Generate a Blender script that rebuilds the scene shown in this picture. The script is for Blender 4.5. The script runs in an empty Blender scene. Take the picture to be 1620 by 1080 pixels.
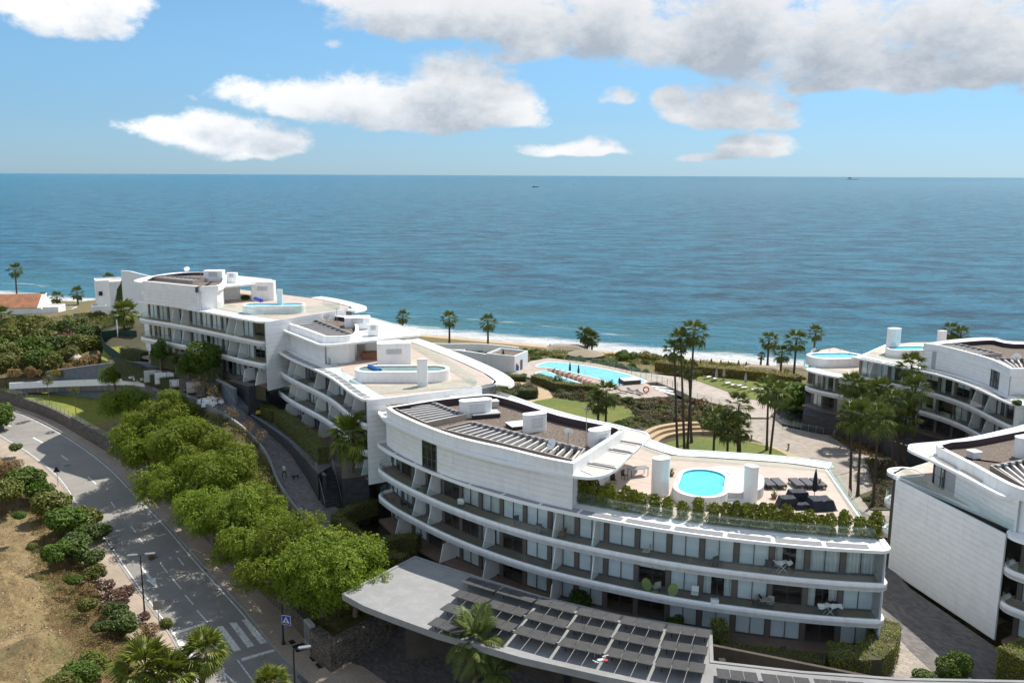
import bpy, math, random
import numpy as np
from mathutils import Vector, Matrix, kdtree
from mathutils.geometry import delaunay_2d_cdt
random.seed(7); rng = np.random.default_rng(7)
S = bpy.context.scene
COL = S.collection
R = math.radians
# ------------------------------------------------------------------ camera
FOC = 1400.0; PITCH = R(10.65); ROLL = R(0.25); CZ = 46.0
CM = Matrix.Rotation(R(90) - PITCH, 3, 'X') @ Matrix.Rotation(ROLL, 3, 'Z')
cam = bpy.data.cameras.new('camera'); camo = bpy.data.objects.new('camera', cam); COL.objects.link(camo)
camo.matrix_world = Matrix.Translation((0, 0, CZ)) @ CM.to_4x4()
cam.sensor_width = 36; cam.lens = 36 * FOC / 1620; cam.clip_start = 1; cam.clip_end = 80000
S.camera = camo
S.render.resolution_x = 1024; S.render.resolution_y = 682
# ------------------------------------------------------------------ light
SUN_AZ, SUN_EL = R(42), R(55)
sun = bpy.data.lights.new('sun', 'SUN'); suno = bpy.data.objects.new('sun', sun); COL.objects.link(suno)
sun.energy = 3.0; sun.angle = R(0.53); sun.color = (1.0, 0.95, 0.87)
sd = Vector((math.sin(SUN_AZ) * math.cos(SUN_EL), math.cos(SUN_AZ) * math.cos(SUN_EL), math.sin(SUN_EL)))
suno.rotation_euler = sd.to_track_quat('Z', 'Y').to_euler()
SKY_STRENGTH = 0.105
S.view_settings.view_transform = 'Standard'; S.view_settings.look = 'None'
S.view_settings.gamma = 1.0; S.view_settings.exposure = 1.0
S.view_settings.use_curve_mapping = False

def ray(px, py):
    return (CM @ Vector(((px - 810), -(py - 540), -FOC))).normalized()
def P(px, py, z):
    d = ray(px, py); t = (z - CZ) / d.z
    return Vector((d.x * t, d.y * t, z))
def PY(px, py, Y):
    d = ray(px, py); t = Y / d.y
    return Vector((d.x * t, Y, CZ + d.z * t))
def road_z(Y): return 3.0 + max(-0.5, (Y - 80) * 0.0263)
def PR(px, py, off=0.0):
    z = 4.0
    for _ in range(12):
        p = P(px, py, z + off); z = road_z(p.y)
    return P(px, py, z + off)

# ------------------------------------------------------------------ node helpers
class NT:
    def __init__(s, tree): s.t = tree; s.n = tree.nodes; s.l = tree.links
    def new(s, typ, **kw):
        n = s.n.new(typ)
        for k, v in kw.items(): setattr(n, k, v)
        return n
    def link(s, a, b): s.l.new(a, b)
    def put(s, sock, v):
        if isinstance(v, bpy.types.NodeSocket): s.link(v, sock)
        else: sock.default_value = v
    def m(s, op, a, b=None, c=None, clamp=False):
        n = s.new('ShaderNodeMath', operation=op); n.use_clamp = clamp
        s.put(n.inputs[0], a)
        if b is not None: s.put(n.inputs[1], b)
        if c is not None: s.put(n.inputs[2], c)
        return n.outputs[0]
    def vm(s, op, a, b=None):
        n = s.new('ShaderNodeVectorMath', operation=op); s.put(n.inputs[0], a)
        if b is not None: s.put(n.inputs[1], b)
        return n.outputs[0]
    def noise(s, vec, scale, detail=3, rough=0.5, dist=0.0):
        n = s.new('ShaderNodeTexNoise'); s.link(vec, n.inputs['Vector'])
        n.inputs['Scale'].default_value = scale; n.inputs['Detail'].default_value = detail
        n.inputs['Roughness'].default_value = rough; n.inputs['Distortion'].default_value = dist
        return n.outputs['Fac']
    def ramp(s, fac, stops, interp='LINEAR'):
        n = s.new('ShaderNodeValToRGB'); s.link(fac, n.inputs[0]); e = n.color_ramp.elements
        n.color_ramp.interpolation = interp
        while len(e) < len(stops): e.new(0.5)
        for i, (p, c) in enumerate(stops):
            e[i].position = p; e[i].color = (c[0], c[1], c[2], 1) if not isinstance(c, float) else (c, c, c, 1)
        return n.outputs[0]
    def mix(s, f, a, b, blend='MIX'):
        n = s.new('ShaderNodeMix', data_type='RGBA', blend_type=blend)
        s.put(n.inputs[0], f)
        for i, v in ((6, a), (7, b)):
            if isinstance(v, bpy.types.NodeSocket): s.link(v, n.inputs[i])
            else: n.inputs[i].default_value = (v[0], v[1], v[2], 1)
        return n.outputs[2]
    def mr(s, v, a, b, c=0.0, d=1.0, smooth=False):
        n = s.new('ShaderNodeMapRange', interpolation_type='SMOOTHSTEP' if smooth else 'LINEAR')
        for i, x in enumerate((v, a, b, c, d)): s.put(n.inputs[i], x)
        return n.outputs[0]
    def scalev(s, vec, sc):
        n = s.new('ShaderNodeMapping'); s.link(vec, n.inputs[0]); n.inputs['Scale'].default_value = sc
        return n.outputs[0]
    def bump(s, h, strength, dist=0.1):
        n = s.new('ShaderNodeBump'); n.inputs['Strength'].default_value = strength
        n.inputs['Distance'].default_value = dist; s.link(h, n.inputs['Height']); return n.outputs[0]

# ------------------------------------------------------------------ world: sky and clouds
w = bpy.data.worlds.new('World'); S.world = w; w.use_nodes = True
W = NT(w.node_tree); W.n.clear()
sky = W.new('ShaderNodeTexSky', sky_type='NISHITA'); sky.sun_disc = False
sky.sun_elevation = SUN_EL; sky.sun_rotation = SUN_AZ
sky.altitude = 0; sky.air_density = 1.0; sky.dust_density = 0.2; sky.ozone_density = 2.5
geo = W.new('ShaderNodeTexCoord'); dirv = W.vm('NORMALIZE', geo.outputs['Generated'])
# clouds: (px, py of the base centre, half width, height above base, depth below, weight)
CL = [(120, 30, 95, 45, 26, 1.0), (30, 8, 60, 25, 16, .8), (190, 8, 50, 40, 22, .8),
      (730, 180, 130, 95, 28, 1.15), (590, 178, 130, 65, 30, 1.0), (460, 160, 125, 36, 22, .95), (800, 186, 75, 66, 18, .95), (640, 200, 120, 30, 16, .8),
      (340, 215, 115, 38, 24, 1.0), (430, 232, 75, 34, 18, .95), (270, 208, 80, 22, 14, .8), (400, 242, 60, 10, 8, .6),
      (1150, 185, 105, 60, 20, 1.1), (1215, 196, 60, 44, 14, .9), (1070, 160, 50, 26, 18, .9),
      (1190, 238, 66, 26, 9, .9), (1120, 247, 50, 10, 6, .6), (905, 243, 95, 20, 8, .85), (945, 235, 42, 26, 10, .6),
      (970, 160, 34, 20, 10, .5), (530, 68, 16, 10, 8, .35),
      (760, 30, 260, 60, 34, 1.0), (620, 5, 140, 40, 22, .9), (960, 60, 220, 90, 36, 1.0), (1150, 78, 210, 110, 36, 1.1), (1330, 105, 160, 110, 30, 1.0),
      (1500, 50, 190, 90, 40, .95), (1500, 125, 140, 36, 18, 1.0), (1330, 128, 110, 40, 18, .9), (820, 92, 60, 22, 12, .6), (1620, 100, 120, 60, 40, .9),
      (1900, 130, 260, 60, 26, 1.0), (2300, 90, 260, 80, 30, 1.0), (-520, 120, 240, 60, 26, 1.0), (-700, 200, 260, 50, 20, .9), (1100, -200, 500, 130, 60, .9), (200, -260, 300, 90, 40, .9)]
g = bpy.data.node_groups.new('cloud_density', 'ShaderNodeTree')
g.interface.new_socket('Dir', in_out='INPUT', socket_type='NodeSocketVector')
g.interface.new_socket('D', in_out='OUTPUT', socket_type='NodeSocketFloat')
G = NT(g); gi = G.new('NodeGroupInput'); go = G.new('NodeGroupOutput')
sx = G.new('ShaderNodeSeparateXYZ'); G.link(gi.outputs[0], sx.inputs[0])
az = G.m('ARCTAN2', sx.outputs[0], sx.outputs[1]); el = G.m('ARCSINE', sx.outputs[2])
cb = G.new('ShaderNodeCombineXYZ'); G.link(G.m('MULTIPLY', az, 1.0), cb.inputs[0]); G.link(G.m('MULTIPLY', el, 1.55), cb.inputs[1])
pv = cb.outputs[0]
n1 = G.noise(pv, 14, 8, .66, .15); n2 = G.noise(G.vm('ADD', pv, (7.3, 2.1, 0)), 4.2, 2, .5)
wx = G.m('MULTIPLY', G.m('SUBTRACT', G.noise(pv, 9, 2, .5), .5), .045)
wy = G.m('MULTIPLY', G.m('SUBTRACT', G.noise(G.vm('ADD', pv, (3, 5, 0)), 11, 2, .5), .5), .03)
azw = G.m('ADD', az, wx); elw = G.m('ADD', el, wy)
acc = None
for (px, py, hw, up, dn, wt) in CL:
    d = ray(px, py); a0 = math.atan2(d.x, d.y); e0 = math.asin(d.z)
    k = 1 / FOC
    dx = G.m('MULTIPLY', G.m('SUBTRACT', azw, a0), 1 / (hw * k))
    dy = G.m('SUBTRACT', elw, e0)
    dyy = G.m('MAXIMUM', G.m('MULTIPLY', dy, 1 / (up * k)), G.m('MULTIPLY', dy, -1 / (dn * k)))
    r2 = G.m('ADD', G.m('MULTIPLY', dx, dx), G.m('MULTIPLY', dyy, dyy))
    v = G.m('MULTIPLY', G.m('SUBTRACT', 1.0, r2), wt)
    acc = v if acc is None else G.m('SMOOTH_MAX', acc, v, .25)
# unseen cumulus over the rest of the sky, cover raised to lift ambient light
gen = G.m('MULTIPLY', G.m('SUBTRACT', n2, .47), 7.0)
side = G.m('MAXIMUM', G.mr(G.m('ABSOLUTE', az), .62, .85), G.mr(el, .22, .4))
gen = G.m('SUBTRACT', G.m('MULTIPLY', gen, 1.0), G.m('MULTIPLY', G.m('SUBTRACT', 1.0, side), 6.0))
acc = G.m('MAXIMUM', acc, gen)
accb = G.m('MAXIMUM', acc, -1.5)
n3 = G.noise(G.vm('ADD', pv, (1.7, 9.1, 0)), 46, 5, .65)
dens = G.m('ADD', G.m('ADD', accb, G.m('MULTIPLY', G.m('SUBTRACT', n1, .52), 2.6)), G.m('MULTIPLY', G.m('SUBTRACT', n3, .52), .65))
G.link(dens, go.inputs[0])
def cden(v):
    n = W.new('ShaderNodeGroup'); n.node_tree = g; W.link(v, n.inputs[0]); return n.outputs[0]
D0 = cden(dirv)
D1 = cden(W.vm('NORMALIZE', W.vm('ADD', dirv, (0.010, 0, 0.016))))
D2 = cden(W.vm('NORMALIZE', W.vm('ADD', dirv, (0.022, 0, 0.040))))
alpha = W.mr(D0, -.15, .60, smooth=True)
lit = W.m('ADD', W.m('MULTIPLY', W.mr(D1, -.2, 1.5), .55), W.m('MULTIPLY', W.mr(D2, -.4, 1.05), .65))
ccol = W.ramp(lit, [(0.0, (.62, .62, .625)), (.40, (.54, .55, .565)), (.75, (.40, .43, .47)), (1.0, (.30, .335, .38))])
bg1 = W.new('ShaderNodeBackground'); bg1.inputs['Strength'].default_value = SKY_STRENGTH
hs = W.new('ShaderNodeHueSaturation'); hs.inputs['Saturation'].default_value = 0.62
W.link(sky.outputs[0], hs.inputs['Color'])
sz = W.new('ShaderNodeSeparateXYZ'); W.link(dirv, sz.inputs[0])
W.link(W.mix(1.0, hs.outputs[0], W.mix(W.mr(sz.outputs[2], 0.0, .16, smooth=True), (.255, .385, .55), (.265, .45, .60)), 'MULTIPLY'), bg1.inputs['Color'])
bg2 = W.new('ShaderNodeBackground'); # clouds opposite the sun, out of view, made brighter to lift shaded walls
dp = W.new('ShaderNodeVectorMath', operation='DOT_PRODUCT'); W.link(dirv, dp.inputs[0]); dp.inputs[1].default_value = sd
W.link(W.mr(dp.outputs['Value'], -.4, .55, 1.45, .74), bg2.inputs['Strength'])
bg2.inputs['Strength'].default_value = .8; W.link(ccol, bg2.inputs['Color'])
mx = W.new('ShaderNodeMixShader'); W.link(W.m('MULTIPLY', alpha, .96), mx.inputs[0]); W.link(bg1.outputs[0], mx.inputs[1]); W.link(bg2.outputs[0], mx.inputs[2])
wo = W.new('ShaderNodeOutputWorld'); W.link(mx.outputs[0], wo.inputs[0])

# ------------------------------------------------------------------ materials
MATS = {}
def mat(name, col=(.8, .8, .8), rough=.6, var=.0, vscale=1.0, col2=None, bump=0, bscale=10, metal=0, spec=.5, detail=4, world=False, extra=None, trans=0):
    m = bpy.data.materials.new(name); m.use_nodes = True; t = NT(m.node_tree)
    b = t.n['Principled BSDF']; b.inputs['Roughness'].default_value = rough; b.inputs['Metallic'].default_value = metal
    b.inputs['Specular IOR Level'].default_value = spec
    tc = t.new('ShaderNodeTexCoord'); vec = tc.outputs['Object']
    if world:
        ge = t.new('ShaderNodeNewGeometry'); vec = ge.outputs['Position']
    c2 = col2 if col2 else tuple(max(0, c * (1 - var)) for c in col)
    f = t.noise(vec, vscale, detail, .6)
    c = t.mix(t.mr(f, .35, .65), col, c2)
    if extra: c = extra(t, vec, c, b)
    if isinstance(c, bpy.types.NodeSocket): t.link(c, b.inputs['Base Color'])
    if bump:
        t.link(t.bump(t.noise(vec, bscale, 4, .6), bump, .1), b.inputs['Normal'])
    if trans:
        tr = t.new('ShaderNodeBsdfTranslucent'); t.link(c, tr.inputs[0]); ms = t.new('ShaderNodeMixShader'); ms.inputs[0].default_value = trans
        t.link(b.outputs[0], ms.inputs[1]); t.link(tr.outputs[0], ms.inputs[2]); t.link(ms.outputs[0], t.n['Material Output'].inputs[0])
    MATS[name] = m; return m

def dirt(t, vec, c, b, s=(.6, .6, .08), amt=.25):
    f = t.noise(t.scalev(vec, s), 3.0, 6, .75)
    return t.mix(t.m('MULTIPLY', t.mr(f, .46, .72), amt), c, (.45, .44, .41))
def boards(t, v, c, pitch, amt=.22, ang=.6):
    mp = t.new('ShaderNodeMapping'); t.link(v, mp.inputs[0]); mp.inputs['Rotation'].default_value = (0, 0, ang)
    sx = t.new('ShaderNodeSeparateXYZ'); t.link(mp.outputs[0], sx.inputs[0])
    fr = t.m('FRACT', t.m('MULTIPLY', sx.outputs[1], 1 / pitch))
    line = t.m('LESS_THAN', fr, .08)
    wn = t.new('ShaderNodeTexWhiteNoise', noise_dimensions='1D'); t.link(t.m('FLOOR', t.m('MULTIPLY', sx.outputs[1], 1 / pitch)), wn.inputs['W'])
    c2 = t.mix(t.m('MULTIPLY', wn.outputs[0], .25), c, (.30, .22, .17))
    return t.mix(t.m('MULTIPLY', line, amt * 2), c2, (.15, .1, .08))
mat('white_paint', (.87, .87, .86), .55, .05, .6, extra=lambda t, v, c, b: dirt(t, v, c, b, (.5, .5, .12), .30), world=True)
mat('white_cladding', (.85, .855, .85), .5, .06, .9, extra=lambda t, v, c, b: dirt(t, v, c, b, (.3, .3, .25), .20), world=True)
mat('white_bright', (.88, .88, .87), .5, .03, 1, world=True)
mat('joint_grey', (.42, .43, .44), .8, .1)
mat('deck_tile', (.55, .455, .38), .6, .14, 1.2, world=True, extra=lambda t, v, c, b: boards(t, v, c, .34))
mat('balcony_tile', (.24, .17, .13), .55, .2, 2, world=True)
def pavers(t, v, c, b, wdt, hgt, rot, mortar=(.08, .075, .07), amt=.8, cv=.3):
    mp = t.new('ShaderNodeMapping'); t.link(v, mp.inputs[0]); mp.inputs['Rotation'].default_value = (0, 0, rot)
    br = t.new('ShaderNodeTexBrick'); t.link(mp.outputs[0], br.inputs['Vector']); br.inputs['Scale'].default_value = 1
    br.inputs['Brick Width'].default_value = wdt; br.inputs['Row Height'].default_value = hgt; br.inputs['Mortar Size'].default_value = .035 * hgt * 2
    br.inputs['Color1'].default_value = (1, 1, 1, 1); br.inputs['Color2'].default_value = (1 - cv,) * 3 + (1,); br.inputs['Mortar'].default_value = (.6, .58, .56, 1)
    return t.mix(1.0, c, br.outputs[0], 'MULTIPLY')
mat('paving_light', (.44, .38, .32), .8, .2, .15, world=True, bump=.2, extra=lambda t, v, c, b: pavers(t, v, c, b, .8, .4, .7))
mat('paving_pool', (.50, .42, .36), .75, .12, .2, world=True, extra=lambda t, v, c, b: pavers(t, v, c, b, .9, .45, .3))
mat('paving_dark', (.20, .18, .17), .8, .3, .12, world=True, extra=lambda t, v, c, b: pavers(t, v, c, b, .5, .25, .95, cv=.45))
mat('paving_path', (.22, .20, .19), .8, .25, .1, world=True, extra=lambda t, v, c, b: pavers(t, v, c, b, .5, .25, .35, cv=.45))
mat('sidewalk', (.47, .38, .30), .85, .2, .25, world=True, bump=.2, extra=lambda t, v, c, b: pavers(t, v, c, b, .3, .3, .7, cv=.12))
def asph(t, v, c, b):
    f2 = t.noise(v, .12, 4, .6); c = t.mix(t.mr(f2, .4, .62, 0, .6), c, (.34, .32, .285))
    f3 = t.noise(v, 40, 2, .5); c = t.mix(t.mr(f3, .3, .7, 0, .25), c, (.13, .13, .125))
    cr = t.new('ShaderNodeTexVoronoi', feature='DISTANCE_TO_EDGE'); t.link(v, cr.inputs['Vector']); cr.inputs['Scale'].default_value = .22
    return t.mix(t.m('MULTIPLY', t.m('LESS_THAN', cr.outputs['Distance'], .004), .5), c, (.05, .05, .05))
mat('asphalt', (.28, .262, .24), .85, .15, .6, world=True, bump=.3, bscale=30, extra=asph)
mat('kerb', (.36, .34, .31), .8, .2, 1, world=True)
def wear(t, v, c, b):
    f = t.noise(v, 3.5, 4, .7); return t.mix(t.mr(f, .5, .68, 0, .8), c, (.2, .19, .18))
mat('road_paint', (.72, .72, .69), .7, .1, 1, world=True, extra=wear)
def grassx(t, v, c, b):
    f = t.noise(v, 1.1, 5, .7); c = t.mix(t.mr(f, .38, .62), c, (.18, .18, .03))
    f = t.noise(v, .16, 3, .5); return t.mix(t.mr(f, .45, .65, 0, .55), c, (.08, .13, .02))
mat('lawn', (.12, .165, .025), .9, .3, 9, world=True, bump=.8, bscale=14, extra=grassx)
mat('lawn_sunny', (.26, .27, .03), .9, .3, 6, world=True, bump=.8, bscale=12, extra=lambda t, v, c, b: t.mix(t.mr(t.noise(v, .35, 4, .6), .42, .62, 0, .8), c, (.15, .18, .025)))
def earthx(t, v, c, b):
    f = t.noise(v, 1.6, 6, .75); c = t.mix(t.mr(f, .42, .62), c, (.18, .125, .06))
    f2 = t.noise(t.scalev(v, (1, 1, 1)), .14, 4, .6); c = t.mix(t.mr(f2, .48, .66, 0, .7), c, (.12, .12, .04))
    sp = t.noise(v, 7, 3, .6); return t.mix(t.mr(sp, .66, .72, 0, .9), c, (.46, .42, .36))
mat('dry_earth', (.31, .225, .11), .95, .3, 3, world=True, bump=1.0, bscale=2.2, extra=earthx)
mat('scrub_ground', (.20, .14, .07), .95, .3, 1.5, col2=(.09, .10, .03), world=True, bump=1.0, bscale=3)
mat('bed_soil', (.085, .062, .040), .95, .3, 2, col2=(.06, .07, .03), world=True, bump=1, bscale=5)
mat('sand', (.50, .36, .22), .95, .2, .5, world=True, bump=.5, bscale=2)
mat('sand_path', (.47, .35, .22), .95, .15, .6, world=True)
def stonex(t, v, c, b):
    vo = t.new('ShaderNodeTexVoronoi', feature='DISTANCE_TO_EDGE'); t.link(v, vo.inputs['Vector']); vo.inputs['Scale'].default_value = 3.0
    vc = t.new('ShaderNodeTexVoronoi'); t.link(v, vc.inputs['Vector']); vc.inputs['Scale'].default_value = 3.0
    sx = t.new('ShaderNodeSeparateColor'); t.link(vc.outputs['Color'], sx.inputs[0])
    c = t.mix(t.m('MULTIPLY', sx.outputs[0], .7), c, (.24, .20, .16))
    c = t.mix(t.m('LESS_THAN', vo.outputs['Distance'], .04), c, (.02, .018, .016))
    bb = t.bump(vo.outputs['Distance'], .9, .15); t.link(bb, b.inputs['Normal']); return c
mat('rubble_stone', (.13, .11, .09), .9, .3, 2, world=True, extra=stonex)
mat('dark_stone', (.055, .055, .058), .75, .4, 2.0, world=True, bump=.5, bscale=4, extra=lambda t, v, c, b: t.mix(t.mr(t.noise(t.scalev(v, (.4, .4, 6)), 2.2, 3, .6), .5, .7, 0, .6), c, (.12, .115, .11)))
mat('blue_stone', (.15, .17, .20), .8, .25, 1.5, world=True)
mat('concrete', (.27, .27, .27), .85, .12, .25, world=True, bump=.2, extra=lambda t, v, c, b: dirt(t, v, c, b, (.3, .3, .3), .35))
mat('gravel', (.24, .19, .155), .95, .3, 8, world=True, bump=1.0, bscale=10, extra=lambda t, v, c, b: t.mix(t.mr(t.noise(v, 5.5, 3, .7), .47, .60, 0, .85), c, (.06, .045, .035)))
mat('roof_well', (.42, .36, .31), .8, .15, 2, world=True)
mat('louvre', (.25, .22, .23), .6, .2, 6)
mat('beige_fabric', (.58, .53, .47), .85, .08, 1)
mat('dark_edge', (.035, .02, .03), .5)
mat('frame_dark', (.085, .08, .08), .45)
mat('pier_brown', (.17, .145, .13), .5, .15, 3)
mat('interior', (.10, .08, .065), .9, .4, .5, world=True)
mat('blind', (.87, .89, .90), .8, .05, .8)
mat('curtain', (.80, .79, .77), .85, .1, 1)
mat('metal_dark', (.03, .03, .035), .4, metal=.3)
mat('metal_grey', (.30, .31, .33), .4, metal=.5)
mat('steel', (.55, .56, .58), .25, metal=.9)
mat('solar_frame', (.10, .10, .105), .4, .1)
mat('solar_dark', (.055, .054, .056), .45, spec=.4, extra=lambda t, v, c, b: t.mix(t.mr(t.noise(v, 1.7, 4, .6), .4, .75, 0, .7), c, (.105, .10, .098)))
mat('fabric_navy', (.012, .016, .03), .75, .3, 3, bump=.6, bscale=3)
mat('fabric_grey', (.10, .10, .11), .8, .1, 2)
mat('fabric_stone', (.42, .38, .34), .8, .1, 2)
mat('fabric_red', (.22, .07, .05), .8, .1, 2)
mat('fabric_white', (.78, .78, .76), .8, .1, 2)
mat('green_seat', (.22, .26, .07), .6)
mat('wood', (.22, .09, .045), .6, .3, 3)
mat('wood_pale', (.45, .32, .18), .7, .2, 2)
mat('terracotta', (.45, .20, .10), .85, .35, .7, world=True)
mat('thatch', (.34, .28, .20), .95, .3, 3, bump=1, bscale=6)
mat('trunk', (.13, .095, .07), .9, .4, 4, bump=.8, bscale=9, extra=lambda t, v, c, b: t.mix(t.mr(t.noise(t.scalev(v, (.3, .3, 9)), 1, 2, .5), .45, .6, 0, .5), c, (.05, .035, .028)))
mat('trunk_pale', (.22, .17, .13), .9, .3, 3, bump=.6, bscale=7)
mat('plastic_yellow', (.55, .42, .02), .5)
mat('blue_sign', (.01, .05, .42), .4); mat('sign_white', (.8, .8, .8), .4)
mat('skin', (.30, .17, .11), .6); mat('cloth_light', (.55, .60, .66), .8); mat('cloth_dark', (.03, .03, .05), .8)
mat('hair_dark', (.02, .015, .012), .8); mat('cloth_blue', (.02, .05, .13), .8)
mat('plastic_blue', (.02, .16, .45), .5); mat('plastic_red', (.55, .03, .03), .5); mat('pot', (.20, .12, .08), .8)
mat('basin_water', (.008, .009, .012), .15, spec=.25)
mat('bright_block', (.62, .60, .57), .8, .15, 2)
mat('rock', (.55, .47, .38), .9, .2, 1, bump=.6)
mat('green_mesh', (.012, .05, .03), .8)
def leaf(name, a, b_, c_, trans=.3, sc=.9, rough=.55):
    m = bpy.data.materials.new(name); m.use_nodes = True; t = NT(m.node_tree); b = t.n['Principled BSDF']
    ge = t.new('ShaderNodeNewGeometry'); at = t.new('ShaderNodeAttribute'); at.attribute_name = 'leafv'
    oi = t.new('ShaderNodeObjectInfo')
    f = t.noise(ge.outputs['Position'], sc, 3, .6)
    c = t.mix(t.mr(f, .36, .64), a, b_); c = t.mix(t.m('MULTIPLY', at.outputs['Fac'], .75), c, c_)
    hv = t.new('ShaderNodeHueSaturation'); t.link(c, hv.inputs['Color']); t.link(t.mr(oi.outputs['Random'], 0, 1, .82, 1.15), hv.inputs['Value'])
    t.link(t.mr(oi.outputs['Random'], 0, 1, .492, .508), hv.inputs['Hue'])
    c = hv.outputs[0]; t.link(c, b.inputs['Base Color']); b.inputs['Roughness'].default_value = rough; b.inputs['Specular IOR Level'].default_value = .3
    tr = t.new('ShaderNodeBsdfTranslucent'); t.link(t.mix(.5, c, (.14, .17, .01)), tr.inputs[0]); ms = t.new('ShaderNodeMixShader'); ms.inputs[0].default_value = trans
    t.link(b.outputs[0], ms.inputs[1]); t.link(tr.outputs[0], ms.inputs[2]); t.link(ms.outputs[0], t.n['Material Output'].inputs[0])
    MATS[name] = m
leaf('leaf_bright', (.175, .25, .018), (.095, .155, .014), (.26, .32, .022), .40)
leaf('leaf_dark', (.07, .11, .024), (.04, .07, .016), (.10, .14, .026), .2)
leaf('leaf_green', (.085, .15, .016), (.05, .10, .014), (.12, .19, .02), .3)
leaf('leaf_scrub', (.13, .145, .025), (.065, .085, .018), (.18, .18, .03), .2)
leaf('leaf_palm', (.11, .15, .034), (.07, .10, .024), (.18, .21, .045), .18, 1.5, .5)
leaf('leaf_palm_sun', (.17, .21, .03), (.10, .14, .02), (.27, .28, .05), .25, 1.5, .45)  # brighter copy of the palm leaf, sunlit look put into the colour
leaf('leaf_hedge', (.15, .18, .016), (.08, .11, .014), (.25, .24, .02), .2)
leaf('leaf_heather', (.14, .10, .065), (.09, .10, .035), (.19, .14, .09), .15, .35)
leaf('leaf_red', (.10, .035, .03), (.06, .05, .02), (.13, .06, .04), .15, .6)
leaf('leaf_dry', (.24, .14, .055), (.16, .10, .04), (.30, .2, .09), .2)
leaf('leaf_thatch', (.20, .13, .07), (.13, .08, .04), (.26, .18, .1), .1)
leaf('leaf_pale', (.30, .27, .24), (.16, .15, .10), (.4, .37, .33), .2)
leaf('leaf_orange', (.25, .20, .03), (.13, .15, .022), (.32, .20, .03), .2, .3)
# glass
def glassmat(name, tint, ior=1.5, rough=.02, haze=0.0):
    m = bpy.data.materials.new(name); m.use_nodes = True; t = NT(m.node_tree); t.n.remove(t.n['Principled BSDF'])
    fr = t.new('ShaderNodeLayerWeight'); fr.inputs[0].default_value = .5; fz = t.m('POWER', fr.outputs['Facing'], 4.0)
    tr = t.new('ShaderNodeBsdfTransparent'); tr.inputs[0].default_value = tint + (1,)
    gl = t.new('ShaderNodeBsdfGlossy'); gl.inputs['Roughness'].default_value = rough; gl.inputs[0].default_value = (.95, 1, 1, 1)
    ms = t.new('ShaderNodeMixShader'); t.link(t.m('ADD', t.m('MULTIPLY', fz, .7), (ior - 1) * .12), ms.inputs[0]); t.link(tr.outputs[0], ms.inputs[1]); t.link(gl.outputs[0], ms.inputs[2])
    out = ms.outputs[0]
    if haze:
        df = t.new('ShaderNodeBsdfDiffuse'); df.inputs[0].default_value = (.55, .68, .68, 1); m2 = t.new('ShaderNodeMixShader'); m2.inputs[0].default_value = haze
        t.link(out, m2.inputs[1]); t.link(df.outputs[0], m2.inputs[2]); out = m2.outputs[0]
    t.link(out, t.n['Material Output'].inputs[0]); MATS[name] = m
glassmat('pane_glass', (.94, .97, .975), 1.35, .02)
glassmat('rail_glass', (.92, .965, .955), 1.25, .02, .025)
def water(name, deep, bscale, rough=.06, bstr=.4):
    m = bpy.data.materials.new(name); m.use_nodes = True; t = NT(m.node_tree); b = t.n['Principled BSDF']
    ge = t.new('ShaderNodeNewGeometry'); f = t.noise(ge.outputs['Position'], .8, 3, .6, 1)
    t.link(t.mix(t.mr(f, .4, .65), deep, tuple(min(1, x * 1.25) for x in deep)), b.inputs['Base Color'])
    b.inputs['Roughness'].default_value = rough; b.inputs['IOR'].default_value = 1.33
    t.link(t.bump(t.noise(ge.outputs['Position'], bscale, 3, .6), bstr, .05), b.inputs['Normal']); MATS[name] = m
water('pool_water', (.10, .56, .66), 2.5)
water('pool_water_pale', (.17, .50, .62), 2.5)
water('pool_water_green', (.16, .24, .22), 2)
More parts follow.
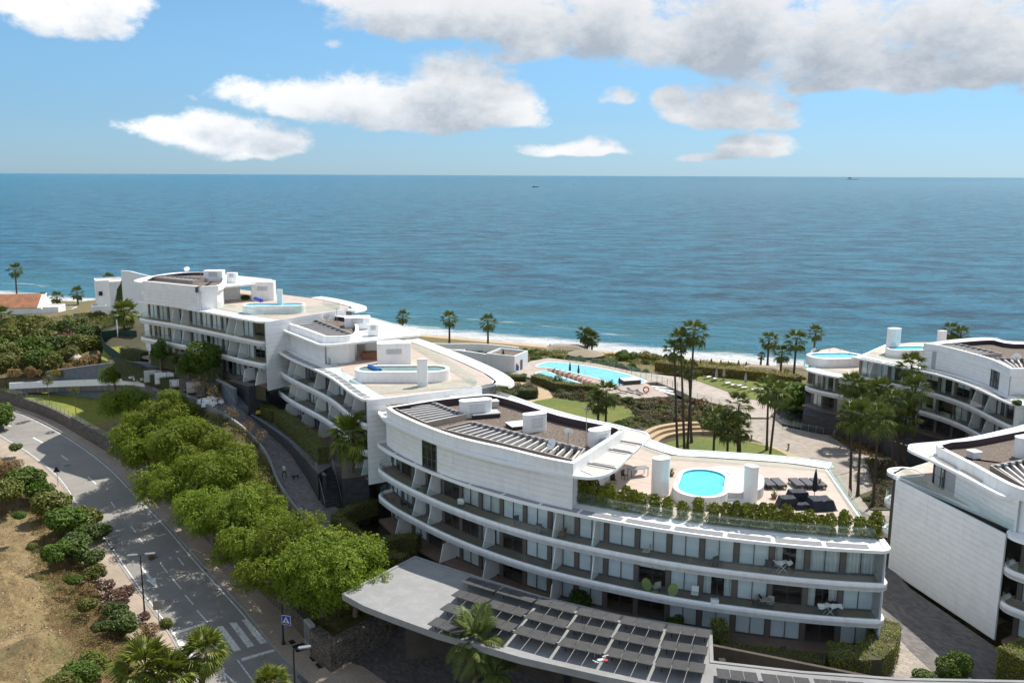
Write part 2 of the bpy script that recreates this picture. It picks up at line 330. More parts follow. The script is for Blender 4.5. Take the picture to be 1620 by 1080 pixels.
# ------------------------------------------------------------------ geometry helpers
ORG = {}; KIDS = {}
class MB:
    def __init__(s): s.v = []; s.f = []; s.mi = []
    def add(s, vs, fs, mi=0):
        o = len(s.v); s.v += [tuple(v) for v in vs]; s.f += [tuple(i + o for i in f) for f in fs]; s.mi += [mi] * len(fs)
    def box(s, c, d, rz=0, mi=0, top=1.0):
        cx, cy, cz = c; hx, hy, hz = d[0] / 2, d[1] / 2, d[2] / 2; ca, sa = math.cos(rz), math.sin(rz); vs = []
        for z, k in ((-hz, 1), (hz, top)):
            for x, y in ((-hx, -hy), (hx, -hy), (hx, hy), (-hx, hy)):
                x *= k; y *= k; vs.append((cx + x * ca - y * sa, cy + x * sa + y * ca, cz + z))
        s.add(vs, [(3, 2, 1, 0), (4, 5, 6, 7), (0, 1, 5, 4), (1, 2, 6, 5), (2, 3, 7, 6), (3, 0, 4, 7)], mi)
    def prism(s, poly, z0, z1, mi=0, caps=True, mt=None):
        n = len(poly)
        if sum(poly[i][0] * poly[(i + 1) % n][1] - poly[(i + 1) % n][0] * poly[i][1] for i in range(n)) < 0: poly = poly[::-1]
        zf0 = z0 if callable(z0) else (lambda p: z0); zf1 = z1 if callable(z1) else (lambda p: z1)
        vs = [(p[0], p[1], zf0(p)) for p in poly] + [(p[0], p[1], zf1(p)) for p in poly]
        s.add(vs, [(i, (i + 1) % n, n + (i + 1) % n, n + i) for i in range(n)], mi)
        if caps:
            s.add(vs[n:], [tuple(range(n))], mi if mt is None else mt); s.add(vs[:n], [tuple(range(n - 1, -1, -1))], mi)
    def tube(s, pts, r, n=6, mi=0, caps=True):
        pts = [Vector(p) for p in pts]; rs = r if isinstance(r, (list, tuple)) else [r] * len(pts); vs = []
        for i, p in enumerate(pts):
            d = (pts[min(i + 1, len(pts) - 1)] - pts[max(i - 1, 0)]).normalized()
            a = d.cross(Vector((0, 0, 1)) if abs(d.z) < .95 else Vector((1, 0, 0))).normalized(); b = d.cross(a)
            for k in range(n):
                t = 2 * math.pi * k / n; vs.append(p + (a * math.cos(t) + b * math.sin(t)) * rs[i])
        fs = [(i * n + k, i * n + (k + 1) % n, (i + 1) * n + (k + 1) % n, (i + 1) * n + k) for i in range(len(pts) - 1) for k in range(n)]
        if caps: fs += [tuple(range(n - 1, -1, -1)), tuple(range((len(pts) - 1) * n, len(pts) * n))]
        s.add(vs, fs, mi)
    def sweep(s, path, prof, closed=False, mi=0):
        # prof: (n offset to the left, z) closed profile; path xy
        n = len(path); m = len(prof); vs = []
        for i in range(n):
            nn, k = pnormal(path, i, closed)
            for (o, z) in prof: vs.append((path[i][0] + nn[0] * o * k, path[i][1] + nn[1] * o * k, z + (path[i][2] if len(path[i]) > 2 else 0)))
        rng_ = range(n if closed else n - 1)
        fs = [(i * m + j, ((i + 1) % n) * m + j, ((i + 1) % n) * m + (j + 1) % m, i * m + (j + 1) % m) for i in rng_ for j in range(m)]
        if not closed: fs += [tuple(range(m)), tuple(range((n - 1) * m + m - 1, (n - 1) * m - 1, -1))]
        s.add(vs, fs, mi)
    def lathe(s, c, prof, n=12, mi=0):
        vs = [(c[0] + r * math.cos(2 * math.pi * k / n), c[1] + r * math.sin(2 * math.pi * k / n), c[2] + z) for r, z in prof for k in range(n)]
        fs = [(i * n + k, i * n + (k + 1) % n, (i + 1) * n + (k + 1) % n, (i + 1) * n + k) for i in range(len(prof) - 1) for k in range(n)]
        fs += [tuple(range(n - 1, -1, -1)), tuple(range((len(prof) - 1) * n, len(prof) * n))]
        s.add(vs, fs, mi)
    def mesh(s, name, mats, org=(0, 0, 0), smooth=False):
        me = bpy.data.meshes.new(name); o = org
        me.from_pydata([(v[0] - o[0], v[1] - o[1], v[2] - o[2]) for v in s.v], [], s.f)
        for m in (mats if isinstance(mats, (list, tuple)) else [mats]): me.materials.append(MATS[m])
        if any(s.mi): me.polygons.foreach_set('material_index', s.mi)
        if smooth: me.polygons.foreach_set('use_smooth', [True] * len(me.polygons))
        me.validate(); me.update(); return me
    def build(s, name, mats, parent=None, smooth=False):
        org = ORG.get(parent.name, (0, 0, 0)) if parent else (0, 0, 0)
        o = bpy.data.objects.new(name, s.mesh(name, mats, org, smooth)); COL.objects.link(o)
        if parent: o.parent = parent; ORG[o.name] = org; KIDS.setdefault(parent.name, []).append(o)
        return o
def pnormal(path, i, closed=False):
    n = len(path)
    if closed: a, b, c = path[(i - 1) % n], path[i], path[(i + 1) % n]
    else: a, b, c = path[max(i - 1, 0)], path[i], path[min(i + 1, n - 1)]
    d1 = (b[0] - a[0], b[1] - a[1]); d2 = (c[0] - b[0], c[1] - b[1])
    l1 = math.hypot(*d1); l2 = math.hypot(*d2)
    if l1 < 1e-9: d1 = d2; l1 = l2
    if l2 < 1e-9: d2 = d1; l2 = l1
    n1 = (-d1[1] / l1, d1[0] / l1); n2 = (-d2[1] / l2, d2[0] / l2)
    nx, ny = n1[0] + n2[0], n1[1] + n2[1]; l = math.hypot(nx, ny)
    if l < 1e-6: return n1, 1
    nx, ny = nx / l, ny / l; k = 1 / max(.5, nx * n1[0] + ny * n1[1])
    return (nx, ny), k
def offset(path, d, closed=False):
    out = []
    for i in range(len(path)):
        nn, k = pnormal(path, i, closed); out.append((path[i][0] + nn[0] * d * k, path[i][1] + nn[1] * d * k))
    return out
def catmull(pts, sub=6, closed=False):
    pts = [Vector((p[0], p[1], p[2] if len(p) > 2 else 0)) for p in pts]; n = len(pts); out = []
    for i in range(n if closed else n - 1):
        if closed: p0, p1, p2, p3 = pts[(i - 1) % n], pts[i], pts[(i + 1) % n], pts[(i + 2) % n]
        else: p0, p1, p2, p3 = pts[max(i - 1, 0)], pts[i], pts[i + 1], pts[min(i + 2, n - 1)]
        for k in range(sub):
            t = k / sub
            out.append(tuple(.5 * ((2 * p1) + (p2 - p0) * t + (2 * p0 - 5 * p1 + 4 * p2 - p3) * t * t + (3 * p1 - p0 - 3 * p2 + p3) * t ** 3)))
    if not closed: out.append(tuple(pts[-1]))
    return out
class Curve:
    def __init__(s, pts):
        s.p = [Vector((p[0], p[1])) for p in pts]; s.s = [0]
        for a, b in zip(s.p, s.p[1:]): s.s.append(s.s[-1] + (b - a).length)
        s.L = s.s[-1]
    def at(s, t):
        t0 = min(max(t, 0), s.L); i = 0
        lo, hi = 0, len(s.s) - 2
        while lo < hi:
            m = (lo + hi + 1) // 2
            if s.s[m] <= t0: lo = m
            else: hi = m - 1
        i = lo; d = (s.p[i + 1] - s.p[i]); l = d.length or 1; d = d / l
        return s.p[i] + d * (t - s.s[i] if (t < 0 or t > s.L) else t0 - s.s[i]), d
    def pt(s, t, n=0):
        p, d = s.at(t); return (p.x - d.y * n, p.y + d.x * n)
    def ang(s, t):
        d = s.at(t)[1]; return math.atan2(d.y, d.x)
def smooth_curve(pts, step=.6):
    c = Curve(catmull(pts, 8)); n = max(4, int(c.L / step)); q = [c.pt(c.L * i / n) for i in range(n + 1)]
    for _ in range(60): q = [q[0]] + [((q[i - 1][0] + 2 * q[i][0] + q[i + 1][0]) / 4, (q[i - 1][1] + 2 * q[i][1] + q[i + 1][1]) / 4) for i in range(1, len(q) - 1)] + [q[-1]]
    return Curve(q)
def stadium(cx, cy, lx, ly, rz, n=10, rr=None):
    r = min(lx, ly) / 2 if rr is None else rr; out = []
    for (sx_, sy_, a0) in ((1, 1, 0), (-1, 1, 90), (-1, -1, 180), (1, -1, 270)):
        for k in range(n + 1):
            a = R(a0 + 90 * k / n); x = sx_ * (lx / 2 - r) + r * math.cos(a); y = sy_ * (ly / 2 - r) + r * math.sin(a)
            if out and math.hypot(x - out[-1][0], y - out[-1][1]) < 1e-4: continue
            out.append((x, y))
    if math.hypot(out[0][0] - out[-1][0], out[0][1] - out[-1][1]) < 1e-4: out.pop()
    ca, sa = math.cos(rz), math.sin(rz)
    return [(cx + x * ca - y * sa, cy + x * sa + y * ca) for x, y in out]
def tag(o, label=None, cat=None, group=None, kind=None):
    for k, v in (('label', label), ('category', cat), ('group', group), ('kind', kind)):
        if v: o[k] = v
    return o
def thing(name, label, cat, loc=(0, 0, 0), rz=0, group=None):
    o = bpy.data.objects.new(name, None); COL.objects.link(o); o.location = loc; o.rotation_euler = (0, 0, rz)
    o.empty_display_size = .5
    ORG[o.name] = tuple(loc) if rz == 0 else (0, 0, 0)
    return tag(o, label, cat, group)
def proto(name, label, cat, group=None):
    o = bpy.data.objects.new(name, None); COL.objects.link(o); ORG[o.name] = (0, 0, 0); return tag(o, label, cat, group)
def copy_tree(o, parent=None):
    c = o.copy(); COL.objects.link(c)
    if parent:
        c.parent = parent
        KIDS.setdefault(parent.name, []).append(c)
    for ch in list(KIDS.get(o.name, ())): copy_tree(ch, c)
    return c
def place(o, loc, rz=0, label=None, group=None, sc=None):
    o.location = loc; o.rotation_euler = (0, 0, rz)
    if sc: o.scale = (sc, sc, sc) if not isinstance(sc, tuple) else sc
    if label: o['label'] = label
    if group: o['group'] = group
    return o
def multi(maker, spots, group=None):
    """spots: (loc, rz, label, scale)"""
    first = maker(); out = [first]
    for _ in spots[1:]: out.append(copy_tree(first))
    for o, s in zip(out, spots): place(o, s[0], s[1], s[2], group, s[3] if len(s) > 3 else None)
    return out
ORD = ['first', 'second', 'third', 'fourth', 'fifth', 'sixth', 'seventh', 'eighth', 'ninth', 'tenth', 'eleventh', 'twelfth', 'thirteenth', 'fourteenth', 'fifteenth', 'sixteenth', 'seventeenth', 'eighteenth', 'nineteenth', 'twentieth']
def ordn(i):
    if i < 20: return ORD[i]
    if i == 29: return 'thirtieth'
    return ('twenty-' if i < 30 else 'thirty-') + ORD[i % 10]

# ---- ground patches
PATCHV = []
def inside(p, poly):
    x, y = p[0], p[1]; c = False; j = len(poly) - 1
    for i in range(len(poly)):
        xi, yi, xj, yj = poly[i][0], poly[i][1], poly[j][0], poly[j][1]
        if (yi > y) != (yj > y) and x < (xj - xi) * (y - yi) / (yj - yi) + xi: c = not c
        j = i
    return c
def idw(x, y, ctl, p=2.5):
    sw = sz = 0
    for c in ctl:
        d = (x - c[0]) ** 2 + (y - c[1]) ** 2
        if d < 1e-6: return c[2]
        wt = d ** (-p / 2); sw += wt; sz += wt * c[2]
    return sz / sw
def densify(pts, step):
    out = []
    for i in range(len(pts)):
        a = pts[i]; b = pts[(i + 1) % len(pts)]; l = math.hypot(b[0] - a[0], b[1] - a[1]); n = max(1, int(l / step))
        for k in range(n): t = k / n; out.append(tuple(a[j] * (1 - t) + b[j] * t for j in range(3)))
    return out
def patch(name, pts, mt, step=3.0, skirt=1.0, smooth=False, ctl=(), zf=None, noise=0, kind='structure', reg=True, parent=None, off=0):
    pts = [tuple(p) if len(p) > 2 else (p[0], p[1], 0) for p in pts]
    if smooth: pts = catmull(pts, 4, True)
    b = densify(pts, step)
    C0 = list(pts) + [tuple(c) for c in ctl]
    ins = []
    x0 = min(p[0] for p in b); x1 = max(p[0] for p in b); y0 = min(p[1] for p in b); y1 = max(p[1] for p in b)
    nx = int((x1 - x0) / step); ny = int((y1 - y0) / step)
    for i in range(1, nx + 1):
        for j in range(1, ny + 1):
            q = (x0 + i * step + random.uniform(-.2, .2) * step, y0 + j * step + random.uniform(-.2, .2) * step)
            if inside(q, b) and min((q[0] - p[0]) ** 2 + (q[1] - p[1]) ** 2 for p in b) > (step * .4) ** 2: ins.append(q)
    vs = [Vector((p[0], p[1])) for p in b] + [Vector(q) for q in ins]; nb = len(b)
    r = delaunay_2d_cdt(vs, [(i, (i + 1) % nb) for i in range(nb)], [], 1, 1e-4)
    ov, of = r[0], r[2]; V = []
    for i, v in enumerate(ov):
        orig = r[3][i]
        if zf: z = zf(v.x, v.y)
        elif orig and orig[0] < nb: z = b[orig[0]][2]
        else: z = idw(v.x, v.y, C0)
        if noise and not (orig and orig[0] < nb): z += random.uniform(-noise, noise)
        V.append((v.x, v.y, z + off))
    F = []
    for f in of:
        a = sum(V[f[k]][0] * V[f[(k + 1) % len(f)]][1] - V[f[(k + 1) % len(f)]][0] * V[f[k]][1] for k in range(len(f)))
        F.append(tuple(f) if a > 0 else tuple(reversed(f)))
    mb = MB(); mb.add(V, F)
    if skirt:
        bz = [(p[0], p[1], (zf(p[0], p[1]) if zf else p[2]) + off) for p in b]
        ar = sum(bz[k][0] * bz[(k + 1) % nb][1] - bz[(k + 1) % nb][0] * bz[k][1] for k in range(nb))
        if ar < 0: bz = bz[::-1]
        mb.add(bz + [(p[0], p[1], p[2] - skirt) for p in bz], [(nb + i, nb + (i + 1) % nb, (i + 1) % nb, i) for i in range(nb)])
    o = mb.build(name, mt, parent)
    if not parent or kind == 'stuff': o['kind'] = kind
    if reg: PATCHV.extend(V)
    return o
# ---- foliage
def leaf_arrays(C, Nn, L, Wd, rng_, jitter=.6):
    n = len(C); d = rng_.normal(size=(n, 3)); d /= np.linalg.norm(d, axis=1)[:, None]
    nn = Nn + jitter * d; nn /= np.linalg.norm(nn, axis=1)[:, None]
    t = rng_.normal(size=(n, 3)); t -= (t * nn).sum(1)[:, None] * nn; t /= np.linalg.norm(t, axis=1)[:, None]
    bt = np.cross(nn, t)
    l = (L * rng_.uniform(.6, 1.25, n))[:, None]; wd = (Wd * rng_.uniform(.7, 1.2, n))[:, None]
    V = np.stack([C - t * l * .5, C + bt * wd * .5, C + t * l * .5, C - bt * wd * .5], 1).reshape(-1, 3)
    return V
def quads_mesh(name, V, mt, var=None, tri=False):
    me = bpy.data.meshes.new(name); nq = len(V) // 4
    me.vertices.add(len(V)); me.vertices.foreach_set('co', V.astype(np.float32).ravel())
    me.loops.add(nq * 4); me.loops.foreach_set('vertex_index', np.arange(nq * 4, dtype=np.int32))
    me.polygons.add(nq); me.polygons.foreach_set('loop_start', np.arange(0, nq * 4, 4, dtype=np.int32))
    me.materials.append(MATS[mt]); me.update(calc_edges=True)
    at = me.attributes.new('leafv', 'FLOAT', 'FACE'); at.data.foreach_set('value', (var if var is not None else rng.random(nq)).astype(np.float32))
    return me
def lump_points(lumps, n, rng_, shell=.35, zflat=1.0):
    """lumps: (x,y,z,r); points near the outer shells, not deep inside other lumps"""
    lumps = np.array(lumps, float); wt = lumps[:, 3] ** 2; wt /= wt.sum()
    idx = rng_.choice(len(lumps), n, p=wt); d = rng_.normal(size=(n, 3)); d[:, 2] *= 1; d /= np.linalg.norm(d, axis=1)[:, None]
    rr = lumps[idx, 3] * (1 - shell * rng_.random(n) ** 1.5)
    p = lumps[idx, :3] + d * rr[:, None] * np.array([1, 1, zflat])
    keep = np.ones(n, bool)
    for L in lumps:
        q = (p - L[:3]) / np.array([1, 1, zflat]); keep &= (np.linalg.norm(q, axis=1) > L[3] * .62)
    return p[keep], d[keep]
def make_lumps(rx, ry, rz, n, r, rng_, low=-.5):
    out = []
    for _ in range(n):
        d = rng_.normal(size=3); d /= np.linalg.norm(d); d[2] = max(d[2], low); k = rng_.uniform(.45, 1) ** .6
        rr = r * rng_.uniform(.7, 1.3)
        out.append((d[0] * (rx - rr * .7) * k, d[1] * (ry - rr * .7) * k, d[2] * (rz - rr * .7) * k, rr))
    return out
def crown_mesh(name, mt, rx, ry, rz, nl, lr, n, L, Wd, seed, zflat=.75, up=.5, jitter=.7, zoff=0, low=-.5, spray=0):
    r_ = np.random.default_rng(seed); lumps = make_lumps(rx, ry, rz, nl, lr, r_, low)
    p, d = lump_points(lumps, n, r_, .45, zflat)
    if spray:
        # feathery sprays: each point becomes a short drooping row of leaflets
        m = len(p); o = d * np.array([1, 1, .25]); o /= np.linalg.norm(o, axis=1)[:, None]; rows = []; vr = []
        rv = r_.random(m)
        for k in range(spray):
            t = (k / spray) * .9
            q = p + o * t - np.array([0, 0, 1]) * (t ** 2 * .5) + r_.normal(size=(m, 3)) * .05
            rows.append(q); vr.append(rv)
        p = np.concatenate(rows); d = np.concatenate([d] * spray); var = np.concatenate(vr) * .8 + r_.random(len(p)) * .2
    else: var = None
    nn = d * (1 - up) + np.array([0, 0, 1]) * up
    V = leaf_arrays(p + np.array([0, 0, zoff]), nn, L, Wd, r_, jitter)
    return quads_mesh(name, V, mt, var)
def mobj(name, me, parent=None, loc=(0, 0, 0), rz=0, sc=None):
    o = bpy.data.objects.new(name, me); COL.objects.link(o); o.location = loc; o.rotation_euler = (0, 0, rz)
    if sc: o.scale = sc if isinstance(sc, tuple) else (sc,) * 3
    if parent: o.parent = parent; ORG[o.name] = ORG.get(parent.name, (0, 0, 0)); KIDS.setdefault(parent.name, []).append(o)
    return o
# ------------------------------------------------------------------ sea
def sea_mat():
    m = bpy.data.materials.new('sea_water'); m.use_nodes = True; t = NT(m.node_tree); b = t.n['Principled BSDF']
    ge = t.new('ShaderNodeNewGeometry'); pos = ge.outputs['Position']
    sx = t.new('ShaderNodeSeparateXYZ'); t.link(pos, sx.inputs[0])
    # distance offshore: coast line Y = 241 - .46 X
    dc = t.m('MULTIPLY', t.m('ADD', t.m('SUBTRACT', sx.outputs[1], 241.0), t.m('MULTIPLY', sx.outputs[0], .46)), .908)
    rot = t.new('ShaderNodeMapping'); t.link(pos, rot.inputs[0]); rot.inputs['Rotation'].default_value = (0, 0, .30); rot.inputs['Scale'].default_value = (.62, 1.15, 1)
    wv = rot.outputs[0]
    big = t.noise(t.scalev(pos, (.3, 1, 1)), .012, 4, .6)
    shallow = t.mr(dc, 0, 110, 1, 0, True)
    c = t.mix(t.mr(big, .35, .65), (.001, .040, .080), (.003, .070, .120))
    c = t.mix(t.m('MULTIPLY', shallow, .8), c, (.05, .24, .26))
    h1 = t.noise(wv, .24, 6, .72, .2); h2 = t.noise(wv, .055, 2, .5, .3); h3 = t.noise(wv, .9, 3, .6)
    c = t.mix(t.m('MULTIPLY', t.mr(t.m('ADD', t.m('MULTIPLY', h1, .6), t.m('MULTIPLY', h2, .4)), .43, .57), .95), c, (.035, .23, .35))  # wave contrast, light crests and dark troughs, put into the water colour
    h = t.m('ADD', t.m('ADD', t.m('MULTIPLY', h1, 1.5), t.m('MULTIPLY', h2, 1.6)), t.m('MULTIPLY', h3, .35))
    bp = t.new('ShaderNodeBump'); bp.inputs['Strength'].default_value = 1.0; bp.inputs['Distance'].default_value = 3.0; t.link(h, bp.inputs['Height'])
    # foam
    fn = t.noise(t.scalev(rot.outputs[0], (.6, 1, 1)), .25, 5, .65); fl = t.noise(t.scalev(pos, (.02, .02, 1)), 1.0, 2, .5)
    edge = t.m('ADD', t.m('ADD', dc, t.m('MULTIPLY', fl, -10)), t.m('MULTIPLY', fn, -16))
    foam = t.mr(edge, -4, 3, 1, 0, True)
    ln = t.m('ADD', t.m('SUBTRACT', dc, 28), t.m('MULTIPLY', t.m('SUBTRACT', fl, .5), 34))
    line = t.m('MULTIPLY', t.mr(t.m('ABSOLUTE', ln), 0, 2.0, .8, 0, True), t.mr(fn, .52, .62))
    cap = t.m('MULTIPLY', t.mr(t.noise(t.scalev(wv, (1.2, 1, 1)), .16, 5, .72), .735, .76), t.mr(dc, 20, 900, .9, .35))
    fm = t.m('MAXIMUM', t.m('MAXIMUM', foam, line), cap)
    c2 = t.mix(fm, c, (.78, .80, .80)); t.link(c2, b.inputs['Base Color'])
    b.inputs['IOR'].default_value = 1.33; b.inputs['Specular IOR Level'].default_value = .36; t.link(t.mr(fm, 0, 1, .30, .8), b.inputs['Roughness'])
    t.link(bp.outputs[0], b.inputs['Normal']); MATS['sea_water'] = m
sea_mat()
def coastY(x): return 241 - .46 * x
mb = MB(); xs = [-60000, -8000, -2000, -700, -350, -150, 0, 100, 200, 400, 900, 3000, 9000, 60000]; ys = [0, 60, 200, 600, 2000, 8000, 60000]
vs = [(x, (coastY(x) - 12 + y) if abs(x) < 3000 else y + (1200 if x < 0 else -1200), 0) for y in ys for x in xs]
nx = len(xs); mb.add(vs, [(j * nx + i, j * nx + i + 1, (j + 1) * nx + i + 1, (j + 1) * nx + i) for j in range(len(ys) - 1) for i in range(nx - 1)])
sea = mb.build('sea', 'sea_water'); sea['kind'] = 'structure'

# ------------------------------------------------------------------ ground patches
def ppts(l, z): return [P(a, b, z) for a, b in l]
kerbR = [(0, 644), (44, 658), (89, 680), (133, 707), (178, 742), (222, 787), (267, 833), (311, 884), (356, 933), (390, 970), (431, 1022), (472, 1065), (492, 1085), (520, 1120)]
kerbL = [(0, 691), (44, 718), (89, 755.6), (120, 800), (147, 835.6), (169, 862), (200, 907), (231, 951), (267, 1000), (289, 1040), (318, 1100), (340, 1140)]
wallB = [(0, 636), (44, 649), (89, 667), (133, 693), (178, 720), (222, 751), (267, 796), (318, 845), (356, 884), (400, 925), (444.6, 967.7), (480, 1008), (520.6, 1052)]
def ext(l):  # extend world path on the far end
    a, b = Vector(l[0]), Vector(l[1]); return [tuple(a + (a - b) * 6)] + [tuple(p) for p in l]
KR = catmull(ext([PR(*p) for p in kerbR]), 5); KL = catmull(ext([PR(*p) for p in kerbL]), 5); WB = catmull(ext([PR(*p, .14) for p in wallB]), 5)
def zr_(x, y): return road_z(y)
road = patch('road', KR + KL[::-1], 'asphalt', 4, 1.0, zf=zr_)
def mark(name, quad, off=.012):
    q = [PR(a, b) for a, b in quad]; mb = MB(); mb.add([(p.x, p.y, road_z(p.y) + off) for p in q], [tuple(range(len(q)))])
    o = mb.build(name, 'road_paint')
    if mb.v and sum(q[k].x * q[(k + 1) % len(q)].y - q[(k + 1) % len(q)].x * q[k].y for k in range(len(q))) < 0: o.data.flip_normals()
    o['kind'] = 'structure'; return o
def wline(name, path, wd, off=.01, dashes=None):
    c = Curve(path); rngs = [(0, c.L)] if not dashes else dashes(c)
    for (a, b_) in rngs:
        n = max(2, int((b_ - a) / 1.5)); mb = MB(); vs = []
        for i in range(n + 1):
            t = a + (b_ - a) * i / n
            for k in (wd / 2, -wd / 2): p = c.pt(t, k); vs.append((p[0], p[1], road_z(p[1]) + off))
        mb.add(vs, [(2 * i + 1, 2 * i + 3, 2 * i + 2, 2 * i) for i in range(n)]); mb.build(name, 'road_paint')['kind'] = 'structure'
wline('edge_line', offset(KR, -.35)[:52], .14, .009)
wline('edge_line', offset(KL, .3), .12, .009)
def Z3(x, y): return (200 + x / 3.682, 840 + y / 3.682)
def Z0(x, y): return (x / 2.25, 600 + y / 2.25)
for q in ([(288, 635), (320, 627), (392, 725), (352, 738)], [(366, 608), (402, 600), (478, 700), (440, 712)], [(445, 580), (485, 575), (592, 715), (548, 720)],
          [(528, 555), (562, 550), (668, 690), (626, 700)], [(598, 532), (640, 530), (745, 665), (706, 677)], [(670, 515), (706, 512), (820, 645), (780, 656)]):
    mark('zebra_stripe', [Z3(*p) for p in q])
mark('stop_line', [Z3(268, 588), Z3(452, 532), Z3(462, 543), Z3(276, 601)]); mark('stop_line', [Z3(665, 740), Z3(858, 685), Z3(866, 697), Z3(674, 755)])
mark('lane_line', [Z3(642, 748), Z3(650, 746), Z3(762, 895), Z3(752, 900)])
mark('lane_line', [Z3(548, 812), Z3(556, 808), Z3(660, 900), Z3(640, 900)]); mark('lane_line', [Z3(560, 812), Z3(566, 812), Z3(592, 900), Z3(582, 900)])
for (a, b, c_, d) in ((20, 160, 40, 168), (118, 207, 152, 225), (218, 270, 242, 287), (312, 345, 342, 372), (395, 435, 410, 457), (465, 520, 484, 545), (495, 565, 512, 585), (540, 615, 558, 640), (570, 652, 597, 688), (612, 706, 645, 745), (658, 766, 688, 800), (700, 820, 738, 862), (632, 632, 655, 662), (668, 682, 692, 710)):
    l = math.hypot(c_ - a, d - b); nx_, ny_ = -(d - b) / l * 2.2, (c_ - a) / l * 2.2
    mark('lane_dash', [Z0(a + nx_, b + ny_), Z0(c_ + nx_, d + ny_), Z0(c_ - nx_, d - ny_), Z0(a - nx_, b - ny_)])
mark('direction_arrow', [Z0(499, 667), Z0(505, 665), Z0(543, 708), Z0(553, 706), Z0(562, 745), Z0(520, 712), Z0(531, 710)])
# pavements and kerbs
def kerb(name, path, w0):
    mb = MB(); mb.sweep([(p[0], p[1], road_z(p[1])) for p in path], [(0, -.3), (w0, -.3), (w0, .17), (w0 * .1, .17), (0, .14)]); mb.build(name, 'kerb')['kind'] = 'structure'
kerb('kerb', KR, .16)
pav = patch('pavement', offset(KR, .17) + WB[::-1], 'sidewalk', 3, .6, zf=lambda x, y: road_z(y) + .14)
kerb('kerb', KL, -.16)
LB = offset(KL, -3.4)
patch('pavement', offset(KL, -.17) + LB[::-1], 'sidewalk', 3, .6, zf=lambda x, y: road_z(y) + .13)
# dry bank on the near side of the road
bank = [(p[0], p[1], road_z(p[1]) + .12) for p in LB]
bk = [P(-60, 660, 6.5), P(-250, 700, 9), P(-500, 900, 12), P(-300, 1250, 14), P(60, 1250, 9), P(270, 1180, 4)]
patch('hillside', bank[::-1][:-2] + [tuple(p) for p in bk[::-1]] if False else bank + [tuple(p) for p in bk[::-1]], 'dry_earth', 1.3, 0, ctl=[P(0, 740, 6.0), P(0, 900, 8.0), P(60, 1000, 7.0), P(120, 1060, 5.5), P(-50, 1080, 9)], noise=.22)
# retaining wall along the pavement
wz = lambda y: road_z(y)
def wall_run(name, label, path, n0, n1, h, mt, cap=None, cat='wall', z0=-1.0):
    root = thing(name, label, cat, (path[0][0], path[0][1], wz(path[0][1])))
    mb = MB(); mb.sweep([(p[0], p[1], wz(p[1])) for p in path], [(n0, z0), (n1, z0), (n1, h), (n0, h)]); mb.build('wall_body', mt, root)
    if cap: mb = MB(); mb.sweep([(p[0], p[1], wz(p[1])) for p in path], [(n0 - .05, h), (n1 + .05, h), (n1 + .05, h + .1), (n0 - .05, h + .1)]); mb.build('coping', cap, root)
    return root
wall_run('stone_wall', 'long dark rubble stone retaining wall curving along the pavement under the feathery trees', WB[:-1], 0, .5, 2.1, 'rubble_stone')
top = [(p[0], p[1], wz(p[1]) + 2.05) for p in offset(WB, .5)]
# lawn behind the wall and slope with the trees up to the path
lawnfar = [P(-40, 605, 8.2), P(15, 616, 7.6), P(75, 612, 7.6), P(150, 609, 7.8), P(215, 612, 8.5)]
# path (dark pavers) edges
PL_ = [(15, 610, 8.6), (80, 607, 9.2), (150, 604.5, 10.3), (215, 604, 12.4), (270, 618, 13.9), (330, 645, 13.8), (375, 672, 12.9), (404, 698, 11.6), (424, 726, 10.6), (440, 765, 9.6), (464, 802, 8.7), (505, 850, 7.8), (530, 885, 7.4)]
PR_ = [(15, 602, 8.8), (80, 598, 9.8), (160, 592, 11.6), (205, 590, 13.2), (275, 595, 14.6), (330, 617, 14.5), (373, 643, 13.8), (400, 662, 12.5), (450, 700, 11.0), (490, 742, 9.9), (515, 780, 9.0), (540, 812, 8.2), (560, 850, 7.6), (590, 885, 7.4)]
PLc = catmull([P(a, b, c) for a, b, c in PL_], 4); PRc = catmull([P(a, b, c) for a, b, c in PR_], 4)
pathp = patch('path', PLc + PRc[::-1], 'paving_path', 2.5, 1.5)
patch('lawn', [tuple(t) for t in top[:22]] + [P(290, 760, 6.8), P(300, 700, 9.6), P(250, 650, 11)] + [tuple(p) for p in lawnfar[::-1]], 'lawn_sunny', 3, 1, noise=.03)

patch('tree_bed', [tuple(t) for t in top[20:]] + [P(528, 1003, 5.3), P(612, 960, 5.3), P(625, 920, 7.0), P(540, 880, 7.4)] + [tuple(p) for p in PLc[::-1][:28]] + [P(250, 650, 11)], 'scrub_ground', 2.5, 1, noise=.1)
# white ramp strip
mb = MB(); mb.sweep([tuple(p) for p in PLc[:14]], [(-.1, -.6), (.25, -.6), (.25, .5), (-.1, .5)]); tag(mb.build('ramp_wall', 'white_paint'), 'low white wall edging the ramp above the sunny lawn', 'wall')
mb = MB(); mb.sweep([tuple(p) for p in PLc[14:48]], [(-.15, -.8), (.15, -.8), (.15, .45), (-.15, .45)]); tag(mb.build('path_wall', 'concrete'), 'low grey kerb wall between the dark path and the feathery trees', 'wall')
# scrub hill
HILL = [P(-60, 600, 8.8), P(15, 600, 9.0), P(80, 596, 9.6), P(160, 588, 10.4), P(172, 570, 11.0), P(150, 548, 11.2), P(165, 520, 11), P(150, 495, 9.5), P(90, 487, 8.0), P(0, 492, 8.5), P(-120, 500, 8.5), P(-300, 600, 9)]
patch('scrubland', HILL, 'scrub_ground', 4, 2, ctl=[P(40, 545, 11.5), P(100, 540, 11.8)], noise=.3)
# area round the villa to the shore
patch('ground_shore', [P(-300, 520, 8), P(0, 500, 8.2), P(150, 500, 9), P(235, 490, 12), P(240, 470, 8), P(130, 477, 3.0), P(0, 473, 3.0), P(-300, 470, 3)], 'scrub_ground', 6, 2)
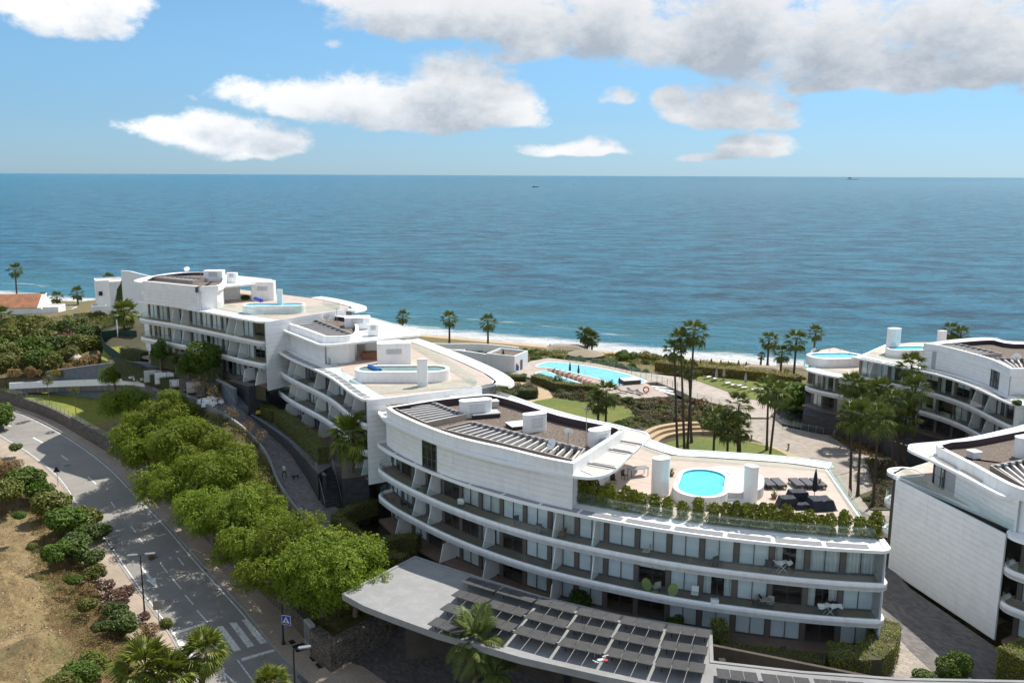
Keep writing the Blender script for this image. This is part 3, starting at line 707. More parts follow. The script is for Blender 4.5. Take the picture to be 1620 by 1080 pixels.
# terrace of the far block, lawn patch in front of it
patch('garden_terrace', [P(165, 560, 12.0), P(178, 583, 12.6), P(205, 584, 15), P(240, 584, 15.8), P(270, 587, 16.2), P(309, 597, 16.3), P(340, 611, 16.4), P(352, 604, 16.6), P(365, 603, 16.7), P(420, 612, 16.7), P(440, 560, 16.7), P(300, 500, 16.5), P(215, 500, 15), P(160, 520, 12.5)], 'bed_soil', 3, 2.0)
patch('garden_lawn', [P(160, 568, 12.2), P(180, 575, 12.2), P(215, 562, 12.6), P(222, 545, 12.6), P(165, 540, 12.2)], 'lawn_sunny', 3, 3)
# podium of the second block
patch('terrace_paving', [P(415, 640, 12.45), P(436, 642, 12.3), P(470, 668, 12.2), P(505, 715, 12.2), P(527, 738, 12.2), P(583, 738, 12.2), P(585, 700, 12.2), P(520, 640, 12.2), P(440, 612, 12.3)], 'paving_dark', 3, 5, off=.01)
# central garden
GZ = 6.0
patch('garden', ppts([(560, 880), (600, 850), (590, 640), (640, 575), (800, 583), (850, 600), (1030, 640), (1170, 660), (1420, 735), (1440, 850), (1180, 850), (1000, 900), (800, 900), (700, 900)], GZ - .05), 'bed_soil', 4, 2, noise=.08)
patch('shrubland', ppts([(620, 556), (700, 552), (830, 553), (1000, 562), (1250, 583), (1340, 600), (1600, 640), (1620, 700), (1400, 680), (1230, 632), (1040, 592), (900, 572), (840, 574), (700, 600)], 5.4), 'scrub_ground', 5, 3, noise=.15)
patch('pool_terrace', ppts([(780, 604), (800, 585), (821, 577), (845, 570), (869, 566), (944, 575), (1000, 587), (1040, 592), (1098, 599), (1165, 624), (1184, 630), (1232, 633), (1280, 628), (1285, 634), (1235, 640), (1225, 650), (1217, 660), (1165, 659.5), (1152, 643), (1120, 635), (1094, 628), (1080, 620), (1040, 604), (1021, 605), (1060, 627), (984, 631), (958, 628), (925, 612), (890, 615), (860, 604), (835, 596), (800, 604)], 6.3), 'paving_pool', 3, 1)
patch('plaza', ppts([(1165, 657), (1217, 657), (1238, 674), (1300, 687), (1352, 692), (1420, 716), (1440, 760), (1440, 850), (1330, 790), (1100, 800), (1210, 790), (1290, 745), (1271, 733), (1247, 714), (1210, 702), (1183, 692), (1166, 680)], 6.0), 'paving_light', 3, .6, off=.01)
patch('basin', ppts([(1021, 605), (1040, 604), (1080, 620), (1094, 628), (1120, 635), (1152, 643), (1165, 657), (1140, 655), (1100, 645), (1060, 636), (984, 631), (1060, 627)], 5.0), 'basin_water', 4, .4)
patch('moat', ppts([(1217, 658), (1243, 644), (1300, 646), (1345, 668), (1440, 700), (1440, 725), (1420, 716), (1352, 691), (1300, 686.5), (1238, 673)], 5.75), 'basin_water', 4, .4, off=.3)
patch('lawn', ppts([(829, 640), (851, 633), (875, 629), (928, 635.6), (991, 641), (1007, 661), (968.5, 668), (941, 671), (900, 668), (860, 655)], GZ + .1), 'lawn', 3, .4)
patch('lawn', ppts([(1032, 712.6), (1054.6, 700), (1089, 692), (1124, 692), (1176, 697), (1219, 707), (1250, 723), (1260.7, 737), (1245, 747), (1176, 747), (1072, 738), (1037, 727)], GZ + .14), 'lawn', 3, .4, smooth=True)
patch('gravel_ring', ppts([(1176, 696), (1219, 704), (1262, 720), (1284, 737), (1275, 752), (1240, 758), (1150, 752), (1262, 740)], GZ + .05), 'sand_path', 3, .3)
patch('lawn', ppts([(1095, 600), (1120, 590), (1180, 592), (1225, 597), (1240, 610), (1232, 633), (1208, 634), (1184, 630), (1165, 624), (1098, 600)], GZ + .35), 'lawn', 4, .5)
patch('lawn', ppts([(1232, 636), (1285, 632), (1300, 648), (1243, 645)], GZ + .3), 'lawn', 4, .5)
patch('garden_path', ppts([(775, 606), (800, 604), (824, 604), (848, 607.5), (867, 616), (874.6, 627.5), (864, 635.6), (829, 640), (816, 638), (851, 630), (852, 618), (840, 611), (800, 608.5), (775, 612)], GZ + .06), 'sand_path', 3, .3)
for bd in ([(1319, 692), (1345, 690), (1357.7, 697), (1400, 706), (1417, 717), (1400, 722), (1384, 721), (1352, 713)], [(1368, 728), (1415, 728), (1424, 760), (1381, 762), (1378, 741)], [(1360, 782), (1384, 773), (1420, 770), (1424, 806), (1378, 806)]):
    patch('planting_bed', ppts(bd, GZ + .12), 'bed_soil', 2, .3, noise=.04)
for gp in ([(1270, 655), (1340, 668), (1420, 700), (1600, 760), (1700, 700), (1400, 600), (1280, 600)],):
    patch('terrace_plinth', ppts(gp, 8.6), 'dark_stone', 4, 3.2)
patch('courtyard', ppts([(1395, 860), (1412, 900), (1440, 930), (1600, 1040), (1700, 1010), (1750, 1150), (1560, 1120), (1290, 1040), (1120, 1040), (1120, 960), (1390, 950)], 7.6), 'paving_dark', 4, 4)
patch('courtyard_path', ppts([(1392, 1000), (1400, 985), (1440, 1030), (1500, 1085), (1420, 1085)], 7.62), 'paving_light', 3, .3)
patch('garden_path', ppts([(1318, 720), (1440, 700), (1440, 712), (1380, 727)], 6.02), 'paving_light', 3, .3)
# plaza under the canopy
patch('forecourt', [tuple(PR(470, 1068, .14)), tuple(PR(520, 1054, .14)), tuple(PR(545, 1043, .2)), P(620, 1000, 2.95), P(700, 930, 2.95), P(760, 900, 3.0), P(1150, 960, 3.2), P(1700, 1060, 3.2), P(1700, 1400, 3), P(480, 1400, 2.6), tuple(PR(520, 1120, .14))], 'paving_dark', 4, 1)
patch('pavement', [tuple(PR(489, 1078, .2)), tuple(PR(505, 1062, .2)), tuple(PR(522, 1052, .2)), tuple(PR(545, 1048, .2)), tuple(PR(575, 1056, .2)), tuple(PR(612, 1082, .2)), tuple(PR(600, 1110, .2)), tuple(PR(520, 1110, .2))], 'sidewalk', 2, .4, off=.16)
# beach in world coordinates
def strip(name, d0, z0, d1, z1, mt, x0=-420, x1=420, kind='structure', noise=0):
    top_ = [(x, coastY(x) + d0 * 1.1, z0) for x in range(x0, x1 + 1, 12)]; bot = [(x, coastY(x) + d1 * 1.1, z1) for x in range(x1, x0 - 1, -12)]
    return patch(name, top_ + bot, mt, 6, 0, noise=noise)
strip('beach', 6, -.5, -10, 1.9, 'sand', noise=.05)
strip('beach_ground', -10, 1.88, -46, 4.2, 'scrub_ground', -420, 420, noise=.15)
patch('beach_path', ppts([(1000, 573), (1060, 574), (1120, 578), (1200, 586), (1290, 600), (1290, 606), (1180, 593), (1060, 580), (1000, 578)], 4.6), 'sand_path', 3, .5)
patch('beach_path', ppts([(930, 564), (1000, 568), (1060, 572), (1060, 577), (1000, 576), (930, 570)], 4.6), 'sand_path', 3, .5)
# the land below everything, one sheet
kd = kdtree.KDTree(len(PATCHV))
for i, v in enumerate(PATCHV): kd.insert((v[0], v[1], 0), i)
kd.balance()
mb = MB(); gx = [-3000, -1200, -700] + list(range(-450, 451, 5)) + [700, 1200, 3000]; vs = []; rows = 0
us = [0, .02, .05] + [.08 + .92 * i / 70 for i in range(71)] + [1.6, 3, 8]
for u in us:
    for x in gx:
        cy = coastY(x) if abs(x) < 460 else (coastY(460 if x > 0 else -460))
        y = cy - 2 - u * 300
        near = kd.find_range((x, y, 0), 9); zz = [PATCHV[i][2] for _, i, _ in near]
        if zz: z = min(zz) - .9
        else:
            nn = kd.find_n((x, y, 0), 4); z = sum(PATCHV[i][2] for _, i, _ in nn) / 4 - .6
            z = min(z, 4 + 3 * u)
        z = min(z, -.6 + (cy - y) * .12)
        vs.append((x, y, z))
nx = len(gx); mb.add(vs, [((j + 1) * nx + i, (j + 1) * nx + i + 1, j * nx + i + 1, j * nx + i) for j in range(len(us) - 1) for i in range(nx - 1)])
tag(mb.build('ground', 'scrub_ground'), kind='structure')
# ------------------------------------------------------------------ apartment blocks
def ledge_path(c, depth, rl, rr, ext_l=0, ext_r=0, n=7):
    """outline of a balcony from the wall round its noses: list of (s, n)"""
    out = [(-ext_l, depth)] if rl else [(0, 0)]
    if rl:
        out.append((-ext_l, rl))
        out += [(-ext_l + rl - rl * math.cos(a), rl - rl * math.sin(a)) for a in [math.pi / 2 * k / n for k in range(1, n + 1)]]
    ns = max(4, int(c.L / 1.2)); s0 = -ext_l + (rl or 0); s1 = c.L + ext_r - (rr or 0)
    out += [(s0 + (s1 - s0) * i / ns, 0) for i in range(1, ns)]
    if rr:
        out += [(s1 + rr * math.sin(a), rr - rr * math.cos(a)) for a in [math.pi / 2 * k / n for k in range(0, n + 1)]]
        out.append((c.L + ext_r, depth))
    else: out.append((c.L, 0))
    return [c.pt(s, nn) for s, nn in out], out
WIN = {}
def window_protos(w, h):
    d = {}
    mb = MB(); pw = .42
    mb.box((pw / 2, 0, h / 2), (pw, .16, h)); mp = mb
    fr = MB()
    x0, x1 = pw, w
    for x in (x0 + .03, (x0 + x1) / 2, x1 - .03): fr.box((x, 0, h / 2), (.06, .08, h))
    for z in (.05, h - .04): fr.box(((x0 + x1) / 2, 0, z), (x1 - x0, .09, .1 if z < 1 else .08))
    mb = MB(); mb.box((pw / 2, 0, h / 2), (pw, .16, h), mi=1); mb.add(fr.v, fr.f, 0)
    d['frame'] = mb.mesh('window', ['frame_dark', 'pier_brown'])
    pwid = (x1 - x0) / 2 - .08
    g_ = MB(); g_.box((0, 0, h / 2), (pwid, .02, h - .2)); d['pane'] = g_.mesh('pane', 'pane_glass'); d['px'] = ((x0 + .06 + pwid / 2 + .01), (x1 - .06 - pwid / 2 - .01))
    b_ = MB(); b_.box(((x0 + x1) / 2, .06, h / 2), (x1 - x0 - .06, .02, h - .1)); d['blind'] = b_.mesh('blind', 'blind')
    hb = MB(); hb.box(((x0 + x1) / 2, .06, h * .78), (x1 - x0 - .06, .02, h * .42)); d['half_blind'] = hb.mesh('blind', 'blind')
    c_ = MB(); n = 18; vs = []
    for i in range(n + 1):
        x = x0 + (x1 - x0) * i / n; y = .16 + .05 * (1 if i % 2 else -1) * (1 if i % 3 else .5); vs += [(x, y, .05), (x, y, h - .05)]
    c_.add(vs, [(2 * i, 2 * i + 2, 2 * i + 3, 2 * i + 1) for i in range(n)]); d['curtain'] = c_.mesh('curtain', 'curtain')
    c2 = MB(); vs = []; fs = []
    for i in range(n + 1):
        x = x0 + (x1 - x0) * i / n; y = .16 + .05 * (1 if i % 2 else -1); vs += [(x, y, .05), (x, y, h - .05)]
    fs = [(2 * i, 2 * i + 2, 2 * i + 3, 2 * i + 1) for i in range(n) if i < 5 or i > 12]
    c2.add(vs, fs); d['open_curtain'] = c2.mesh('curtain', 'curtain')
    return d
def cladding(root, path, z0, z1, mt='white_cladding', course=.62, seg=4.5, th=.05, out=-1, name='cladding_board', holes=()):
    """boards on a wall whose outside lies to the right (out=-1) of the path"""
    c = Curve(path); nc = max(1, round((z1 - z0) / course)); ch = (z1 - z0) / nc; ns = max(1, round(c.L / seg)); gap = .022
    mb = MB(); mb.sweep([c.pt(c.L * i / max(2, int(c.L))) for i in range(max(2, int(c.L)) + 1)] if len(path) > 2 else path, [(0, z0), (-out * .12, z0), (-out * .12, z1), (0, z1)]); mb.build('wall', 'joint_grey', root)
    for k in range(nc):
        for j in range(ns):
            a = c.L * j / ns + gap / 2; b = c.L * (j + 1) / ns - gap / 2
            if any(h0 < (a + b) / 2 < h1 for h0, h1 in holes): continue
            m = 1 if len(path) == 2 else max(1, int((b - a) / 1.2))
            pp = [c.pt(a + (b - a) * i / m) for i in range(m + 1)]
            mb = MB(); o = out * th; mb.sweep(pp, [(0, z0 + k * ch + gap / 2), (o, z0 + k * ch + gap / 2), (o, z0 + (k + 1) * ch - gap / 2), (0, z0 + (k + 1) * ch - gap / 2)][::1 if out > 0 else -1])
            mb.build(name, mt, root)
RIM = [(0, -.30), (.10, -.42), (.34, -.45), (.40, -.30), (.34, .30), (.12, .34), (0, .22)]
def block(name, label, front, zt, gz, back_px, nlev=3, rl=1.6, rr=1.6, depth=2.2, fins=(), louvres=True, bay=2.9, end_r=True, end_l=True, seed=1, deck='deck_tile', fin_z=None, el=0, er=0, open_l=False, curtains=(.5, .2, .15, .15), front_is_world=False, back_world=None, awn=True, rail_top=True, holes_r=()):
    r_ = random.Random(seed)
    c = smooth_curve([tuple(P(a, b, zt)) for a, b in front]) if not front_is_world else front
    root = thing(name, label, 'apartment block', (c.p[0].x, c.p[0].y, gz))
    back = back_world or [tuple(P(a, b, zt))[:2] for a, b in back_px]
    FH = 3.1
    ns = max(6, int(c.L / 1.5)); wall = [c.pt(c.L * i / ns, depth) for i in range(ns + 1)]
    core_f = [c.pt(c.L * i / ns, depth + 1.9) for i in range(ns + 1)]
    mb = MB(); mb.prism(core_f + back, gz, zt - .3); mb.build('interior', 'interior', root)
    # roof deck
    lp, lpp = ledge_path(c, depth + .3, rl, rr, el, er)
    mb = MB(); mb.prism([c.pt(c.L * i / ns, depth) for i in range(ns + 1)] + back, zt - .3, zt); mb.build('roof', 'white_paint', root)
    inner = offset(([c.pt(c.L * i / ns, depth) for i in range(ns + 1)] + back), .35, True)
    mb = MB(); mb.prism(inner, zt + .004, zt + .03); mb.build('roof_deck', deck, root)
    # rear and end walls
    eR = [c.pt(c.L, .15), back[0]]
    if end_r: cladding(root, eR, gz - .4, zt, out=-1, seg=5.2, holes=holes_r)
    eL = [back[-1], c.pt(0, depth - .05)]
    if end_l: cladding(root, eL, gz - .4, zt - .02, out=-1, seg=5.2)
    mb = MB(); mb.sweep(back, [(0, gz), (.25, gz), (.25, zt), (0, zt)]); mb.build('rear_wall', 'white_paint', root)
    # awning at roof level
    if awn:
        poly = lp + [c.pt(c.L * i / ns, depth + .3) for i in range(ns, -1, -1)]
        mb = MB(); mb.prism(poly, zt - .16, zt - .02); mb.build('awning', 'white_paint', root)
        mb = MB(); mb.sweep(lp, [(-.02, -.22 + zt), (.14, -.26 + zt), (.2, -.1 + zt), (.14, .06 + zt), (-.02, .04 + zt)]); mb.build('awning_rim', 'white_bright', root, smooth=False)
        if louvres:
            s = 1.4; g = .35
            while s < c.L - 1.5:
                l = min(r_.uniform(3.4, 4.2) if louvres == 1 else 1.5, c.L - 1.2 - s); m = max(2, int(l)); mb = MB()
                mb.prism([c.pt(s + l * i / m, .35) for i in range(m + 1)] + [c.pt(s + l * i / m, 1.15) for i in range(m, -1, -1)], zt - .015, zt + .012); pn = mb.build('louvre_panel', 'louvre', root)
                mb = MB(); k = 0
                for q in np.arange(.4, 1.12, .12): mb.sweep([c.pt(s + l * i / m, q) for i in range(m + 1)], [(0, zt + .012), (.05, zt + .012), (.05, zt + .03), (0, zt + .03)]); 
                mb.build('slats', 'joint_grey', pn); s += l + g
    # storeys
    L_ = c.L; nb = max(2, round(L_ / bay)); bw = L_ / nb; hw = FH - .38; wp = window_protos(bw, hw)
    for lev in range(1, nlev + 1):
        zf = zt - FH * lev
        if zf > gz + 1:
            poly = lp + [c.pt(c.L * i / ns, depth + 1.9) for i in range(ns, -1, -1)]
            mb = MB(); mb.prism(poly, zf - .32, zf); mb.build('balcony_slab', 'white_paint', root)
            mb = MB(); ip = offset(lp, .36); mb.prism(ip + [c.pt(c.L * i / ns, depth + 1.85) for i in range(ns, -1, -1)], zf + .002, zf + .02); mb.build('balcony_floor', 'balcony_tile', root)
            mb = MB(); mb.sweep(lp, [(a, b + zf) for a, b in RIM]); mb.build('balcony_rim', 'white_paint', root)
            # glass panels
            lc = Curve(offset(lp, .17)); ng = max(4, round(lc.L / 3.2))
            for i in range(ng):
                a = lc.L * i / ng + .02; b = lc.L * (i + 1) / ng - .02; mb = MB(); m = 3
                mb.sweep([lc.pt(a + (b - a) * k / m) for k in range(m + 1)], [(0, zf + .3), (.02, zf + .3), (.02, zf + 1.12), (0, zf + 1.12)]); mb.build('glass_panel', 'rail_glass', root)
        else:
            mb = MB(); mb.prism([c.pt(c.L * i / ns, .5) for i in range(ns + 1)] + [c.pt(c.L * i / ns, depth + 1.9) for i in range(ns, -1, -1)], gz - .3, gz + .02); mb.build('terrace_floor', 'balcony_tile', root)
        for i in range(nb):
            s = i * bw; p = c.pt(s, depth); p2 = c.pt(s + bw, depth); a = math.atan2(p2[1] - p[1], p2[0] - p[0])
            o0 = ORG[root.name]
            f = mobj('window', wp['frame'], root, (p[0] - o0[0], p[1] - o0[1], zf + .02 - o0[2]), a)
            scx = math.hypot(p2[0] - p[0], p2[1] - p[1]) / bw; f.scale = (scx, 1, 1)
            for px_ in wp['px']: mobj('pane', wp['pane'], f, (px_, 0, 0))
            k = r_.random(); q = curtains
            kind = 'blind' if k < q[0] else 'curtain' if k < q[0] + q[1] else 'half_blind' if k < q[0] + q[1] + q[2] else 'open_curtain' if k < sum(q[:4]) else None
            if kind: mobj('blind' if 'blind' in kind else 'curtain', wp[kind], f)
        for (s, l0) in fins:
            if lev not in l0: continue
            mb = MB(); w0, w1 = (1.75, .95) if zf > gz + 1 else (2.1, 1.6); hh = 2.62 if zf > gz + 1 else 1.9
            q = [(depth - .02, .02), (depth - .02, hh), (depth - w1, hh), (depth - w0, .02)]; vs = []
            for ds in (-.06, .06):
                for (n_, z_) in q: x, y = c.pt(s * L_ + ds, n_); vs.append((x, y, zf + z_))
            mb.add(vs, [(0, 1, 2, 3), (7, 6, 5, 4), (0, 4, 5, 1), (1, 5, 6, 2), (2, 6, 7, 3), (3, 7, 4, 0)]); mb.build('divider', 'white_paint', root)
    return root, c, back
def glass_rail(root, path, z, h=1.0, seg=3.0, post=False, name='glass_panel'):
    c = Curve(path); n = max(1, round(c.L / seg))
    for i in range(n):
        a = c.L * i / n + .02; b = c.L * (i + 1) / n - .02; m = 2; mb = MB()
        mb.sweep([c.pt(a + (b - a) * k / m) for k in range(m + 1)], [(-.01, z), (.01, z), (.01, z + h), (-.01, z + h)]); mb.build(name, 'rail_glass', root)
        if post: mb = MB(); p = c.pt(a); mb.box((p[0], p[1], z + h / 2), (.05, .05, h)); mb.build('post', 'metal_grey', root)
def penthouse(root, wall_px, wz_, zb, zc, zp, canopy_px, gravel=True, seg=4.2, holes=(), close_px=(), front_n=None):
    """wall polygon given by parapet top pixels at zp, front part first (front_n points of visible wall)"""
    wp = [tuple(P(a, b, zp))[:2] for a, b in wall_px]
    front = catmull([(x, y, 0) for x, y in wp[:front_n[0]]], 5); front = [(p[0], p[1]) for p in front]; rest = [(p[0], p[1]) for p in wp[front_n[0]:]]
    back = [(p[0], p[1]) for p in catmull([(x, y, 0) for x, y in ([front[-1]] + rest)], 4)] if len(rest) > 2 else [front[-1]] + rest
    poly = front + back[1:]
    cf = Curve(front); 
    cladding(root, [cf.pt(cf.L * i / 12) for i in range(13)], zb, zc, out=-1, seg=seg, holes=holes, course=.5)
    mb = MB(); mb.prism(offset(poly, .3, True), zb, zc); mb.build('penthouse_core', 'white_cladding', root)
    inner = offset(poly, .45, True)
    mb = MB(); n = len(poly); mb.sweep(poly, [(0, zc - .02), (.45, zc - .02), (.45, zp), (0, zp)], closed=True); mb.build('parapet', 'white_paint', root)
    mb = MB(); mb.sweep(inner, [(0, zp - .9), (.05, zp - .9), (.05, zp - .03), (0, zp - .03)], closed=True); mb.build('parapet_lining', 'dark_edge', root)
    mb = MB(); mb.prism(inner, zc + .05, zc + .32); mb.build('roof_gravel', 'gravel' if gravel else 'deck_tile', root)
    # canopy
    cp = catmull([tuple(P(a, b, zc + .05)) for a, b in canopy_px], 5, True); cp = [(p[0], p[1]) for p in cp]
    if sum(cp[k][0] * cp[(k + 1) % len(cp)][1] - cp[(k + 1) % len(cp)][0] * cp[k][1] for k in range(len(cp))) < 0: cp = cp[::-1]
    mb = MB(); mb.prism(cp, zc - .12, zc + .0); mb.build('canopy', 'white_paint', root)
    mb = MB(); mb.sweep(cp, [(-.05, zc - .16), (.2, zc - .2), (.28, zc), (.2, zc + .14), (-.05, zc + .1)], closed=True); mb.build('canopy_rim', 'white_bright', root)
    return poly, inner, cp, cf
def hood(zb, pxy, L, Wd, h, rz, label, root_z=None, group=None):
    """roof chimney or service hood with a rounded end and louvred face"""
    p = P(*pxy, zb); t = thing('roof_hood', label, 'roof vent', (p.x, p.y, zb), group=group)
    mb = MB(); mb.prism(stadium(p.x, p.y, L, Wd, rz, 8), zb, zb + h); mb.build('casing', 'white_paint', t)
    mb = MB(); mb.prism(stadium(p.x, p.y, L + .08, Wd + .08, rz, 8), zb + h, zb + h + .07); mb.build('lid', 'white_bright', t)
    mb = MB()
    for k in range(5):
        a = rz; ox, oy = (Wd / 2 + .012) * math.sin(a), -(Wd / 2 + .012) * math.cos(a); mb.box((p.x + ox, p.y + oy, zb + h * .35 + k * h * .11), (L * .5, .03, .05), a)
    mb.build('louvre', 'joint_grey', t); return t
F3 = (1, 2, 3)
# block A, farthest
zA = 26.0
A, cA, bA = block('apartment_block', 'farthest white curved apartment block with two balcony storeys and trees before it',
    [(213, 475), (223, 477.8), (269.6, 483), (306.7, 489.8), (353, 498.5), (380.7, 504), (405, 509), (417.5, 510)], zA, 16.75,
    [(547, 489), (556, 487.5), (553, 484.5), (521, 476), (492, 471), (430, 463), (330, 452), (225, 462)], seed=3, rl=1.5, rr=1.4,
    fins=[(.26, (1, 2)), (.33, (1, 2)), (.70, (1, 2)), (.76, (1,)), (.30, (3,)), (.78, (2,)), (.83, (3,)), (.92, (3,))], curtains=(.3, .45, .05, .15), louvres=0)
penA = penthouse(A, [(225, 444.5), (306.7, 452.5), (316, 453.3), (352, 449.5), (352, 433), (300, 430.5), (240, 436.5)], None, zA, 28.7, 29.5,
    [(213, 443.5), (223, 447), (265, 451), (306.7, 455.5), (320, 456), (352, 453.5), (392, 450), (424, 446.5), (430, 443), (418, 440.5), (375, 436), (343, 432.5), (288, 431), (240, 437)], front_n=(3, ))
# block B
zB = 21.5
B, cB, bB = block('apartment_block', 'middle white curved apartment block above the cobbled path with a raised oval rooftop pool',
    [(434, 551), (441, 557.5), (462, 569), (489, 580), (514, 591), (531, 601), (545, 613.5), (558, 626), (578, 634)], zB, 12.2,
    [(762.4, 611), (783, 606.5), (785, 602), (766, 589), (716.7, 566.4), (667, 546.6), (642.5, 538), (560, 520), (470, 522)], seed=5, rl=1.5, rr=1.3,
    fins=[(.14, (1, 2)), (.22, (1, 2)), (.42, (1, 2)), (.54, (1, 2)), (.72, (1, 2)), (.82, (1,)), (.1, (3,)), (.3, (3,)), (.46, (3,)), (.66, (3,)), (.86, (3,)), (.94, (3,))], louvres=2, curtains=(.3, .3, .1, .2))
penB = penthouse(B, [(443.5, 508.3), (478, 519), (512.7, 531.8), (563.4, 528), (560, 505), (520, 499), (470, 503)], None, zB, 24.3, 25.2,
    [(433, 514), (444.7, 521), (469.5, 531), (494, 541), (512, 545.5), (563.4, 541.5), (635, 533), (660, 530.5), (664, 527), (655, 520.7), (618, 511), (580.7, 501), (553.5, 498), (480, 501), (444.7, 508)], front_n=(3, ), seg=3.6)
# block C, main
zC = 17.0
C_, cC, bC = block('apartment_block', 'nearest large white curved apartment block with gravel roof behind the solar canopy',
    [(589, 697), (598.5, 708), (626, 723), (654, 734), (688, 750), (753, 773), (848.5, 800.6), (898, 811), (1012, 832), (1080, 844), (1141, 850.5), (1253, 863), (1334, 869.5), (1403, 872)], zC, 7.7,
    [(1310, 741), (1240, 731), (1120, 723), (1063, 719), (1005, 700), (985, 680), (919, 664), (858, 647), (796, 626), (765, 622), (690, 630), (612, 650)], seed=11, rl=2.0, rr=.9, er=.5,
    fins=[(.155, (1, 2)), (.205, (1, 2)), (.355, (2,)), (.50, (1, 2)), (.57, (1, 2)), (.1, (3,)), (.25, (3,)), (.5, (3,)), (.36, (3,))], curtains=(.50, .18, .12, .10))
penC = penthouse(C_, [(611, 643.5), (626, 654), (672.6, 674.5), (728, 693), (796, 708.5), (858, 723.7), (907, 733), (982, 684), (984, 678), (963, 671.5), (889, 656), (827, 636), (790, 626), (765, 623.5), (688, 631.5)], None, zC, 20.1, 21.25,
    [(599, 652), (603, 658), (611, 665.5), (642, 680.5), (691, 700.5), (765, 723.5), (842, 740.5), (910, 753), (944, 754), (969, 745), (997, 720), (1022, 697), (1027, 689.5), (1018, 683), (1000, 679), (975, 672), (919.5, 660), (858, 643), (796, 622), (770, 618), (700, 626), (609, 645)], front_n=(7, ), holes=[(8.0, 11.0)])
# block D, right rear
zD = 18.0
D, cD, bD = block('apartment_block', 'white curved apartment block behind the palm cluster with a turquoise rooftop pool',
    [(1346, 564), (1365.5, 568.5), (1389.6, 573.5), (1426.7, 580), (1458.5, 586.5), (1495.5, 595), (1532.6, 608), (1560, 620), (1580, 632), (1605, 641)], zD, 8.7,
    [(1680, 630), (1700, 560), (1620, 545), (1569, 535), (1523, 538), (1486, 541), (1440, 541), (1400, 545)], seed=17, rl=0, rr=1.2, louvres=1, end_l=False,
    fins=[(.36, (1,)), (.66, (1, 2)), (.76, (1, 2)), (.1, (1,)), (.9, (3,))], curtains=(.1, .15, .1, .35), bay=2.7)
penD = penthouse(D, [(1462, 544), (1477, 544.8), (1495.5, 548), (1532.6, 557.6), (1569.6, 568.8), (1599, 583), (1680, 578), (1690, 545), (1603, 543), (1569.6, 537), (1523, 539.5), (1486, 543)], None, zD, 20.6, 21.6,
    [(1459, 547), (1477, 553), (1514, 563), (1551, 574), (1579, 585), (1597, 592.5), (1650, 594), (1720, 590), (1730, 545), (1603, 540), (1569, 534), (1523, 536), (1475, 542)], front_n=(6, ), holes=[(13.2, 15.6)])
# its lower wing
zW = 14.9
Wg, cW, bW = block('apartment_block', 'low seaward wing with an oval pool with posts on its roof',
    [(1268.5, 582), (1273, 586.5), (1288, 591.3), (1315.6, 594.8), (1345, 599), (1372, 604)], zW, 8.7,
    [(1385, 575), (1360, 560), (1320, 549), (1296, 553), (1280, 566)], seed=19, nlev=2, rl=1.8, rr=0, louvres=0, end_l=False, end_r=False, fins=(), curtains=(.1, .4, .1, .3))
# block E, right
zE = 16.9
e0 = P(1597, 848, zE); e1 = P(1420, 756, zE); ed = (e0 - e1).normalized()
E, cE, bE = block('apartment_block', 'white apartment block at the right edge with a tall blank boarded end wall',
    [(1598, 850), (1640, 868), (1700, 885), (1760, 895)], zE, 7.6,
    [(1860, 800), (1800, 690), (1560, 700), (1480, 725), (1424, 742), (1413, 747), (1413, 752)], seed=23, rl=1.6, rr=0, el=.9, louvres=1, end_r=False, end_l=False, fins=(), curtains=(.3, .3, .1, .2))
pe = [tuple(P(1418, 757, zE))[:2], tuple(P(1592, 845, zE))[:2]]
cladding(E, pe, 7.4, zE + .02, out=-1, seg=5.4, course=.56)
penE = penthouse(E, [(1481, 702), (1485, 707), (1490, 710), (1540, 735.5), (1588.5, 762), (1615, 773), (1700, 789), (1850, 800), (1860, 740), (1700, 665), (1620, 678), (1540, 693), (1500, 697)], None, zE, 19.7, 20.7,
    [(1438, 706.6), (1440.5, 712.7), (1480, 730.7), (1528, 754.8), (1564, 774), (1588.5, 785), (1622, 789), (1700, 800), (1900, 815), (1900, 720), (1700, 645), (1620, 672), (1588.5, 680), (1540, 691), (1492, 698), (1444, 702.5)], front_n=(6, ), holes=[(0.0, 2.2)])

def window_big(root, cf, s0, s1, z0, z1, out=-.06):
    mb = MB(); a = cf.pt(s0, -out); b = cf.pt(s1, -out); rz = math.atan2(b[1] - a[1], b[0] - a[0]); w_ = math.hypot(b[0] - a[0], b[1] - a[1])
    def L(x, y): return (a[0] + x * math.cos(rz) - y * math.sin(rz), a[1] + x * math.sin(rz) + y * math.cos(rz))
    for x in (.04, w_ * .38, w_ * .7, w_ - .04): p = L(x, -.15); mb.box((p[0], p[1], (z0 + z1) / 2), (.08, .1, z1 - z0), rz)
    for z in (z0 + .04, z0 + (z1 - z0) * .35, z0 + (z1 - z0) * .75, z1 - .04): p = L(w_ / 2, -.15); mb.box((p[0], p[1], z), (w_, .09, .07), rz)
    f = mb.build('window', 'frame_dark', root)
    for x0, x1 in ((.08, w_ * .36), (w_ * .42, w_ * .68), (w_ * .72, w_ - .08)): mb = MB(); p = L((x0 + x1) / 2, -.135); mb.box((p[0], p[1], (z0 + z1) / 2), (x1 - x0, .02, z1 - z0 - .1), rz); mb.build('pane', 'pane_glass', f)
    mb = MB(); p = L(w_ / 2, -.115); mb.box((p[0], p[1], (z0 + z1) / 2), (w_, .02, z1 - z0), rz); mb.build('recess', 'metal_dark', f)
window_big(C_, penC[3], 8.6, 11.0, zC + .05, 20.0)
window_big(D, penD[3], 13.0, 15.4, zD + .05, 20.5); window_big(E, penE[3], .3, 2.6, zE + .05, 19.6)

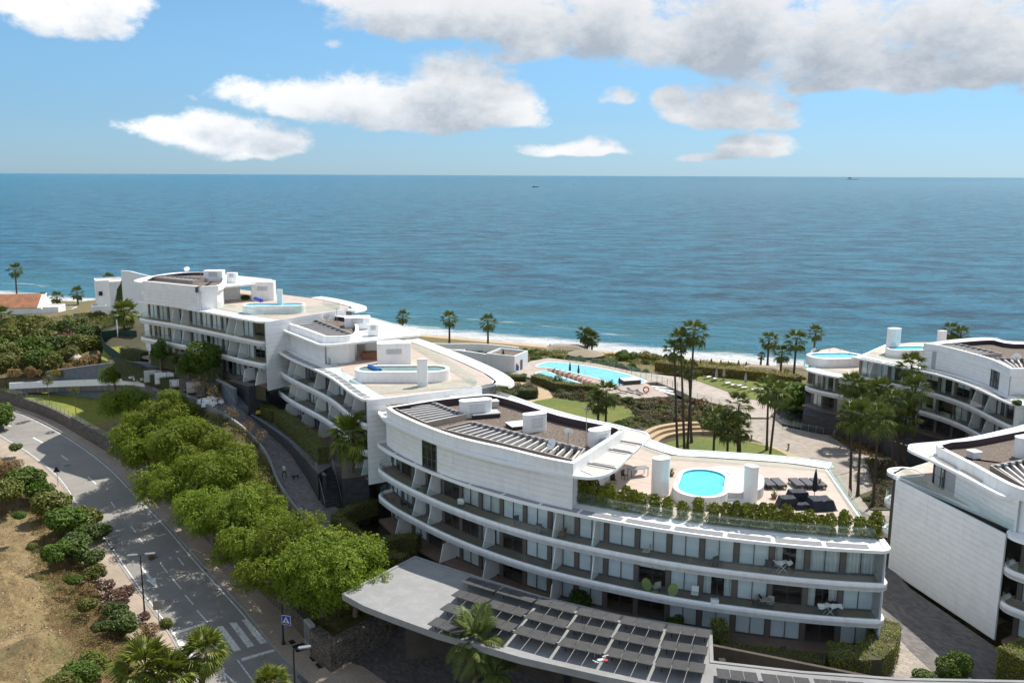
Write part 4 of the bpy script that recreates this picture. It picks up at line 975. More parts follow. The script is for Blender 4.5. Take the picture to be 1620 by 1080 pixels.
# ---- roof wells with beams
def well(root, px4, z, zd, n, mt='roof_well', beams=True):
    q = [P(a, b, z) for a, b in px4]   # far-left, far-right, near-right, near-left
    poly = [(p.x, p.y) for p in q]; t = root
    mb = MB(); mb.sweep(poly, [(0, zd), (.14, zd), (.14, z + .12), (0, z + .12)], closed=True); w_ = mb.build('roof_well', mt, t)
    mb = MB(); mb.prism(offset(poly, .1 if True else 0, True), zd + .01, zd + .05); mb.build('well_floor', 'gravel', w_)
    for i in range(n):
        f = (i + .6) / n; a = q[0].lerp(q[1], f); b = q[3].lerp(q[2], f); mb = MB(); d = (b - a).normalized(); nn = Vector((-d.y, d.x, 0)) * .09
        vs = [a + nn, a - nn, b - nn, b + nn]; vs = [Vector((v.x, v.y, z - .35)) for v in vs] + [Vector((v.x, v.y, z + .02)) for v in vs]
        mb.add(vs, [(0, 1, 2, 3), (4, 5, 6, 7), (0, 1, 5, 4), (1, 2, 6, 5), (2, 3, 7, 6), (3, 0, 4, 7)]); mb.build('beam', 'bright_block', w_)
        mb = MB(); mb.box((a.x + d.x * .35, a.y + d.y * .35, z - .05), (.35, .35, .5), math.atan2(d.y, d.x)); mb.build('bracket', 'metal_grey', w_)
def R3(x, y): return (640 + x / 5.786, 600 + y / 5.786)
well(C_, [R3(620, 395), R3(1640, 640), R3(1560, 745), R3(350, 458)], 20.95, 20.2, 18)
well(C_, [R3(240, 205), R3(550, 325), R3(200, 400), R3(-150, 240)], 20.95, 20.2, 9)
def RB(x, y): return (420 + x / 4.045, 470 + y / 4.045)
well(B, [RB(290, 135), RB(550, 235), RB(375, 245), RB(130, 155)], 25.0, 24.5, 9)
def RE(x, y): return (1420 + x / 4.155, 620 + y / 4.155)
well(E, [RE(620, 490), RE(1000, 420), RE(1100, 640), RE(831, 620)], 20.45, 19.8, 8)
def RD(x, y): return (1440 + x / 5.4, 500 + y / 5.4)
well(D, [RD(380, 232), RD(770, 322), RD(600, 330), RD(270, 240)], 21.4, 20.8, 8)
well(D, [RD(700, 362), RD(1000, 365), RD(1000, 440), RD(860, 440)], 21.4, 20.8, 5)
def R7(x, y): return (140 + x / 5.4, 410 + y / 5.4)
well(A, [R7(680, 145), R7(1000, 172), R7(890, 188), R7(560, 157)], 29.4, 28.85, 9)
# canopy fabric panels on C, E
def fab(root, poly, z, n='shade_panel', mt='beige_fabric'):
    mb = MB(); q = [P(a, b, z) for a, b in poly]; mb.prism([(p.x, p.y) for p in q], z - .03, z + .02); mb.build(n, mt, root)
def R8(x, y): return (860 + x / 5.686, 640 + y / 5.686)
for q in ([(712, 245), (800, 235), (900, 262), (935, 310), (890, 352), (700, 318)], [(690, 335), (880, 370), (820, 428), (625, 390)], [(600, 410), (800, 448), (665, 555), (435, 515)], [(410, 538), (625, 580), (560, 620), (440, 632), (335, 590)]):
    fab(C_, [R8(*p) for p in q], 20.16)
for q in ([(90, 365), (150, 350), (240, 355), (245, 415), (205, 425), (110, 390)], [(270, 432), (430, 500), (400, 488), (370, 500), (255, 440)], [(430, 500), (570, 578), (540, 590), (400, 520)], [(620, 592), (780, 660), (730, 670), (600, 605)]):
    fab(E, [RE(*p) for p in q], 19.78)
for k in range(3):
    a = R8(*[(695, 325), (590, 400), (395, 525)][k]); b = R8(*[(885, 358), (800, 436), (650, 572)][k])
    mb = MB(); mb.tube([P(*a, 20.35), P(*b, 20.35)], .09, 6); mb.build('awning_roller', 'metal_grey', C_)
# hoods and gear on C's gravel roof
hood(20.3, R3(650, 345), 3.6, 1.3, 1.9, .35, 'largest white curved roof hood on the gravel roof beside a black skylight box')
hood(20.3, R3(1190, 480), 2.6, 1.1, 1.9, .45, 'white curved roof hood in the middle of the gravel roof')
hood(20.3, R8(500, 375), 2.4, 1.3, 1.7, .6, 'white roof hood near the seaward rounded corner of the gravel roof')
def skybox(pxs, z, l, w_, h, rz, mt, top_, label):
    p = P(*pxs, z); t = thing('skylight', label, 'skylight', (p.x, p.y, z)); mb = MB(); mb.box((p.x, p.y, z + h / 2), (l, w_, h), rz); mb.build('upstand', mt, t)
    mb = MB(); mb.box((p.x, p.y, z + h + .04), (l + .12, w_ + .12, .08), rz); mb.build('lid', top_, t)
skybox(R3(735, 350), 20.3, 3.0, 1.6, .55, .3, 'dark_edge', 'joint_grey', 'black skylight box with a grey lid beside the largest roof hood')
skybox(R3(1055, 445), 20.3, 2.4, 1.8, .45, .4, 'dark_edge', 'white_paint', 'black skylight box with a white lid on the gravel roof')
skybox(R3(458, 210), 20.3, .8, .7, .6, .2, 'white_paint', 'white_paint', 'small white box vent on the gravel roof near the rear parapet')
skybox(R3(818, 260), 20.3, .9, 1.0, .8, .3, 'beige_fabric', 'bright_block', 'small beige vent box behind the largest roof hood')
skybox(RE(500, 430), 20.0, .9, .9, .6, .3, 'white_paint', 'white_bright', 'small white vent on the gravel roof at the right edge')
hood(20.0, RE(835, 420), 2.5, 1.1, 1.9, .4, 'white roof hood on the gravel roof at the right edge of the view')
def dish(pz, z, r, aim, label, mast=1.0):
    p = P(*pz, z); t = thing('satellite_dish', label, 'satellite dish', (p.x, p.y, z))
    mb = MB(); mb.tube([(p.x, p.y, z), (p.x, p.y, z + mast)], .04); mb.build('mast', 'metal_grey', t)
    prof = [(0.02, 0), (r * .5, .04 * r * 2), (r, .25 * r)]; mb = MB(); mb.lathe((0, 0, 0), prof, 16)
    M = Matrix.Rotation(aim, 4, 'Z') @ Matrix.Rotation(R(-62), 4, 'X'); mb.v = [tuple(M @ Vector(v) + Vector((p.x, p.y, z + mast + .1))) for v in mb.v]
    mb.build('reflector', 'white_bright', t); mb = MB(); e = M @ Vector((0, 0, r * 1.1)) + Vector((p.x, p.y, z + mast + .1)); mb.tube([(p.x, p.y, z + mast), e], .025, 4); mb.box(tuple(e), (.12, .12, .12)); mb.build('arm', 'metal_dark', t)
dish(R3(1350, 700), 20.5, .55, 2.2, 'white oval satellite dish in front of the roof beams')
dish(R3(1495, 640), 20.6, .45, -.3, 'satellite dish on a mast beside the roof beams by the corner', 1.6)
dish(RB(393, 160), 24.7, .5, .6, 'satellite dish on the roof of the middle block', .7)
dish(RD(905, 395), 21.4, .6, -.4, 'large satellite dish on the roof of the block behind the palms', .6)
dish(R7(845, 130), 28.9, .5, .6, 'small satellite dish on the farthest roof', .8)
def antenna(pz, z, h, label):
    p = P(*pz, z); t = thing('antenna', label, 'antenna', (p.x, p.y, z)); mb = MB(); mb.tube([(p.x, p.y, z), (p.x, p.y, z + h)], .035, 5); mb.build('mast', 'metal_grey', t)
    mb = MB()
    for k in range(5): mb.box((p.x + .12 * k - .25, p.y, z + h - .05), (.02, .5 - k * .05, .02), .4)
    mb.box((p.x, p.y, z + h - .05), (.9, .03, .03), .0); mb.build('aerial', 'metal_grey', t)
antenna(R3(1490, 600) if False else (927, 712), 20.4, 4.2, 'tall thin television aerial on the gravel roof'); antenna((318, 447), 28.8, 3.2, 'thin television aerial on the farthest roof'); antenna(RB(460, 215), 24.6, 3.2, 'thin television aerial on the middle roof')
def hood2(pz, z, l, w_, h, rz, label, name='stair_head'):
    p = P(*pz, z); t = thing(name, label, 'roof structure', (p.x, p.y, z)); mb = MB(); mb.prism(stadium(p.x, p.y, l, w_, rz, 4, .25), z, z + h); mb.build('walls', 'white_paint', t)
    mb = MB(); ox, oy = (w_ / 2 + .02) * math.sin(rz), -(w_ / 2 + .02) * math.cos(rz)
    for k in range(6): mb.box((p.x + ox, p.y + oy, z + h * .55 + k * .12), (l * .45, .04, .05), rz)
    mb.build('vent_louvre', 'joint_grey', t)
# roofs of B and A
hood2(RB(590, 195), 24.4, 3.6, 2.6, 1.6, .15, 'white plant box on the roof of the middle block'); hood2(RB(690, 240), 24.4, 1.5, 1.5, 1.5, .15, 'small white plant box with louvre on the middle roof')
hood2(RB(825, 430), zB, 4.4, 2.4, 3.0, .12, 'white stair housing beside the raised oval pool on the middle terrace')
hood2(R7(1080, 195), 28.8, 3.0, 2.2, 1.9, .1, 'white plant box on the farthest roof'); hood2(R7(1230, 195), 28.8, 1.6, 1.4, 1.5, .1, 'small white plant box on the farthest roof beside a larger one')
hood2(R7(1500, 345), zA, 3.6, 2.4, 3.0, .1, 'white stair housing beside the farthest rooftop pool')
for rt, a, z in ((B, RB(640, 300), zB), (B, RB(690, 345), zB), (A, R7(1230, 345), zA)):
    p = P(*a, z); mb = MB(); mb.box((p.x, p.y, z + 1.4), (2.4, .5, 2.8), .5); mb.build('canopy_pier', 'white_paint', rt)
# raised oval pools
def tub(px, z, L, Wd, rz, h, wmat, label, ledge=0.35, lining='pool_tile', cat='rooftop pool'):
    p = P(*px, z + h); c = (p.x, p.y); t = thing('raised_pool', label, cat, (p.x, p.y, z))
    o = stadium(*c, L, Wd, rz, 8); i_ = stadium(*c, L - 2 * ledge, Wd - 2 * ledge, rz, 8); n = len(o)
    mb = MB(); vs = [(a, b, z) for a, b in o] + [(a, b, z + h) for a, b in o] + [(a, b, z + h) for a, b in i_] + [(a, b, z + h - .9) for a, b in i_]
    fs = [(k, (k + 1) % n, n + (k + 1) % n, n + k) for k in range(n)] + [(n + k, n + (k + 1) % n, 2 * n + (k + 1) % n, 2 * n + k) for k in range(n)] + [(2 * n + k, 2 * n + (k + 1) % n, 3 * n + (k + 1) % n, 3 * n + k) for k in range(n)]
    mb.add(vs, fs); mb.build('pool_wall', 'white_paint', t)
    mb = MB(); mb.prism(stadium(*c, L - 2 * ledge + .01, Wd - 2 * ledge + .01, rz, 8), z + h - .3, z + h - .16); mb.build('water', wmat, t)
    mb = MB(); lm = stadium(*c, L - 2 * ledge - .02, Wd - 2 * ledge - .02, rz, 8); mb.sweep(lm, [(0, z + h - .9), (.03, z + h - .9), (.03, z + h - .03), (0, z + h - .03)], closed=True); mb.build('pool_lining', lining, t)
    return t, c
mat('pool_tile', (.08, .42, .52), .4, .1, 3)
def ladder(root, x, y, z, rz):
    mb = MB()
    for s in (-.22, .22):
        ox, oy = -math.sin(rz) * s, math.cos(rz) * s; dx, dy = math.cos(rz), math.sin(rz)
        mb.tube([(x + ox, y + oy, z - .6), (x + ox, y + oy, z + .75), (x + ox + dx * .2, y + oy + dy * .2, z + .9), (x + ox + dx * .45, y + oy + dy * .45, z + .8), (x + ox + dx * .5, y + oy + dy * .5, z)], .025, 5)
    mb.build('ladder', 'steel', root)
tub(RB(875, 455), zB, 11.5, 4.0, .03, 1.35, 'pool_water_green', 'raised oval white pool with green water on the middle block terrace', .45, 'beige_fabric')
tub(R7(1585, 385), zA, 9.0, 3.6, .1, 1.2, 'pool_water_pale', 'raised white pool on the farthest rooftop terrace', .3, 'beige_fabric')
t, c = tub((1111, 762), zC, 4.9, 8.3, -.30, 1.15, 'pool_water', 'round-cornered turquoise pool on the roof terrace behind the potted hedge', .45)
ladder(t, *P(1145, 762, zC + 1.1).xy, zC + 1.1, .1)
p = P(1155, 757, zC + 1.0); mb = MB(); mb.prism(stadium(p.x, p.y, 6.2, 7.6, -.3, 8), zC, zC + .98); mb.build('pool_deck', 'bright_block', t)
for k in range(4):
    q = P(1163, 795, zC); mb = MB(); mb.box((q.x, q.y - .4 * k + .8, zC + .9 - .22 * k - .1), (2.2, .45, .2), -.1); mb.build('step', 'white_paint', t)
t, c = tub(RD(20, 272), zD, 8.5, 3.6, .1, 1.3, 'pool_water', 'turquoise raised pool on the upper terrace behind the palm cluster', .4); ladder(t, *P(1411, 551, zD + 1.3).xy, zD + 1.3, .2)
def R6(x, y): return (1260 + x / 5.4, 500 + y / 5.4)
t, c = tub(R6(330, 335), zW, 9.5, 5.6, .1, 1.5, 'pool_water_pale', 'oval raised pool with posts around it on the low seaward wing', .7)
for k in range(9):
    a = math.pi * k / 8; mb = MB(); mb.box((c[0] + 4.4 * math.cos(a), c[1] + 2.6 * math.sin(a), zW + 1.95), (.05, .05, 1.0)); mb.build('rail_post', 'metal_grey', t)
# chimneys
def chimney(px, z, h, l, w_, rz, label):
    p = P(*px, z); t = thing('chimney', label, 'chimney', (p.x, p.y, z)); mb = MB(); mb.prism(stadium(p.x, p.y, l, w_, rz, 8), z, z + h); mb.build('shaft', 'white_paint', t)
    mb = MB(); mb.prism(stadium(p.x, p.y, l + .08, w_ + .08, rz, 8), z + h, z + h + .06); mb.build('cap', 'bright_block', t)
chimney((1044, 782), zC, 3.5, 1.75, 1.3, .5, 'white oval chimney on the roof terrace between the awning and the turquoise pool')
chimney((1186, 796), zC, 3.5, 1.3, 1.0, -.9, 'white oval chimney on the roof terrace beside the loungers')
chimney(RB(1005, 568), zB, 3.2, 1.25, .6, .05, 'white slab chimney in front of the green oval pool')
chimney(R7(1316 if False else 1640, 445), zA, 3.2, .85, .6, .05, 'white slab chimney on the farthest rooftop terrace')
chimney(R6(820, 315), zD, 4.0, 2.4, 1.6, .5, 'large white oval chimney on the upper terrace behind the palms')
chimney(RD(265, 225), zD, 2.0, 1.6, 1.0, .2, 'small white box chimney at the back of the terrace behind the palms')
# terrace rails
glass_rail(C_, offset([cC.pt(s, 2.35) for s in np.linspace(cC.L * .525, cC.L - .2, 26)], 0), zC, 1.1, 3.2)
glass_rail(C_, [cC.pt(cC.L - .3, 2.4)] + [tuple(P(*q, zC))[:2] for q in ((1311, 745), (1240, 737), (1120, 729), (1066, 725), (1015, 706))], zC, 1.15, 3.5)
glass_rail(B, [tuple(P(*RB(*q), zB))[:2] for q in ((400, 425), (520, 540), (650, 625), (1365, 572), (1150, 435), (900, 290))], zB, 1.0, 3)
glass_rail(A, [tuple(P(*R7(*q), zA))[:2] for q in ((1000, 398), (1200, 440), (1480, 498), (2150, 430), (2000, 370))], zA, 1.0, 4)
glass_rail(E, [tuple(P(*RE(*q), zE))[:2] for q in ((22, 553), (160, 632), (480, 800), (722, 918), (831, 905))], zE, 1.05, 2.6)
glass_rail(D, [tuple(P(*R6(*q), zD))[:2] for q in ((600, 345), (900, 400), (1100, 430))], zD, 1.0, 3)
glass_rail(D, [tuple(P(*RD(*q), zD))[:2] for q in ((880, 715), (960, 720), (1000, 718))], zD, 1.0, 3)
glass_rail(Wg, [tuple(P(*R6(*q), zW))[:2] for q in ((440, 525), (300, 500), (150, 480), (55, 440), (120, 340), (190, 285))], zW, 1.0, 3)
# back balcony rims (seaward)
for rt, pts, z in ((C_, [(1311, 741), (1240, 731), (1120, 722.5), (1063, 718), (1005, 699)], zC), (B, [(783, 607), (786, 603), (766, 589), (716.7, 566.4), (667, 546.6), (642.5, 538)], zB), (A, [(547, 490), (557, 488), (555, 485), (521, 476), (492, 471)], zA)):
    pp = [(p[0], p[1]) for p in catmull([tuple(P(a, b, z)) for a, b in pts], 5)]
    mb = MB(); mb.sweep(pp, [(-1.8, z - .15), (.1, z - .15), (.1, z + .03), (-1.8, z + .03)]); mb.build('rear_ledge', 'white_paint', rt)
    mb = MB(); mb.sweep(pp, [(-2.05, z - .3), (-1.8, z - .35), (-1.75, z + .1), (-2.0, z + .08)]); mb.build('rear_rim', 'white_bright', rt)
# nose balconies of block E toward the courtyard
for k, z in enumerate((zE, zE - 3.1, zE - 6.2)):
    p = P(1424, 757, z); nx_ = e1 - e0; nx_ = Vector((nx_.x, nx_.y)).normalized(); q = (e1.x + nx_.x * .2 + nx_.y * .0, e1.y + nx_.y * .2)
    cc = (e1.x + 1.5, e1.y + 1.6); st = stadium(cc[0], cc[1], 3.0, 3.6, math.atan2(nx_.y, nx_.x), 8)
    mb = MB(); mb.prism(st, z - .3, z - .02); mb.build('balcony_slab', 'white_paint', E)
    mb = MB(); mb.sweep(st, [(a, b + z) for a, b in ([(0, -.3), (.3, -.36), (.3, .1), (0, .1)] if k == 0 else RIM)], closed=True); mb.build('balcony_rim', 'white_bright', E)
    if k: mb = MB(); mb.sweep(st, [(.1, z + .3), (.13, z + .3), (.13, z + 1.2), (.1, z + 1.2)], closed=True); mb.build('balcony_glass', 'rail_glass', E)
# ------------------------------------------------------------------ walls, stairs, podiums near the path
def proj(p):
    d = CM.transposed() @ (Vector(p) - Vector((0, 0, CZ))); return (810 + d.x / -d.z * FOC, 540 - d.y / -d.z * FOC)
def wall_px(name, label, pts, z0, h, th, mt, cap=None, smooth=True, cat='wall', h1=None):
    w_ = [tuple(P(a, b, c)) for a, b, c in pts]; pp = catmull(w_, 4) if smooth else w_
    root = thing(name, label, cat, pp[0]); n = len(pp); mb = MB(); vs = []
    for i, p in enumerate(pp):
        nn, k = pnormal(pp, i); hh = h if h1 is None else h + (h1 - h) * i / (n - 1)
        for (o, zz) in ((-th / 2, z0), (th / 2, z0), (th / 2, p[2] + hh), (-th / 2, p[2] + hh)): vs.append((p[0] + nn[0] * o * k, p[1] + nn[1] * o * k, zz))
    fs = [(i * 4 + j, (i + 1) * 4 + j, (i + 1) * 4 + (j + 1) % 4, i * 4 + (j + 1) % 4) for i in range(n - 1) for j in range(4)] + [(0, 1, 2, 3), (4 * n - 1, 4 * n - 2, 4 * n - 3, 4 * n - 4)]
    mb.add(vs, fs); mb.build('wall_body', mt, root)
    if cap:
        mb = MB(); vs = []
        for i, p in enumerate(pp):
            nn, k = pnormal(pp, i); hh = (h if h1 is None else h + (h1 - h) * i / (n - 1)) + .002
            for (o, zz) in ((-th / 2 - .05, 0), (th / 2 + .05, 0), (th / 2 + .05, .09), (-th / 2 - .05, .09)): vs.append((p[0] + nn[0] * o * k, p[1] + nn[1] * o * k, p[2] + hh + zz))
        mb.add(vs, fs); mb.build('coping', cap, root)
    return root, pp
wall_px('retaining_wall', 'long curved blue-grey retaining wall behind the stacked building materials', [(75, 602, 9.4), (160, 592, 11.6), (205, 591, 13.2), (270, 597, 14.5), (309, 609, 14.5), (345, 626, 14.3), (374, 644, 13.8)], 6, 1.6, .4, 'blue_stone', 'concrete', h1=2.6)
wall_px('retaining_wall', 'curved dark wall between the lower cobbled path and the raised walk by the hedge', [(398, 666, 11.9), (427, 690, 11.2), (462, 722, 10.2), (488, 756, 9.4), (505, 780, 8.8), (516, 799, 8.3)], 5, .9, .3, 'dark_stone', 'blue_stone', h1=3.6)
def podium(label, top, z, z0, mt, tmt, rail=None, pave=True):
    q = [P(a, b, z) for a, b in top]; t = thing('podium', label, 'podium', (q[0].x, q[0].y, z0)); poly = [(p.x, p.y) for p in q]
    mb = MB(); mb.prism(poly, z0, z); mb.build('stone_face', mt, t)
    mb = MB(); mb.prism(offset(poly, .0, True), z + .003, z + .05); mb.build('paving', tmt, t)
    if rail: glass_rail(t, [tuple(P(a, b, z))[:2] for a, b in rail], z + .05, 1.0, 2.5)
podium('dark stone box podium with a paved top below the corner of the farthest block', [(363, 601.5), (393, 611), (422.5, 606), (398, 596.5)], 16.72, 11, 'dark_stone', 'balcony_tile', [(365, 601), (393, 610.5), (421, 606)])
podium('dark stone podium under the corner terrace of the middle block beside the stairs', [(541, 757), (583, 752), (590, 720), (560, 715), (540, 722)], 12.26, 6.5, 'dark_stone', 'balcony_tile', [(541, 757), (583, 752)])
podium('raised paved walk between the long hedge and the curved dark wall', [(398, 664), (427, 679), (461, 703), (486, 729), (503, 750), (523, 738), (505, 712), (470, 668), (436, 645), (415, 645)], 12.0, 8, 'dark_stone', 'paving_dark')
def stairs(label, a_px, za, b_px, zb, wdt, n, mt='dark_stone'):
    a = P(*a_px, za); b = P(*b_px, zb); d = Vector((b.x - a.x, b.y - a.y)); L = d.length; rz = math.atan2(d.y, d.x); t = thing('stairs', label, 'stairs', (b.x, b.y, zb))
    for i in range(n):
        f = (i + .5) / n; z = za + (zb - za) * f; mb = MB(); mb.box((a.x + d.x * f, a.y + d.y * f, z / 2 + zb / 2 - .5), (L / n * 1.02, wdt, z - zb + 1.0), rz); mb.build('step', mt, t)
    for s in (-1, 1):
        mb = MB(); ox, oy = -math.sin(rz) * s * wdt / 2, math.cos(rz) * s * wdt / 2; mb.tube([(a.x + ox, a.y + oy, za + .95), (b.x + ox, b.y + oy, zb + .95)], .035); mb.tube([(a.x + ox, a.y + oy, za), (a.x + ox, a.y + oy, za + .95)], .03); mb.tube([(b.x + ox, b.y + oy, zb), (b.x + ox, b.y + oy, zb + .95)], .03); mb.build('handrail', 'metal_grey', t)
stairs('dark stone stairs descending beside the podium of the middle block', (513, 741), 12.0, (528, 806), 8.2, 2.0, 16)
stairs('grey stairs descending between the blue-grey wall and the dark stone box', (352, 600), 16.6, (384, 645), 13.7, 1.9, 16, 'blue_stone')
# stone wall by the entrance
wall_px('stone_wall', 'thick rubble stone wall with a corner beside the zebra crossing and the driveway', [(498, 992, 3.2 + 2.4), (525, 1014, 5.6), (568, 990, 5.6), (614, 967, 5.6)], 2.6, 0, 1.1, 'rubble_stone', None, False)
# utility cabinet in the wall
a = P(491, 1018, 3.3); t = thing('utility_cabinet', 'pale grey metal cabinet standing in the stone wall beside the pavement', 'cabinet', tuple(a))
rz = math.atan2(*(reversed((P(497, 1022, 3.3) - P(485, 1008, 3.3)).xy))); mb = MB(); mb.box((a.x, a.y, a.z + 1.1), (1.6, .5, 2.2), rz); mb.build('cabinet_body', 'bright_block', t)
for k in (-.4, .4): mb = MB(); mb.box((a.x + math.cos(rz) * k + math.sin(rz) * .27, a.y + math.sin(rz) * k - math.cos(rz) * .27, a.z + 1.15), (.74, .03, 1.9), rz); mb.build('cabinet_door', 'metal_grey', t)
for k, (x, y, l, w_) in enumerate(((1010, 675, 1.3, 1.1), (1095, 738, .9, .7), (1130, 778, .9, .7), (965, 643, .7, .5))):
    a = PR(*Z3(x, y), .15); mb = MB(); mb.box((a.x, a.y, road_z(a.y) + .15), (l, w_, .03), rz)
    tag(mb.build('manhole_cover', 'metal_dark'), ['largest dark rectangular cover set in the pavement by the stone wall', 'middle small dark cover in the pavement by the stone wall corner', 'nearest small dark cover in the pavement by the stone wall corner', 'small dark cover beside the crossing sign pole'][k], 'manhole cover')
# ---- entrance canopy with solar panels
ZK = 10.5
edge_f = [(542, 939.6), (575, 958), (616, 974), (688, 1000), (760, 1021), (825, 1040), (947, 1068), (1021, 1083), (1200, 1118), (1620, 1165)]
out_ = [P(a, b, ZK) for a, b in edge_f] + [P(a, b, ZK) for a, b in ((1800, 1080), (1620, 1077), (1421, 1073), (1268, 1062), (1128, 1046), (1126, 997), (981, 973), (855, 943), (736, 906), (656.7, 880))]
cano = thing('entrance_canopy', 'large flat grey concrete entrance canopy carrying rows of solar panels', 'canopy', (out_[0].x, out_[0].y, 4))
poly = [(p.x, p.y) for p in out_]
mb = MB(); mb.prism(poly, ZK - .45, ZK); mb.build('canopy_slab', 'concrete', cano)
mb = MB(); mb.sweep(poly if sum(poly[k][0] * poly[(k + 1) % len(poly)][1] - poly[(k + 1) % len(poly)][0] * poly[k][1] for k in range(len(poly))) > 0 else poly[::-1], [(-.04, ZK - .5), (.25, ZK - .5), (.25, ZK + .07), (-.04, ZK + .07)], closed=True); mb.build('canopy_edge', 'concrete', cano)
for (x, y) in ((760, 985), (900, 1000), (1010, 1035), (1150, 1060), (700, 930)):
    p = P(x, y, ZK - .5); mb = MB(); mb.box((p.x, p.y + 1.5, (4 + ZK - .5) / 2), (.5, .5, ZK - 4.5)); mb.build('pillar', 'metal_dark', cano)
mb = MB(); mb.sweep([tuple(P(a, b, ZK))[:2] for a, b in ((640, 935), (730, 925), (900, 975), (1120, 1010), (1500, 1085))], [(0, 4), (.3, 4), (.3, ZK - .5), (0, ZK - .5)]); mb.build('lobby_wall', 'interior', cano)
def R4(x, y): return (540 + x / 2.7, 860 + y / 2.7)
B_ = [P(*R4(*q), ZK + .5) for q in ((545, 138), (690, 180), (852, 225), (1018, 268), (1203, 305), (1392, 342), (1585, 368))]
F_ = [P(*R4(*q), ZK + .5) for q in ((405, 308), (566, 335), (722, 398), (888, 500), (1088, 553), (1318, 580), (1553, 590))]
B_ = [Vector((v.x, v.y, ZK)) for v in B_]; F_ = [Vector((v.x, v.y, ZK)) for v in F_]; nrow = [4, 4, 4.7, 5.6, 6, 6, 6]; dirs = [(F_[i] - B_[i]).normalized() for i in range(7)]
RS = (F_[0] - B_[0]).length / 3.0
rackn = 0; cn = ['first', 'second', 'third', 'fourth', 'fifth', 'sixth']
def rack(a, b, c, d, label, group='solar panel racks on the canopy', npan=3):
    """far-left, far-right, near-right, near-left points on the roof"""
    t = thing('solar_rack', label, 'solar panels', (a.x, a.y, ZK), group=group); U = Vector((0, 0, 1))
    A, B2, C2, D2 = a + U * .42, b + U * .42, c + U * .86, d + U * .86
    for k in range(npan):
        f0, f1 = k / npan + .008, (k + 1) / npan - .008
        q = [A.lerp(B2, f0), A.lerp(B2, f1), D2.lerp(C2, f1), D2.lerp(C2, f0)]; up = U * .05; mb = MB()
        mb.add([v for v in q] + [v + up for v in q], [(0, 1, 2, 3), (7, 6, 5, 4), (0, 4, 5, 1), (1, 5, 6, 2), (2, 6, 7, 3), (3, 7, 4, 0)]); pn = mb.build('panel', 'solar_frame', t)
        ctr = (q[0] + q[1] + q[2] + q[3]) / 4; r = [v.lerp(ctr, .05) + U * .055 for v in q]; mb = MB(); mb.add(r, [(3, 2, 1, 0)]); mb.build('cell_face', 'solar_dark', pn)
    for f in (.12, .88):
        mb = MB(); x = A.lerp(B2, f); y = D2.lerp(C2, f); z_ = y.lerp(x, .45); mb.tube([x, y], .03, 4); mb.tube([z_, Vector((z_.x, z_.y, ZK))], .03, 4); mb.tube([x, Vector((x.x, x.y, ZK))], .03, 4); mb.build('support', 'metal_dark', t)
for ci in range(6):
    for r in range(7):
        u0, u1 = r * RS, r * RS + RS * .80
        L0, L1, R0, R1 = B_[ci] + dirs[ci] * u0, B_[ci] + dirs[ci] * u1, B_[ci + 1] + dirs[ci + 1] * u0, B_[ci + 1] + dirs[ci + 1] * u1
        L0, R0, L1, R1 = L0.lerp(R0, .025), R0.lerp(L0, .025), L1.lerp(R1, .025), R1.lerp(L1, .025)
        if not (inside(L0.lerp(L1, .55), poly) and inside(R0.lerp(R1, .55), poly)): continue
        if proj(L0)[1] > 1085: continue
        rack(L0, R0, R1, L1, f'three-panel solar rack in the {cn[ci]} column, {ORD[r]} row from the facade')
sp = [Vector((*P(a, b, ZK + .8).xy, ZK)) for a, b in ((1130, 1049), (1200, 1057), (1283, 1065.5), (1370, 1072), (1450, 1077), (1540, 1080), (1640, 1082))]
for i in range(6):
    a, b = sp[i].lerp(sp[i + 1], .04), sp[i].lerp(sp[i + 1], .96); dn = Vector((-.35, -2.0, 0))
    rack(a, b, b + dn, a + dn, f'three-panel solar rack in the narrow bottom strip, {cn[i]} from the left')
# ---- road furniture
def lamp(base_px, h, arms, label, off=.14):
    p = PR(*base_px, off); t = thing('street_lamp', label, 'street lamp', tuple(p)); mb = MB(); mb.tube([p, p + Vector((0, 0, 1.2)), p + Vector((0, 0, h))], [.11, .08, .06], 8); mb.lathe(tuple(p), [(.2, 0), (.2, .06), (.12, .3)], 10); mb.build('pole', 'metal_dark', t)
    for (dx, dy, l) in arms:
        d = Vector((dx, dy, 0)).normalized(); q = p + Vector((0, 0, h)); mb = MB(); mb.tube([q - d * .05, q + d * l * .5 + Vector((0, 0, .08))], .04, 5); mb.build('arm', 'metal_dark', t)
        mb = MB(); e = q + d * (l * .5 + .45) + Vector((0, 0, .08)); mb.prism(stadium(e.x, e.y, 1.0, .34, math.atan2(d.y, d.x), 4), e.z - .05, e.z + .06); mb.build('lamp_head', 'metal_grey', t)
lamp((218, 766), 6.2, [(-1, -.25, .6)], 'black street lamp on the far pavement in front of the tree row')
lamp((229, 971), 6.2, [(-1, -.2, .5), (1, .25, .9)], 'black double-headed street lamp beside the white road arrow')
lamp((448.5, 1018), 6.2, [(-1, -.1, .7)], 'black street lamp next to the blue crossing sign')
lamp((470, 1160), 7.2, [(1, .3, .8)], 'grey street lamp head rising from the bottom edge by the kerb')
def sign_pole(p, h, t): mb = MB(); mb.tube([p, p + Vector((0, 0, h))], .04, 6); mb.build('pole', 'metal_grey', t)
p = PR(455, 1020, .14); t = thing('road_sign', 'square blue pedestrian crossing sign with a walking figure', 'road sign', tuple(p)); sign_pole(p, 2.9, t)
SZ = math.atan2(p.x, -p.y) + .12; ca, sa = math.cos(-0.30), math.sin(-0.30); ca, sa = math.cos(-.28), math.sin(-.28)
def face(pts, off, z, flip=False): return [(p.x + x * ca + off * sa, p.y + x * sa - off * ca, z + y) for x, y in pts]
